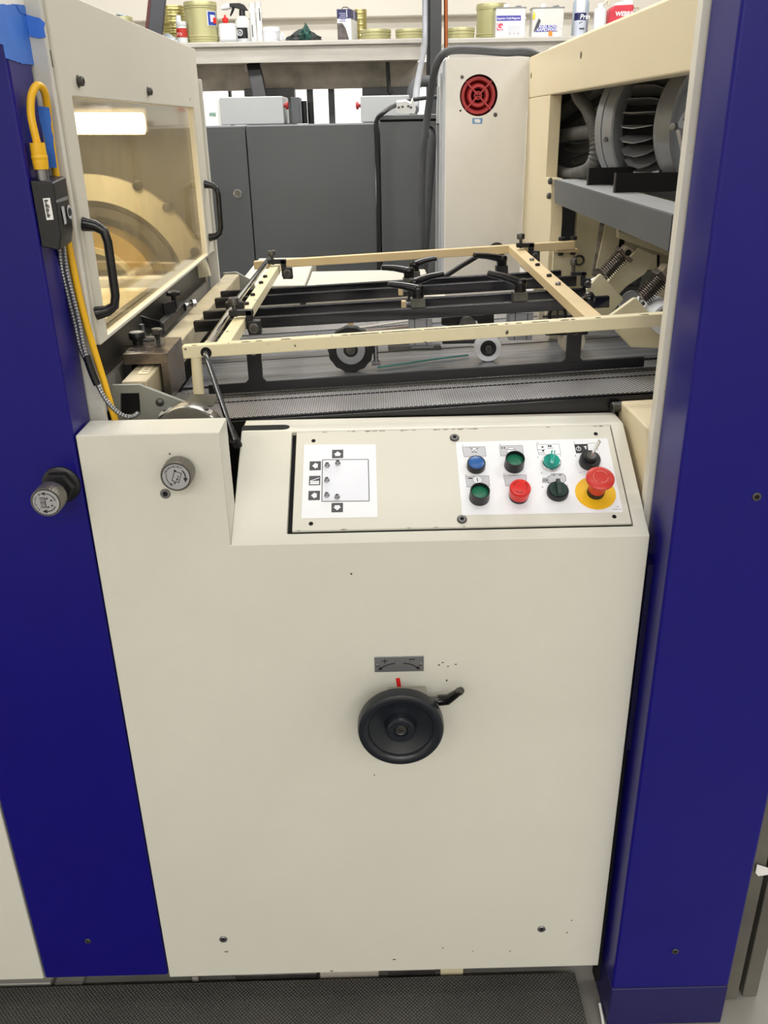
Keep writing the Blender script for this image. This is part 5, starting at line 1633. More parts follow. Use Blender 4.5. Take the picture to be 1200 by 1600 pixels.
obj('back_wall', MB().box(0.90, 0.92, 1.25, 2.66, 0.98, 1.64), mat('housing_grey', '#3a3a38', 0.6), hsg)
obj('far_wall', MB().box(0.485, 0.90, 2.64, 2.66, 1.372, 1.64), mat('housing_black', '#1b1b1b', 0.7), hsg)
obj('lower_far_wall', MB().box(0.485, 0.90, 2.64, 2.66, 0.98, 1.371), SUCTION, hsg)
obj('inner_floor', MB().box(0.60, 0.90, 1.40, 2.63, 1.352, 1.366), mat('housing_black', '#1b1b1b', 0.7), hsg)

# blower motor
MS = 1.24
mo = CAM + (V((0.476, 1.700, 1.490)) - CAM) * MS
md = V((math.cos(R(51)), -math.sin(R(51)), 0.0))
mt = thing('blower_motor', 'grey finned blower motor with two rings inside the feeder opening', 'motor', mo)
MR = 0.098 * MS
obj('rear_ring', MB().lathe(mo, md, [(MR * 0.8, -0.014), (MR * 0.985, -0.014), (MR, -0.012), (MR, 0.003), (MR * 0.97, 0.0036), (MR * 0.97, 0.0056), (MR, 0.0062), (MR, 0.030), (MR * 0.97, 0.033), (MR * 0.8, 0.033)], 72), RINGGREY, mt)
obj('core', MB().lathe(mo, md, [(MR * 0.70, -0.01), (MR * 0.70, 0.125), (0, 0.125)], 48), VOID, mt)
uu, vv, _ = frame_of(md)
p = mo + md * 0.022 + (V((-0.68, -0.73, -0.28)).normalized()) * MR
obj('ring_bolt', MB().lathe(mo + md * 0.018 + (vv * -0.22 - V((md[1], -md[0], 0)) * -0.97).normalized() * (MR - 0.001), (vv * -0.22 - V((md[1], -md[0], 0)) * -0.97).normalized(), [(0.0055, 0), (0.0055, 0.004), (0.0035, 0.0075), (0, 0.008)], 14), STEEL, mt)
nf_ = 26
fin0 = None
for k in range(nf_):
    a = 2 * math.pi * k / nf_
    e = uu * math.cos(a) + vv * math.sin(a)
    t = (-uu * math.sin(a) + vv * math.cos(a))
    pr = [(0.040, 0.66), (0.040, 0.86), (0.056, 0.965), (0.084, 0.995), (0.108, 0.95), (0.121, 0.86), (0.121, 0.66)]
    mb_ = MB()
    rings = []
    cols = []
    for h, q_ in pr:
        cols.append((h, q_))
    A = [mo + md * h + e * (q_ * MR) + t * (0.0013 + 0.0055 * math.sin((h - 0.040) / 0.081 * math.pi) * (q_ - 0.66) / 0.32) for h, q_ in cols]
    mb_.prism(A, t * -0.0022)
    obj('fin', mb_, ALU, mt)
md2 = md * 0.127
MR2 = MR * 0.97
obj('front_ring', MB().lathe(mo + md2, md, [(MR2 * 0.80, 0.0), (MR2 * 0.93, 0.0), (MR2 * 0.955, 0.004), (MR2 * 0.955, 0.012), (MR2, 0.016), (MR2, 0.044), (MR2 * 0.96, 0.047), (MR2 * 0.86, 0.047), (MR2 * 0.86, 0.01), (MR2 * 0.80, 0.01)], 72), RINGGREY, mt)
obj('inner_disc', MB().lathe(mo + md2, md, [(MR2 * 0.80, 0.006), (0, 0.006)], 48, caps=False), mat('inner_dark', '#202122', 0.5), mt)
for ang in (62, -58):
    e = uu * math.cos(R(ang)) + vv * math.sin(R(ang))
    e = (V((-md[1], md[0], 0)) * -math.cos(R(ang)) + V((0, 0, 1)) * math.sin(R(ang))).normalized()
    q_ = mo + e * MR * 0.93
    obj('through_bolt', MB().cyl(q_ + md * 0.04, q_ + md * 0.122, 0.0062, seg=14).lathe(q_ + md * 0.108, md, [(0.0105, 0), (0.0105, 0.016), (0.006, 0.016), (0.0055, 0.010), (0, 0.010)], 18), ALU, mt)
cbp = atY(1079, 190, 1.62)
cbx = MB().obox(cbp + V((0.012, 0, 0.010)), V((0.88, -0.45, 0.1)).normalized(), V((0.45, 0.88, 0)).normalized(), V((-0.15, 0.05, 0.98)).normalized(), 0.024, 0.004, 0.024)
tbx = thing('terminal_bracket', 'pale bent metal bracket in front of the blower motor, half behind the white edge strip', 'bracket', cbp)
obj('plate', MB().prism([atY(x, y, 1.62) for x, y in ((1056, 198), (1065, 180), (1079, 160), (1110, 152), (1110, 200), (1076, 204))], V((0.004, 0.003, 0.0))), LTGREY, tbx, bevel=0.001)
for px, py in ((1072, 184), (1080, 182)):
    p = atY(px, py, 1.6185)
    obj('hole', MB().obox(p, V((0.5, 0, 0.86)), V((0, 1, 0)), V((-0.86, 0, 0.5)), 0.0055, 0.0004, 0.0022), VOID, tbx, bevel=0.0)
obj('leg', MB().prism([atY(x, y, 1.62) for x, y in ((1056, 203), (1062, 203), (1068, 238), (1063, 236))], V((0.004, 0.006, 0.0))), STEEL_BENCH, tbx)
obj('leg', MB().prism([atY(x, y, 1.622) for x, y in ((1077, 207), (1084, 207), (1080, 240), (1068, 240))], V((0.004, 0.006, 0.0))), STEEL_BENCH, tbx)
obj('bolt', MB().lathe(atY(1053, 198, 1.62), V((-0.8, -0.5, 0)), [(0.0065, -0.004), (0.0065, 0.004), (0, 0.006)], 6), STEEL, tbx, smooth=20)

# corrugated hoses
for k, (pp_, r_, lbl) in enumerate((
    ([(893, 120, .508), (903, 150, .510), (918, 172, .512), (929, 205, .515), (930, 240, .515), (921, 262, .512), (900, 271, .510), (882, 271, .507), (866, 264, .503), (859, 259, .503)], 0.0150, 'long looping grey corrugated hose hanging in front of the others'),
    ([(866, 186, .512), (885, 172, .53), (912, 152, .56), (940, 134, .57), (965, 122, .58)], 0.0175, 'upper straight corrugated hose slanting up to the beam'),
    ([(888, 202, .553), (915, 188, .565), (940, 172, .57), (965, 160, .57)], 0.0135, 'thin slanting corrugated hose behind the loop'),
    ([(862, 215, .508), (890, 210, .52), (920, 206, .535), (940, 201, .542)], 0.0165, 'level corrugated hose crossing behind the loop'),
    ([(888, 229, .556), (905, 231, .56), (922, 226, .57), (945, 214, .585), (962, 205, .595)], 0.0130, 'short corrugated hose below the level one'),
    ([(897, 250, .57), (910, 247, .58), (925, 241, .59), (945, 229, .61), (962, 219, .62)], 0.0130, 'lowest corrugated hose, inside the loop'))):
    pts = [atX(*q_) for q_ in pp_]
    h_ = thing('corrugated_hose', lbl, 'hose', pts[0], 'corrugated hoses in the feeder opening')
    obj('hose', corrugated(pts, r_, 0.0088), HOSE, h_)

# lower part of the feeder: suction heads, slots and brackets
lf = thing('feeder_wall', 'dusty cream inner wall with dark slot behind the suction heads on the right', 'machine wall', (0.45, 2.1, 1.0))
obj('slot_sheet', MB().box(0.483, 0.526, 2.34, 2.35, 1.05, 1.315), mat('dusky_blue_steel', '#33363c', 0.5, 0.3, var=0.15), lf)
obj('wide_sheet', MB().box(0.526, 0.62, 2.32, 2.33, 1.05, 1.315), SUCTION, lf)
obj('dark_slot', MB().box(0.621, 0.66, 2.34, 2.35, 1.05, 1.315), VOID, lf)
p = atY(905, 407, 2.319)
obj('ring_boss', MB().torus(p, V((0, 1, 0)), 0.0115, 0.003, 26, 8), STEEL_D, lf)
obj('side_sheet', MB().prism([atY(x, y, 2.15) for x, y in ((948, 345), (972, 352), (960, 420), (932, 420))], V((0.0, 0.01, 0))), SUCTION, lf)
obj('speckled_sheet', MB().prism([atY(x, y, 2.16) for x, y in ((938, 348), (965, 352), (940, 440), (925, 430))], V((0.0, 0.01, 0))), mat('speckled_zinc', '#8c867a', 0.6, 0.3, var=0.3, vscale=90), lf)
obj('top_rail', MB().prism([atY(x, y, 2.08) for x, y in ((966, 350), (1075, 393), (1075, 410), (966, 372))], V((0.0, 0.02, 0.0))), SUCTION, lf, bevel=0.002)
obj('rail_line', MB().prism([atY(x, y, 2.078) for x, y in ((966, 358), (1075, 401), (1075, 403), (966, 360.5))], V((0.0, 0.001, 0.0))), STEEL_D, lf)
obj('small_box', MB().prism([atY(x, y, 1.98) for x, y in ((1010, 398), (1027, 397), (1027, 421), (1008, 422))], V((0, 0.03, 0))), SUCTION, lf, bevel=0.002)
obj('box_gap', MB().prism([atY(x, y, 1.98) for x, y in ((1027.5, 399), (1031, 399), (1030, 424), (1027.5, 422))], V((0, 0.02, 0))), VOID, lf)
obj('motor_back', MB().prism([atY(x, y, 2.02) for x, y in ((960, 420), (1075, 420), (1075, 520), (960, 500))], V((0, 0.01, 0))), mat('shadow_steel', '#74746c', 0.5, 0.3, var=0.2), lf)
obj('rod_cover', MB().prism([atY(x, y, 2.0) for x, y in ((977, 436), (985, 427), (996, 426), (1003, 434), (998, 455), (976, 452))], V((0, 0.02, 0))), mat('ribbed_shadow', '#3a3b3c', 0.4, 0.5, stretch=(60, 1, 1), var=0.4), lf, bevel=0.003)
obj('black_ring', arcplate(atY(985, 470, 1.985), 0.026, 0.034, 1.975, 1.985, R(20), R(165), 20), BLACK, lf)
obj('pale_drum', MB().lathe(atY(985, 472, 1.995), V((0, -1, 0)), [(0.027, 0), (0.027, 0.01), (0, 0.01)], 32), LTGREY, lf)
# white paper roll edge and bracket carrying the far rail
obj('white_roll', MB().lathe(atY(1042, 500, 1.50), V((0, 1, 0)), [(0.0001, 0), (0.027, 0), (0.027, 0.12), (0, 0.12)], 36), WHITENYL, lf)
obj('roll_band', arcplate(atY(1042, 502, 1.498), 0.0205, 0.0235, 1.492, 1.4975, R(20), R(165), 20), BLACK, lf)
pb_ = thing('rail_bracket', 'cream bracket with two black bolts carrying the far end of the rear rail', 'bracket', FR(0.47, 2.19))
a, b = atY(868, 398, 2.185), atY(902, 398, 2.185)
obj('pad', MB().box(a[0], b[0], 2.168, 2.205, FR(0.47, 0)[2] - 0.027, FR(0.47, 0)[2] - 0.0205), CREAM_TAN, pb_, bevel=0.001)
obj('stand', MB().box(atY(862, 420, 2.22)[0], atY(892, 420, 2.22)[0], 2.206, 2.218, 1.05, FR(0.47, 0)[2] - 0.021), SUCTION, pb_)
for px in (877, 896):
    q_ = atY(px, 381, 2.18)
    zt_ = FR(q_[0], 0)[2]
    obj('bolt', MB().lathe(V((q_[0], 2.18, zt_)), V((0, 0, 1)), [(0.0078, 0.0003), (0.0078, 0.008), (0.0065, 0.009), (0, 0.009)], 18), BLACK_M, pb_)
    obj('nut', MB().lathe(V((q_[0], 2.18, zt_ - 0.0275)), V((0, 0, -1)), [(0.0065, 0), (0.0065, 0.007), (0, 0.007)], 6), BLACK_M, pb_, smooth=20)


def suction_head(Y_, spring_a, spring_b, plate, brk, rod_b, back, label):
    t = thing('suction_head', label, 'suction head', atY(*spring_b, Y_), 'suction heads of the feeder')
    a, b = atY(*spring_a, Y_), atY(*spring_b, Y_)
    n = 11
    d = b - a
    pts, rs = [], []
    for i in range(n * 4 + 1):
        pts.append(a + d * i / (n * 4))
        rs.append((0.0168, 0.0160, 0.0105, 0.0105)[i % 4])
    obj('spring', MB().tube(pts, rs, 18), SPRING, t)
    pl = [atY(x, y, Y_ - 0.03) for x, y in plate]
    obj('gusset_plate', MB().prism(pl, V((0, 0.012, 0))), SUCTION, t, bevel=0.0015)
    bkp = [atY(x, y, Y_ + 0.035) for x, y in back]
    obj('arm_plate', MB().prism(bkp, V((0, 0.014, 0))), SUCTION, t, bevel=0.0015)
    bp2 = [atY(x, y, Y_ - 0.018) for x, y in brk]
    obj('bracket', MB().prism(bp2, V((0, 0.03, 0))), mat('bracket_tan', '#978d78', 0.45, 0.3), t, bevel=0.002)
    cxx = sum((p for p in bp2), V((0, 0, 0))) / len(bp2)
    obj('bracket_hole', MB().lathe(cxx, V((0, -1, 0)), [(0.0062, -0.002), (0.0062, 0.0006), (0, 0.0006)], 16), VOID, t)
    e = atY(*rod_b, Y_ - 0.005)
    s_ = (e - a).normalized().cross(V((0, 1, 0)))
    obj('guide_rod', MB().tube([a, e], 0.0042, 10), CHROME, t)
    obj('guide_bar', MB().bar(a + s_ * 0.010, e + s_ * 0.010, 0.006, 0.006, V((0, -1, 0))), STEEL_D, t)
    obj('spring_seat', MB().obox(b + d.normalized() * 0.004, d.normalized(), V((0, 1, 0)), d.normalized().cross(V((0, 1, 0))), 0.004, 0.018, 0.018), SPRING, t, bevel=0.001)
    return t


suction_head(1.80, (945, 428), (972, 400), ((936, 430), (940, 429), (975, 467), (950, 496), (905, 520), (900, 470)), ((974, 391), (980, 384), (992, 392), (983, 401), (979, 407)), (912, 446),
             ((950, 440), (982, 404), (1000, 388), (1026, 400), (1008, 428), (980, 447), (965, 462)), 'cream suction head with dark spring, left one, behind the black bar ends')
suction_head(1.55, (1003, 466), (1032, 437), ((990, 467), (995, 466), (1019, 494), (1046, 500), (1044, 545), (986, 543), (945, 500)), ((1034, 424), (1042, 414), (1060, 420), (1054, 432), (1043, 446)), (962, 498),
             ((1006, 478), (1040, 445), (1062, 420), (1075, 430), (1075, 470), (1032, 497), (1022, 490)), 'cream suction head with dark spring, right one, beside the white edge strip')

# cream cover right of the console
cv = thing('side_cover', 'cream wedge shaped side cover between the console and the right blue panel', 'cover', (0.45, 1.27, 1.0))
CXc = 0.3965
prof = [(1.17, 0.955), (1.345, 1.035), (1.352, 1.050), (1.352, 1.0785), (1.343, 1.0835), (1.20, 1.0835), (1.158, 1.0835), (1.158, 0.955)]
obj('shell', MB().prism([V((CXc, y, z)) for y, z in ((1.180, 0.90), (1.350, 0.90), (1.352, 1.078), (1.345, 1.083), (1.181, 1.086))], V((0.17, 0, 0.006))), CREAM_WARM, cv, bevel=0.004, bseg=3)
p = atY(962, 643.5, 1.346)
obj('bolt', MB().lathe(V((CXc - 0.002, 1.343, 1.0735)), V((-1, -0.15, 0)), [(0.0085, -0.004), (0.0085, 0.011), (0.007, 0.0125), (0.004, 0.0125), (0.004, 0.008), (0, 0.008)], 18), STEEL_D, cv)

# ------------------------------------------------------------------ far side of the machine: fan cabinet, hoses, covers
FY = 2.7095
fcab = thing('fan_cabinet', 'tall off white cabinet with a round red fan grille near its top', 'cabinet', (0.29, FY, 0.9))
x0, x1, zt = 0.190 * FS, 0.4495, 1.5 + 0.1425 * FS
fo = atY(748, 149, FY)
fr_ = (atY(777.5, 149, FY)[0] - atY(718.5, 149, FY)[0]) / 2
n = 48
inner = [(fo[0] + fr_ * math.cos(2 * math.pi * i / n), fo[2] + fr_ * math.sin(2 * math.pi * i / n)) for i in range(n)]
outer = []
for i in range(n):
    a = 2 * math.pi * i / n
    c_, s_ = math.cos(a), math.sin(a)
    h = 0.082
    k = h / max(abs(c_), abs(s_))
    outer.append((fo[0] + k * c_, fo[2] + k * s_))
mb_ = MB().ringprism([V((x, FY, z)) for x, z in outer], [V((x, FY, z)) for x, z in inner], V((0, 0.006, 0)))
ox0, ox1, oz0, oz1 = fo[0] - 0.082, fo[0] + 0.082, fo[2] - 0.082, fo[2] + 0.082
mb_.box(x0 + 0.004, ox0, FY, FY + 0.006, 0.9, zt)
mb_.box(ox1, x1, FY, FY + 0.006, 0.9, zt)
mb_.box(ox0, ox1, FY, FY + 0.006, 0.9, oz0)
mb_.box(ox0, ox1, FY, FY + 0.006, oz1, zt)
obj('front_sheet', mb_, COLW, fcab, smooth=0)
obj('front_edge', MB().cyl(V((x0 + 0.004, FY + 0.004, 0.9)), V((x0 + 0.004, FY + 0.004, zt)), 0.004, seg=12), COLW, fcab)
obj('body', MB().prism([V((x0 + 0.002, FY + 0.0065, 0.9)), V((x1, FY + 0.0065, 0.9)), V((x1, FY + 0.0065, zt)), V((x0 + 0.002, FY + 0.0065, zt))], V((0, 0.012, 0))), COLW, fcab) if False else None
sd = [(FY + 0.002, 0.9), (3.08, 0.9), (3.08, 1.54), (3.00, zt - 0.02), (2.92, zt), (FY + 0.002, zt)]
obj('side_sheet', MB().prism([V((x0, y, z)) for y, z in sd], V((0.004, 0, 0))), mat('pale_blue_grey_enamel', '#c6c8ca', 0.42, var=0.03), fcab)
obj('side_pleat', MB().box(x0 - 0.0045, x0 - 0.0003, 2.84, 2.87, 0.9, zt - 0.03).box(x0 - 0.0045, x0 - 0.0003, 2.97, 2.99, 0.9, zt - 0.06), mat('pale_blue_grey_enamel', '#c6c8ca', 0.42), fcab)
obj('top_sheet', MB().box(x0 + 0.001, x1, FY + 0.001, 2.92, zt - 0.003, zt + 0.001), COLW, fcab)
obj('fan_well', MB().box(ox0, ox1, FY + 0.05, FY + 0.055, oz0, oz1), VOID, fcab)
obj('well_tube', MB().lathe(V((fo[0], FY + 0.001, fo[2])), V((0, 1, 0)), [(fr_, 0), (fr_, 0.05)], 48, caps=False), VOID, fcab)
fg = MB()
for rr_, w in ((fr_ * 0.84, 0.16), (fr_ * 0.48, 0.15), (fr_ * 0.17, 0.08)):
    fg.lathe(V((fo[0], FY + 0.016, fo[2])), V((0, -1, 0)), [(rr_ - fr_ * w, -0.010), (rr_ - fr_ * w * 0.5, 0.004), (rr_ + fr_ * w * 0.4, 0.004), (rr_ + fr_ * w, -0.010)], 48, caps=False)
fgo = lab(obj('fan_grille', fg, REDFAN, fcab), 'red fan grille of concentric rings')
for a in (45, 135):
    d = V((math.cos(R(a)), 0, math.sin(R(a))))
    obj('spoke', MB().bar(V((fo[0], FY + 0.008, fo[2])) - d * fr_ * 0.97, V((fo[0], FY + 0.008, fo[2])) + d * fr_ * 0.97, 0.0042, 0.003, V((0, -1, 0))), REDFAN, fgo)
stc = obj('blue_sticker', MB().prism([atY(x, y, FY) for x, y in ((738, 184.5), (754, 184.5), (753.5, 193.5), (738, 193.5))], V((0, -0.0004, 0))), mat('sticker_blue', '#6f9ccb', 0.5), fcab)
obj('sticker_mark', MB().prism([atY(x, y, FY - 0.0004) for x, y in ((741, 186.5), (748, 186), (751, 188), (750, 192), (742, 191.5))], V((0, -0.0002, 0))), WHITE, stc)
for px, py, r in ((722, 120.5, 0.005), (774, 179.5, 0.006)):
    obj('screw', MB().lathe(atY(px, py, FY), V((0, -1, 0)), [(r, 0), (r * 0.8, 0.0025), (0, 0.003)], 14), STEEL_D, fcab)
obj('hole', MB().lathe(atY(719.5, 173, FY), V((0, -1, 0)), [(0.0028, 0), (0.0028, 0.0004), (0, 0.0004)], 12), VOID, fcab)
brd = obj('brace_rod', MB().tube([atY(694, 433, 2.10), atY(720, 416, 2.12), atY(750, 398, 2.14)], 0.0058, 10), BLACK_M, origin=atY(720, 416, 2.12))
tag(brd, 'thin black rod slanting up behind the rear levers, in front of the fan cabinet', 'rod')
gm = obj('hand_grip', MB().torus(atY(776, 392, FY - 0.02), V((0, 1, 0)), 0.019, 0.006, 28, 10), BLACK, fcab)

fcv = thing('far_cover', 'pale ledge covers on the far side of the machine behind the cream frame', 'cover', (-0.2, 2.5, 0.9))
obj('ledge', MB().box(-0.364, -0.182, 2.33, 2.85, 0.9, 1.116), CREAM_GREY, fcv, bevel=0.004)
obj('slab', MB().box(-0.176, 0.150, 2.30, 2.55, 1.100, 1.1165), CREAM_GREY, fcv, bevel=0.003)
obj('apron', MB().box(-0.176, 0.186, 2.25, 2.29, 0.9, 1.094), CREAM_GREY, fcv, bevel=0.002)
obj('apron_bracket', MB().box(-0.19, -0.178, 2.24, 2.29, 0.95, 1.10), STEEL_D, fcv)

for lbl, pth, r_, m in (
    ('thick dusty black hose arching over the fan cabinet and down beside it', [(856, 98, 2.77), (841, 88.5, 2.755), (828, 82.5, 2.745), (810, 80.5, 2.745), (790, 81.5, 2.745), (745, 78.5, 2.75), (714, 78, 2.755), (700, 80.5, 2.765), (688, 90, 2.78), (680, 108, 2.80), (674, 140, 2.86), (668, 180, 2.90), (661, 235, 2.90), (659, 300, 2.90), (659, 360, 2.90), (656, 430, 2.89)], 0.0112, HOSEBLK),
    ('second dusty black hose hanging from the hook on the fan cabinet side', [(664, 215, 3.03), (667, 206, 3.0), (672, 203, 2.98), (676, 215, 2.96), (675, 245, 2.96), (671, 300, 2.97), (667, 360, 2.97), (663, 430, 2.97)], 0.0112, HOSEBLK),
    ('thin black cable curving off the grey cabinets and down the gap between them', [(690, 151, 3.46), (650, 155, 3.42), (620, 164, 3.31), (602, 174, 3.17), (588, 190, 3.16), (589, 230, 3.16), (591, 300, 3.16), (592, 440, 3.16)], 0.0072, BLACK),
    ('grey conduit bending down from the black steel column to the cabinet top', [(664, -10, 4.9), (664, 40, 4.85), (663, 75, 4.7), (657, 105, 4.3), (651, 140, 3.75), (649, 172, 3.42)], 0.0135, mat('grey_conduit', '#8b8d92', 0.5, 0.2)),
    ('dark insulated pipe elbow behind the grey conduit', [(705, 128, 4.3), (672, 127, 4.28), (655, 128, 4.26), (645, 141, 4.24), (644, 180, 4.22)], 0.024, HOSEBLK),
    ('upright copper pipe beside the black steel column', [(696.5, -10, 5.15), (697, 90, 5.15)], 0.0105, COPPER)):
    P_ = [atY(*q_) for q_ in pth]
    h_ = thing('copper_pipe' if 'copper' in lbl else ('cable' if 'cable' in lbl else ('conduit' if 'conduit bending' in lbl else ('pipe_elbow' if 'elbow' in lbl else 'hose'))), lbl, 'pipe' if ('pipe' in lbl or 'conduit bending' in lbl) else ('cable' if 'cable' in lbl else 'hose'), P_[-1])
    obj('run', MB().tube(smooth_path(P_, 6), r_, 14), m, h_)
hk = obj('hose_hook', MB().box(0.178, x0 - 0.0005, 2.95, 3.03, atY(676, 195, 2.98)[2], atY(676, 193, 2.98)[2]), STEEL_D)
hk.parent = fcab
hk.matrix_parent_inverse = Matrix.Translation(-fcab.location)

# ------------------------------------------------------------------ slate grey control cabinets
GY = 3.2
gc1 = thing('control_cabinet', 'wide slate grey control cabinet with two doors and a round lock, behind the press', 'cabinet', (-0.3, GY, Zf))
xa, xs, xb = -0.80, atY(391, 300, GY)[0], 0.0165
ztop = 1.5045
obj('carcass', MB().box(xa, xb, GY + 0.021, GY + 0.84, Zf, ztop), CAB, gc1, bevel=0.003)
d1 = obj('door', MB().box(xa, xs - 0.0018, GY, GY + 0.02, 0.5, ztop - 0.003), CAB, gc1, bevel=0.003)
obj('door', MB().box(xs + 0.0018, xb, GY, GY + 0.02, 0.5, ztop - 0.003), CAB, gc1, bevel=0.003)
lk = atY(371.5, 302.5, GY)
obj('lock', MB().lathe(lk, V((0, -1, 0)), [(0.0145, 0), (0.0145, 0.004), (0.012, 0.006), (0.0085, 0.006), (0.008, 0.004), (0, 0.004)], 28), CHROME, d1)
gc2 = thing('control_cabinet', 'slate grey control cabinet with a lidded top, right of the black cable', 'cabinet', (0.2, GY, Zf))
obj('carcass', MB().box(0.034, 0.42, GY - 0.0, GY + 0.84, Zf, 1.506), CAB, gc2, bevel=0.003)
obj('top_gap', MB().box(0.037, 0.42, GY + 0.004, GY + 0.40, 1.5065, 1.5115), VOID, gc2)
obj('lid', MB().box(0.034, 0.42, GY - 0.004, GY + 0.41, 1.512, 1.527), CAB, gc2, bevel=0.003)
pa = obj('crumpled_paper', MB().prism([atY(x, y, GY + 0.02) for x, y in ((620, 177), (620, 160), (634, 158), (642, 162), (645, 155), (650, 170), (648, 177.5))], V((0, 0.03, 0.006))), PAPER, origin=atY(630, 176, GY + 0.02))
tag(pa, 'crumpled white printed paper lying on the right grey control cabinet', 'paper')
pm_ = MB()
for px, py in ((623, 168), (629, 167), (638, 166), (642, 168)):
    pm_.obox(atY(px, py, GY + 0.0195), *AX, 0.004, 0.0003, 0.003)
obj('print', pm_, INKGREY, pa)
for (ax, bx, ty, by_), lbl, knobx in (((342, 441, 152, 196), 'light grey sloped control box with a red mushroom knob, on the left', 445), ((563, 640, 150, 193), 'light grey sloped control box with a small red knob, behind the right cabinet', 560)):
    t = thing('control_box', lbl, 'control box', atY((ax + bx) / 2, by_, 3.72), 'light grey control boxes behind the cabinets')
    p0, p1 = atY(ax, ty, 3.72), atY(bx, ty, 3.72)
    z_ = 1.5068
    obj('case', MB().box(p0[0], p1[0] - (0.0 if knobx > bx else 0.0), 3.72, 3.98, z_, p0[2]), LTGREY, t, bevel=0.004)
    kx_ = atY(knobx, 165, 3.75)
    s_ = 1 if knobx > bx else -1
    obj('red_knob', MB().lathe(V(((p1[0] if s_ > 0 else p0[0]) - 0.001 * s_, 3.76, kx_[2])), V((s_, 0, 0)), [(0.007, 0), (0.007, 0.008), (0.014, 0.010), (0.014, 0.017), (0.010, 0.020), (0, 0.021)], 22), mat('dull_red_knob', '#b03434', 0.45), t)
    if s_ > 0:
        obj('hinge_side', MB().box(p1[0] + 0.031, p1[0] + 0.062, 3.74, 3.9, z_, atY(448, 152, 3.74)[2]), DKGREY, t, bevel=0.002)
        for k in range(2):
            obj('plug', MB().cyl(V((p1[0] + 0.078 + k * 0.026, 3.80, z_)), V((p1[0] + 0.078 + k * 0.026, 3.80, atY(460, 158 + 2 * k, 3.8)[2])), 0.011, seg=14), BLACK_M, t)
    zc = p0[2]
wp = thing('white_machine', 'white machine housing with a small green label at the far left, behind the grey cabinets', 'machine', atY(325, 196, 4.3))
p0, p1 = atY(312, 150, 4.3), atY(338, 150, 4.3)
obj('case', MB().box(p0[0] - 0.3, p1[0], 4.3, 4.6, Zf, p0[2]), WALLW, wp, bevel=0.02, bseg=3)
obj('green_label', MB().prism([atY(x, y, 4.2985) for x, y in ((327, 176), (337, 176), (337, 181), (327, 181))], V((0, 0.001, 0))), mat('label_green', '#7fa292', 0.5), wp)

# ------------------------------------------------------------------ workbench shelf along the back wall
BY = 5.4


def bz_(px, py, y=BY): return atY(px, py, y)[2]


zt_ = bz_(450, 63.5)
wb = thing('workbench', 'long scuffed stainless workbench along the back wall, left of the black column', 'workbench', (-0.6, 5.7, 1.4))
xe = atY(661, 60, BY)[0]
obj('worktop', MB().box(-2.2, xe, BY, 6.1, bz_(450, 71.5), zt_), STEEL_BENCH, wb, bevel=0.004)
obj('apron', MB().box(-2.2, xe - 0.01, BY + 0.03, BY + 0.05, bz_(450, 97, BY + 0.03), bz_(450, 71.5) - 0.002), STEEL_BENCH, wb)
zu = bz_(450, 97, BY + 0.03)
obj('underside', MB().box(-2.2, xe - 0.01, BY + 0.052, 6.08, zu + 0.01, zu + 0.02), BENCH_DK, wb)
obj('back_beam', MB().box(-2.2, xe + 0.2, 5.80, 5.84, atY(450, 140, 5.80)[2], zu + 0.009), BENCH_DK, wb)
a, b = atY(395, 101, 5.5), atY(414, 196, 5.35)
lgo = obj('leg', MB().bar(V((a[0], a[1], zu + 0.008)), b + (b - a) * 3.0, 0.075, 0.06, V((0, -1, 0))), BLACK, wb, bevel=0.004)
obj('leg_bracket', MB().box(a[0] - 0.045, a[0] + 0.045, 5.50, 5.56, zu - 0.04, zu + 0.009), BENCH_DK, wb)
for px, w in ((359, 0.009), (484, 0.019), (517.5, 0.019)):
    p = atY(px, 142, 5.9)
    obj('leg', MB().box(p[0] - w, p[0] + w, 5.88, 5.93, Zf, zu + 0.005), DKGREY, wb, bevel=0.004)
obj('shelf_box', MB().box(atY(380, 150, 5.7)[0], atY(459, 150, 5.7)[0], 5.75, 5.87, 1.3, atY(420, 141, 5.75)[2] + 0.01), DKGREY, wb, bevel=0.004)
obj('shelf_box', MB().box(atY(566, 150, 5.7)[0], atY(640, 150, 5.7)[0], 5.75, 5.87, 1.3, atY(600, 139, 5.75)[2] + 0.01), DKGREY, wb, bevel=0.004)
obj('hook', MB().tube([V((atY(606, 137, 5.6)[0], 5.6, zu)), atY(608, 143, 5.6), atY(612, 147, 5.6)], 0.012, 8), BLACK, wb)
wb2 = thing('workbench', 'scuffed stainless workbench along the back wall, right of the copper pipe', 'workbench', (0.9, 5.7, 1.4))
xs2 = atY(700, 55, BY)[0]
zt2 = bz_(800, 58)
obj('worktop', MB().box(xs2, 2.4, BY, 6.1, bz_(800, 66), zt2), STEEL_BENCH, wb2, bevel=0.004)
obj('apron', MB().box(xs2 + 0.01, 2.4, BY + 0.03, BY + 0.05, 1.55, bz_(800, 66) - 0.002), STEEL_BENCH, wb2)
colp = thing('steel_column', 'black painted steel column rising in front of the back wall', 'column', (0.35, 5.1, Zf))
a, b = atY(668, 40, 5.1), atY(690, 40, 5.1)
obj('column_box', MB().box(a[0] + 0.012, b[0], 5.1, 5.2, Zf, 3.29), mat('black_column_paint', '#38393b', 0.5, var=0.06), colp, bevel=0.003)
obj('column_lip', MB().box(a[0], a[0] + 0.010, 5.1, 5.2, Zf, 3.29), BLACK_M, colp)

# ------------------------------------------------------------------ tins, bottles and boxes on the workbench
IY = 5.5
ZS = zt_ + 0.0006
ZS2 = zt2 + 0.0006


def px_w(xa, xb, y=IY, py=40): return atY(xa, py, y)[0], atY(xb, py, y)[0]


def zpx(py, y=IY, px=450): return atY(px, py, y)[2]


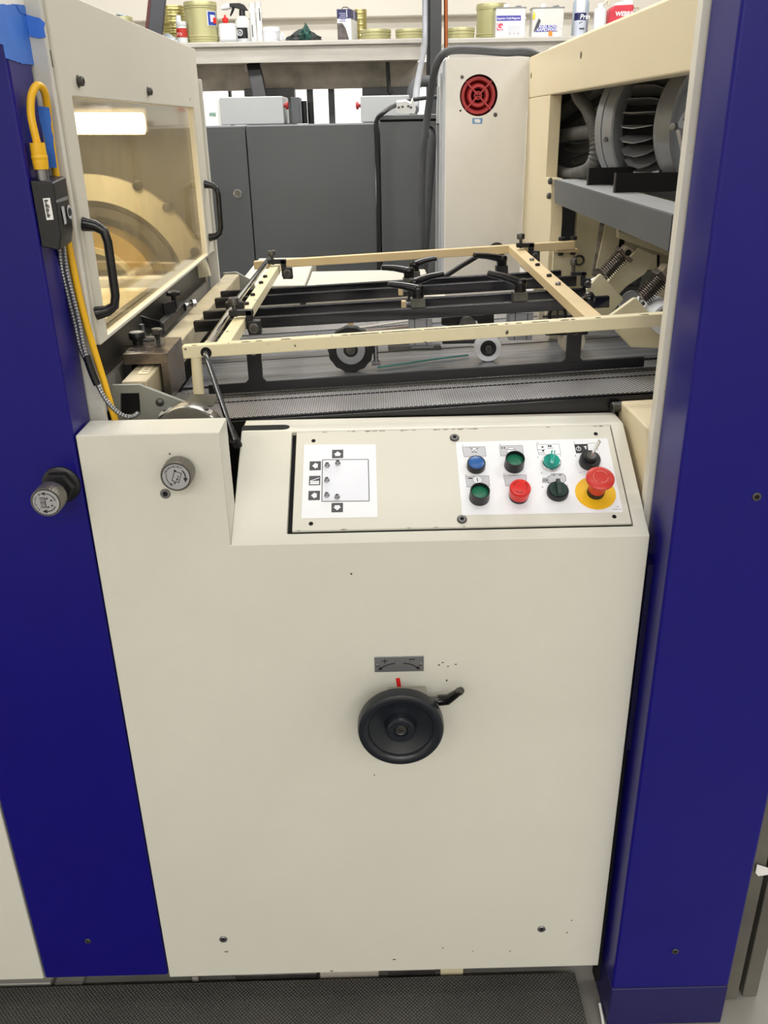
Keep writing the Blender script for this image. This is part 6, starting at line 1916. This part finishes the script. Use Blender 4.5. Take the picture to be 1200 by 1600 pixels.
def tin(name, label, xa, xb, ytop, zb, y=IY, m=GOLDMAT, group=None, ribs=(0.12, 0.88), lidm=None, ht=None, cat='tin'):
    a, b = px_w(xa, xb, y)
    r = (b - a) / 2
    cx = (a + b) / 2
    z1 = zpx(ytop, y, (xa + xb) / 2) if ht is None else zb + ht
    h = z1 - zb
    t = thing(name, label, cat, (cx, y, zb), group)
    prof = [(r * 0.955, 0), (r * 0.97, 0.003)]
    for q_ in ribs:
        prof += [(r * 0.965, h * q_ - 0.006), (r * 0.995, h * q_ - 0.003), (r * 0.995, h * q_ + 0.003), (r * 0.965, h * q_ + 0.006)]
    prof += [(r * 0.965, h - 0.002)]
    obj('can_body', MB().lathe(V((cx, y, zb)), V((0, 0, 1)), prof, 36), m, t)
    lid = min(0.022, h * 0.3)
    obj('lid', MB().lathe(V((cx, y, z1 - lid)), V((0, 0, 1)), [(r * 0.975, 0), (r, 0.001), (r, lid - 0.004), (r * 0.985, lid), (r * 0.93, lid), (r * 0.92, lid - 0.004), (0, lid - 0.004)], 36), lidm or m, t)
    return t, cx, r, z1


zz = ZS
for k in range(7):
    big = k > 3
    xa, xb = ((253, 290.5) if not big else (249, 290))
    hh = 0.026 if not big else 0.030
    tin('ink_tin', 'flat gold ink tin in the tall left stack, ' + ('lowest of seven', 'second from the bottom', 'third from the bottom', 'fourth from the bottom', 'third from the top', 'second from the top', 'topmost of seven')[k],
        xa + k * 0.3, xb + k * 0.2, 0, zz, y=5.62, m=GOLD, group='stacked gold ink tins on the left', ribs=(0.35,), ht=hh)
    zz += hh + 0.0006
t, cx, r, z1 = tin('big_tin', 'large olive gold tin with a blue and red sticker on the left of the bench', 290, 341, 4, ZS, ribs=(0.10, 0.16, 0.86))
bs_ = []
for a in range(9):
    th = R(-62 + a * 4.2)
    bs_.append((math.cos(R(-90) + R(28) + R(a * 4.5)), math.sin(R(-90) + R(28) + R(a * 4.5))))


def wrap(parent, cx, cy, r, a0, a1, z0, z1, m, name='label', n=10, lift=0.0012):
    """Label wrapped on a round can; angles in degrees from straight towards the room (-Y), to the right."""
    mb = MB()
    pts_in, pts_out = [], []
    for i in range(n + 1):
        a = R(-90 + a0 + (a1 - a0) * i / n)
        e = V((math.cos(a), math.sin(a), 0))
        pts_in.append(V((cx, cy, z0)) + e * r)
        pts_out.append(V((cx, cy, z0)) + e * (r + lift))
    mb.prism(pts_in + pts_out[::-1], V((0, 0, z1 - z0)))
    return obj(name, mb, m, parent)


lw = wrap(t, cx, IY, r * 0.985, 30, 72, zpx(40), zpx(17), WHITE, 'sticker')
wrap(t, cx, IY, r * 0.985 + 0.0012, 33, 69, zpx(39), zpx(18), mat('sticker_deep_blue', '#24419c', 0.5), 'sticker_field')
wrap(t, cx, IY, r * 0.985 + 0.0024, 42, 62, zpx(34), zpx(23), WHITE, 'sticker_letter_c')
wrap(t, cx, IY, r * 0.985 + 0.0036, 52, 69, zpx(36), zpx(27), RED, 'sticker_dot')

t, cx, r, z1 = tin('solvent_bottle', 'small white bottle with a red label in front of the gold tin stack', 275, 291.5, 34, ZS, y=5.43, m=CLEARP, ribs=(), cat='bottle')
wrap(t, cx, 5.43, r, -80, 80, zpx(55.5, 5.43), zpx(41.5, 5.43), mat('label_dark_red', '#b3261f', 0.5), 'red_label', 16)
obj('cap', MB().cyl(V((cx - 0.012, 5.43, z1)), V((cx - 0.012, 5.43, z1 + 0.03)), 0.014, seg=16), WHITE, t)
text_mesh('ro', 0.030, V((cx - 0.022, 5.43 - r - 0.0016, zpx(53, 5.43))), V((1, 0, 0)), V((0, 0, 1)), mat('pale_lettering', '#e2c4bd', 0.5), t)

a, b = px_w(341, 368, 5.47)
t = thing('squeeze_bottle', 'translucent square bottle with a red cap next to the large tin', 'bottle', ((a + b) / 2, 5.47, ZS))
obj('bottle_body', MB().box(a, b, 5.47, 5.55, ZS, zpx(34, 5.47)), CLEARP, t, bevel=0.014, bseg=3)
obj('liquid', MB().box(a - 0.0006, b + 0.0006, 5.4694, 5.5506, ZS + 0.001, zpx(56, 5.47)), mat('grey_liquid', '#b9bcbe', 0.3), t, bevel=0.012, bseg=3)
cxx = atY(351.5, 30, 5.5)[0]
obj('cap', MB().lathe(V((cxx, 5.51, zpx(34, 5.5))), V((0, 0, 1)), [(0.014, 0), (0.014, 0.006), (0.0175, 0.007), (0.0175, 0.024), (0.008, 0.026), (0.005, 0.040), (0, 0.040)], 18), RED, t)
a, b = px_w(366.5, 393, 5.63)
t = thing('spray_bottle', 'white spray bottle with a black trigger head and black label on the bench', 'spray bottle', ((a + b) / 2, 5.63, ZS))
w = (b - a) / 2
cx = (a + b) / 2
obj('bottle_body', MB().lathe(V((cx, 5.63, ZS)), V((0, 0, 1)), [(w * 0.95, 0), (w, 0.01), (w, 0.095), (w * 0.8, 0.125), (w * 0.35, 0.145), (w * 0.33, 0.165), (0, 0.165)], 28), mat('milky_plastic', '#e8e9e8', 0.35), t)
wrap(t, cx, 5.63, w, -70, 35, ZS + 0.03, zpx(43, 5.63), INK, 'black_label', 14)
ring_ = MB().torus(V((cx - w * 0.30, 5.63 - w * 0.97 - 0.001, zpx(51, 5.63))), V((-0.3, -1, 0)), 0.014, 0.0035, 20, 6)
obj('label_emblem', ring_, WHITE, t)
obj('label_emblem_core', MB().obox(V((cx - w * 0.30, 5.63 - w * 0.97 - 0.001, zpx(51, 5.63))), *AX, 0.004, 0.002, 0.006), WHITE, t)
obj('label_foot', MB().obox(V((cx - w * 0.2, 5.63 - w - 0.002, ZS + 0.016)), *AX, 0.03, 0.001, 0.012), WHITE, t)
hd = [atY(x, y, 5.63) for x, y in ((359, 5.5), (375, 5.2), (382, 8), (388, 16.5), (380, 17), (373, 14), (366, 12), (359, 11))]
obj('trigger_head', MB().prism([p + V((0, -0.018, 0)) for p in hd], V((0, 0.036, 0))), BLACK, t, bevel=0.003)
obj('collar', MB().cyl(V((cx, 5.63, zpx(27, 5.63))), V((cx, 5.63, zpx(14, 5.63))), 0.019, 0.016, seg=18), BLACK, t)
obj('trigger', MB().tube([atY(365, 12, 5.63), atY(363, 18, 5.63), atY(360, 25, 5.63)], [0.008, 0.007, 0.004], 10), BLACK, t)
obj('nozzle', MB().tube([atY(361, 9, 5.63), atY(353, 11, 5.63), atY(346, 13, 5.63)], [0.014, 0.016, 0.010], 12), WHITE, t)
for k, (xa, xb, yt) in enumerate(((391, 400.5, 4), (401, 410, 2))):
    a, b = px_w(xa, xb, 5.5)
    t = thing('clear_tube', 'tall clear plastic tube with printed paper, ' + ('left of a pair beside the spray bottle' if k == 0 else 'right of a pair next to the white tub'), 'tube', ((a + b) / 2, 5.5, ZS), 'pair of tall clear tubes')
    r = (b - a) / 2
    cx = (a + b) / 2
    obj('tube_body', MB().lathe(V((cx, 5.5, ZS)), V((0, 0, 1)), [(r, 0), (r, zpx(yt) - ZS), (0, zpx(yt) - ZS)], 22), mat('clear_tube_plastic', '#dadcdc', 0.25, var=0.03, stretch=(30, 30, 2)), t)
    wrap(t, cx, 5.5, r, -60, 60, zpx(19), zpx(11), PAPER, 'paper_band')
    obj('dark_slit', MB().obox(V((cx + (0.006 if k else -0.004), 5.5 - r - 0.0008, zpx(22 if k else 48))), *AX, 0.0022, 0.0006, 0.03), INK, t)
t, cx, r, z1 = tin('white_tub', 'low round white plastic tub with a lid on the bench', 410.5, 437, 43, ZS, m=WHITE, ribs=(), cat='tub')
wrap(t, cx, IY, r * 0.972, 10, 60, ZS + 0.01, ZS + 0.05, LABELGREY, 'faded_label')


def crumple(name, label, cat, xa, xb, ytop, y, zb, m, seed):
    rnd = random.Random(seed)
    a, b = px_w(xa, xb, y)
    h = zpx(ytop, y) - zb
    cx, w = (a + b) / 2, (b - a) / 2
    bm2 = MB()
    bmesh.ops.create_icosphere(bm2.bm, subdivisions=3, radius=1.0)
    for v in bm2.bm.verts:
        n_ = 1 + rnd.uniform(-0.28, 0.28)
        up = max(0.0, v.co.z)
        v.co = V((cx + v.co.x * w * n_, y + v.co.y * 0.033 * n_, zb + max(0.0, (v.co.z * 0.5 + 0.35 + rnd.uniform(-.12, .16) * up)) * h * (1.05 - 0.45 * abs(v.co.x))))
    o_ = obj(name, bm2, m, smooth=20, origin=V((cx, y, zb)))
    return tag(o_, label, cat)


crumple('crumpled_tissue', 'small crumpled white tissue on the bench beside the white tub', 'tissue', 436, 445, 49, 5.45, ZS, PAPER, 3)
crumple('inky_rag', 'grey and black inky rag lying in the middle of the bench', 'rag', 446, 500, 43, 5.57, ZS, mat('inky_rag', '#3d403f', 0.8, var=0.5, vscale=40, dirt=0.5, dirtcol='#86898a', dscale=30), 5)
crumple('green_glove', 'crumpled dark green glove standing up in the inky rag', 'glove', 468, 486, 36, 5.46, ZS, mat('dark_green_glove', '#1e4a42', 0.5, var=0.5, vscale=35), 8)
crumple('clear_bag', 'crumpled pale blue plastic bag at the left end of the bench', 'bag', 243, 276, 47, 5.43, ZS, mat('pale_bag', '#c9d2d6', 0.35, var=0.2, vscale=30), 12)
t = thing('box', 'tall navy and white printed carton with a wire handle on the bench', 'box', (-0.1, 5.5, ZS))
a, b = px_w(527, 548.5, 5.46)
zt3 = zpx(15.5, 5.46)
zmid = zpx(30.5, 5.46)
hB = zt3 - ZS
c2_ = atY(557.5, 20, 5.62)[0]
base = [V((a, 5.46, ZS)), V((b, 5.46, ZS)), V((c2_, 5.62, ZS)), V((a + 0.035, 5.62, ZS))]
obj('carton', MB().prism(base, V((0, 0, hB))), PAPER, t, bevel=0.001)
navy = mat('carton_navy', '#2b2b57', 0.45)
obj('front_band', MB().prism([V((a - 0.0003, 5.4594, zmid)), V((b, 5.4594, zmid)), V((b, 5.4594, zt3 - 0.001)), V((a - 0.0003, 5.4594, zt3 - 0.001))], V((0, -0.0006, 0))), navy, t)
e = (base[2] - base[1]).normalized()
nn = V((e[1], -e[0], 0))
obj('side_band', MB().prism([base[1] + nn * 0.0004 + V((0, 0, zmid - ZS)), base[2] + nn * 0.0004 + V((0, 0, zmid - ZS)), base[2] + nn * 0.0004 + V((0, 0, hB - 0.001)), base[1] + nn * 0.0004 + V((0, 0, hB - 0.001))], nn * 0.0006), navy, t)
lt_ = MB()
for k in range(5):
    lt_.obox(V((a + 0.030 + 0.003 * (k % 2), 5.4586, zt3 - 0.022 - k * 0.009)), *AX, 0.018 - 0.003 * (k % 2), 0.0003, 0.0024)
obj('band_lettering', lt_, mat('lilac_print', '#9a9ac2', 0.5), t)
obj('band_stripe', MB().obox(V((b - 0.022, 5.4586, (zmid + zt3) / 2)), *AX, 0.002, 0.0003, 0.018), WHITE, t)
obj('picture_area', MB().prism([V((a, 5.4594, ZS + 0.001)), V((b - 0.012, 5.4594, ZS + 0.001)), V((b - 0.030, 5.4594, ZS + 0.06)), V((b - 0.048, 5.4594, zmid - 0.022)), V((a, 5.4594, zmid - 0.022))], V((0, -0.0006, 0))), mat('carton_picture', '#59514f', 0.5, var=0.5, vscale=30), t)
obj('side_lettering', MB().obox((base[1] + base[2]) / 2 + nn * 0.0014 + V((0, 0, (zmid + zt3) / 2 - ZS)), e, nn, V((0, 0, 1)), 0.022, 0.0004, 0.022), mat('lilac_print', '#9a9ac2', 0.5), t)
obj('wire_handle', MB().tube([V((a + 0.02, 5.52, zt3)), V((a + 0.035, 5.52, zt3 + 0.014)), V((b - 0.02, 5.52, zt3 + 0.014)), V((b, 5.52, zt3))], 0.003, 8), STEEL_D, t)
zz = ZS
for k in range(6):
    tin('ink_tin', 'small gold ink tin in the short stack behind the carton, ' + ('lowest of six', 'second from below', 'third from below', 'third from above', 'second from above', 'topmost of six')[k], 553, 573.5, 0, zz, y=5.72, m=GOLD, group='stacked small gold tins behind the carton', ribs=(0.35,), ht=0.0285)
    zz += 0.0291
tin('flat_tin', 'low olive tin just right of the carton', 563, 611, 47, ZS, y=5.52, ribs=(0.5,))
tin('flat_tin', 'low olive tin left of the grey conduit', 617.5, 664, 46.5, ZS, y=5.52, ribs=(0.5,))
tin('flat_tin', 'low olive tin right of the copper pipe', 697, 742, 44.5, ZS2, y=5.52, ribs=(0.5,))
tin('big_tin', 'tall olive tin behind the white solvent can, on the right part of the bench', 743.5, 792, 7, ZS2, y=5.64, ribs=(0.10, 0.17, 0.86))


def fcan(label, xa, xb, yt, y=5.45):
    a, b = px_w(xa, xb, y)
    z1 = zpx(yt, y, (xa + xb) / 2)
    t = thing('solvent_can', label, 'can', ((a + b) / 2, y, ZS2), 'rectangular solvent cans')
    obj('can_body', MB().box(a, b, y, y + 0.09, ZS2, z1), mat('bright_tinplate', '#dcdcd8', 0.25, 0.3, var=0.06), t, bevel=0.004)
    obj('rim', MB().ringprism([V((a - .002, y - .002, z1 - .003)), V((b + .002, y - .002, z1 - .003)), V((b + .002, y + .092, z1 - .003)), V((a - .002, y + .092, z1 - .003))], [V((a + .006, y + .006, z1 - .003)), V((b - .006, y + .006, z1 - .003)), V((b - .006, y + .084, z1 - .003)), V((a + .006, y + .084, z1 - .003))], V((0, 0, .006))), STEEL, t)
    obj('handle', MB().tube([V(((a + b) / 2 + 0.03, y + 0.045, z1)), V(((a + b) / 2 + 0.035, y + 0.045, z1 + 0.012)), V((b - 0.025, y + 0.045, z1 + 0.012)), V((b - 0.02, y + 0.045, z1))], 0.004, 8), STEEL, t)
    obj('spout', MB().cyl(V((a + (b - a) * 0.38, y + 0.045, z1 - 0.004)), V((a + (b - a) * 0.38, y + 0.045, z1 + 0.022)), 0.016, seg=18), WHITE, t)
    return t, a, b, z1, y


def plab(t, poly, m, y, name, lift=0.0006, k=0.0006):
    return obj(name, MB().prism([atY(px, py, y) + V((0, -lift, 0)) for px, py in poly], V((0, -k, 0))), m, t)


violet = mat('label_violet', '#4b46a6', 0.5)
t, a, b, z1, y_ = fcan('white labelled rectangular solvent can with a red square letter and a purple band', 774, 821, 12)
plab(t, ((774.5, 57), (820, 56.5), (820, 17), (812, 20), (809, 23), (776, 22.5)), WHITE, y_, 'paper_label', 0.0002)
plab(t, ((776, 32.7), (814, 32.2), (814, 24), (776, 24.5)), violet, y_, 'purple_band', 0.0012)
text_mesh('Superior Cold Magenta Wash', 0.0135, atY(776.6, 30.3, y_ - 0.0021), V((1, 0, 0)), V((0, 0, 1)), WHITE, t, bold=0.0003)
plab(t, ((776, 47.5), (786, 47.3), (786, 36), (776, 36.2)), mat('label_rose', '#d9536a', 0.5), y_, 'red_square', 0.0012)
text_mesh('G', 0.052, atY(781, 46.2, y_ - 0.0021), V((1, 0, 0)), V((0, 0, 1)), WHITE, t, align='CENTER')
lt_ = MB()
for k in range(5):
    lt_.obox(atY(803, 40.5 + k * 1.9, y_ - 0.0012), *AX, 0.036, 0.0003, 0.0016)
for k in range(3):
    lt_.obox(atY(780, 50 + k * 1.9, y_ - 0.0012), *AX, 0.016, 0.0003, 0.0012)
obj('small_print', lt_, LABELGREY, t)
for k in range(3):
    d = atY(796.5 + k * 6.6, 52.5, y_ - 0.0010)
    rr = 0.0105
    obj('hazard_diamond', MB().ringprism([d + V((rr, 0, 0)), d + V((0, 0, rr)), d + V((-rr, 0, 0)), d + V((0, 0, -rr))], [d + V((rr * .82, 0, 0)), d + V((0, 0, rr * .82)), d + V((-rr * .82, 0, 0)), d + V((0, 0, -rr * .82))], V((0, -0.0005, 0))).obox(d, *AX, 0.0016, 0.0004, 0.0036), INKGREY, t)
t, a, b, z1, y_ = fcan('bare metal rectangular solvent can with a purple band and a torn dark diagonal label', 831, 880.5, 12)
plab(t, ((833, 57), (873, 56.5), (873, 50.5), (833, 51)), WHITE, y_, 'paper_label', 0.0002)
plab(t, ((841, 39.5), (870, 39), (870, 49), (836, 50)), violet, y_, 'purple_band', 0.0010)
text_mesh('ANN SOVICAL', 0.0205, atY(841.5, 43.8, y_ - 0.0019), V((1, 0, 0)), V((0, 0, 1)), WHITE, t, bold=0.0003)
text_mesh('RAPIDWASH', 0.0215, atY(838.5, 48.8, y_ - 0.0019), V((1, 0, 0)), V((0, 0, 1)), WHITE, t, bold=0.0003)
plab(t, ((833.5, 50.5), (840, 44), (845, 33), (843, 29), (841, 30), (836, 42)), INKGREY, y_, 'dark_tear', 0.0022)
plab(t, ((831.5, 29), (834.5, 16), (836.5, 24), (835.5, 31)), mat('label_yellow', '#d8c92c', 0.5), y_, 'yellow_flash', 0.0012)
plab(t, ((857, 56.5), (863, 56.5), (863, 48.5), (856.5, 49)), mat('label_orange', '#dd8a2c', 0.5), y_, 'orange_sticker', 0.0022)

a, b = px_w(896.5, 915, 5.5)
cx, r = (a + b) / 2, (b - a) / 2
t = thing('spray_can', 'dark blue and white aerosol can with a clear cap on the bench', 'aerosol can', (cx, 5.5, ZS2))
obj('can_body', MB().lathe(V((cx, 5.5, ZS2)), V((0, 0, 1)), [(r * 0.95, 0), (r, 0.004), (r, zpx(30) - ZS2), (r * 0.8, zpx(26) - ZS2), (0, zpx(26) - ZS2)], 28), mat('pale_can', '#c9cfdd', 0.3), t)
wrap(t, cx, 5.5, r, -88, 88, zpx(41), zpx(29.5), mat('can_navy', '#23265c', 0.4), 'navy_band', 18)
obj('cap', MB().lathe(V((cx, 5.5, zpx(26))), V((0, 0, 1)), [(r * 0.80, 0), (r * 0.80, 0.055), (r * 0.62, 0.068), (0, 0.070)], 24), WHITE, t)
text_mesh('Prin', 0.034, V((cx - r * 0.30, 5.5 - r - 0.002, zpx(39.5))), V((1, 0, 0)), V((0, 0, 1)), WHITE, t, bold=0.0008, shear=0.2)
lt_ = MB()
lt_.obox(V((cx - 0.004, 5.5 - r - 0.0005, zpx(45))), V((0.9, 0, 0.3)), V((0, 1, 0)), V((-0.3, 0, 0.9)), 0.010, 0.0004, 0.002).obox(V((cx + 0.006, 5.5 - r - 0.0005, zpx(54.5))), *AX, 0.014, 0.0004, 0.004)
obj('small_print', lt_, INKGREY, t)
cb_ = thing('clear_cover', 'pale blue clear plastic cover standing behind the aerosol can', 'cover', (cx, 5.60, ZS2))
a2, b2 = px_w(894, 919, 5.6)
obj('cover', MB().lathe(V(((a2 + b2) / 2, 5.61, ZS2)), V((0, 0, 1)), [((b2 - a2) / 2, 0), ((b2 - a2) / 2, 0.18), ((b2 - a2) / 2 * 0.85, zpx(5) - ZS2), (0, zpx(4) - ZS2)], 28), mat('pale_blue_plastic', '#b3c3d4', 0.3), cb_)
a, b = px_w(927, 946, 5.5)
t = thing('white_bottle', 'white plastic bottle with a side handle behind the cream beam', 'bottle', ((a + b) / 2, 5.5, ZS2))
w = (b - a) / 2
cx = (a + b) / 2
obj('bottle_body', MB().lathe(V((cx, 5.5, ZS2)), V((0, 0, 1)), [(w, 0), (w, zpx(26) - ZS2), (w * 0.9, zpx(23) - ZS2), (w * 0.45, zpx(22) - ZS2), (w * 0.45, zpx(15) - ZS2), (0, zpx(15) - ZS2)], 26), WHITE, t)
obj('handle', MB().tube([V((cx + w * 0.4, 5.5, zpx(17))), V((cx + w * 1.0, 5.5, zpx(10))), V((cx + w * 1.25, 5.5, zpx(10))), V((cx + w * 1.3, 5.5, zpx(18)))], 0.007, 10), IVORY, t)
a, b = px_w(947, 988, 5.58)
t = thing('red_jug', 'red plastic jug with a white top and white lettering behind the cream beam', 'jug', ((a + b) / 2, 5.58, ZS2))
obj('jug_body', MB().prism([V((a, 5.58, ZS2)), V((b, 5.58, ZS2)), V((b, 5.58, zpx(17, 5.58))), V((a + 0.04, 5.58, zpx(18, 5.58))), V((a + 0.015, 5.58, zpx(26, 5.58)))], V((0, 0.12, 0))), mat('jug_red', '#d6394a', 0.4), t, bevel=0.008, bseg=3)
obj('white_top', MB().prism([atY(x, y, 5.60) for x, y in ((959, 16.5), (960, 7), (966, 3), (974, 3), (976, -6), (990, -6), (990, 17))], V((0, 0.08, 0))), WHITE, t, bevel=0.006)
text_mesh('WEBRIL', 0.031, atY(961.5, 25, 5.578), V((1, 0, 0)), V((0.04, 0, 1)), WHITE, t, bold=0.0012)
obj('handle', MB().tube([atY(990, 12, 5.62), atY(998, 11, 5.62), atY(1000, 18, 5.62), atY(1000, 30, 5.62)], 0.007, 10), IVORY, t)
t, cx, r, z1 = tin('jar', 'olive tin with a pale cloth on its lid, behind the guard edge', 180, 208, 27, ZS, y=5.6, ribs=(0.2, 0.7))
crumple('pale_cloth', 'pale blue cloth folded on the tin behind the guard edge', 'cloth', 180, 201, 15, 5.6, z1 + 0.0006, mat('pale_bag', '#c9d2d6', 0.35), 21)
lt = thing('leaning_beam', 'dark steel beam with a maroon edge slanting up at the left end of the bench', 'beam', atY(235, 55, 5.3))
a, b = atY(241, 60, 5.32), atY(249, -25, 5.32)
obj('steel_web', MB().bar(a, b, 0.072, 0.04, V((0, -1, 0))), mat('leaning_steel', '#45474c', 0.5, 0.2), lt, bevel=0.003)
a, b = atY(230, 60, 5.33), atY(239, -25, 5.33)
obj('maroon_edge', MB().bar(a, b, 0.034, 0.03, V((0, -1, 0))), mat('maroon_paint', '#5b2c2b', 0.55), lt, bevel=0.002)
sk = obj('black_clip', MB().tube([atY(246, 47, 5.45), atY(250, 42, 5.45), atY(253, 39, 5.45)], [0.018, 0.016, 0.012], 10), BLACK, origin=atY(250, 44, 5.45))
tag(sk, 'small black clip handle beside the slanting dark beam on the bench', 'clip')
bpy.context.view_layer.update()
# keep every branch to thing > part > sub-part (all local matrices below a thing are identity)
for o in list(scn.objects):
    while o.parent is not None and o.parent.parent is not None and o.parent.parent.parent is not None:
        o.parent = o.parent.parent
bpy.context.view_layer.update()
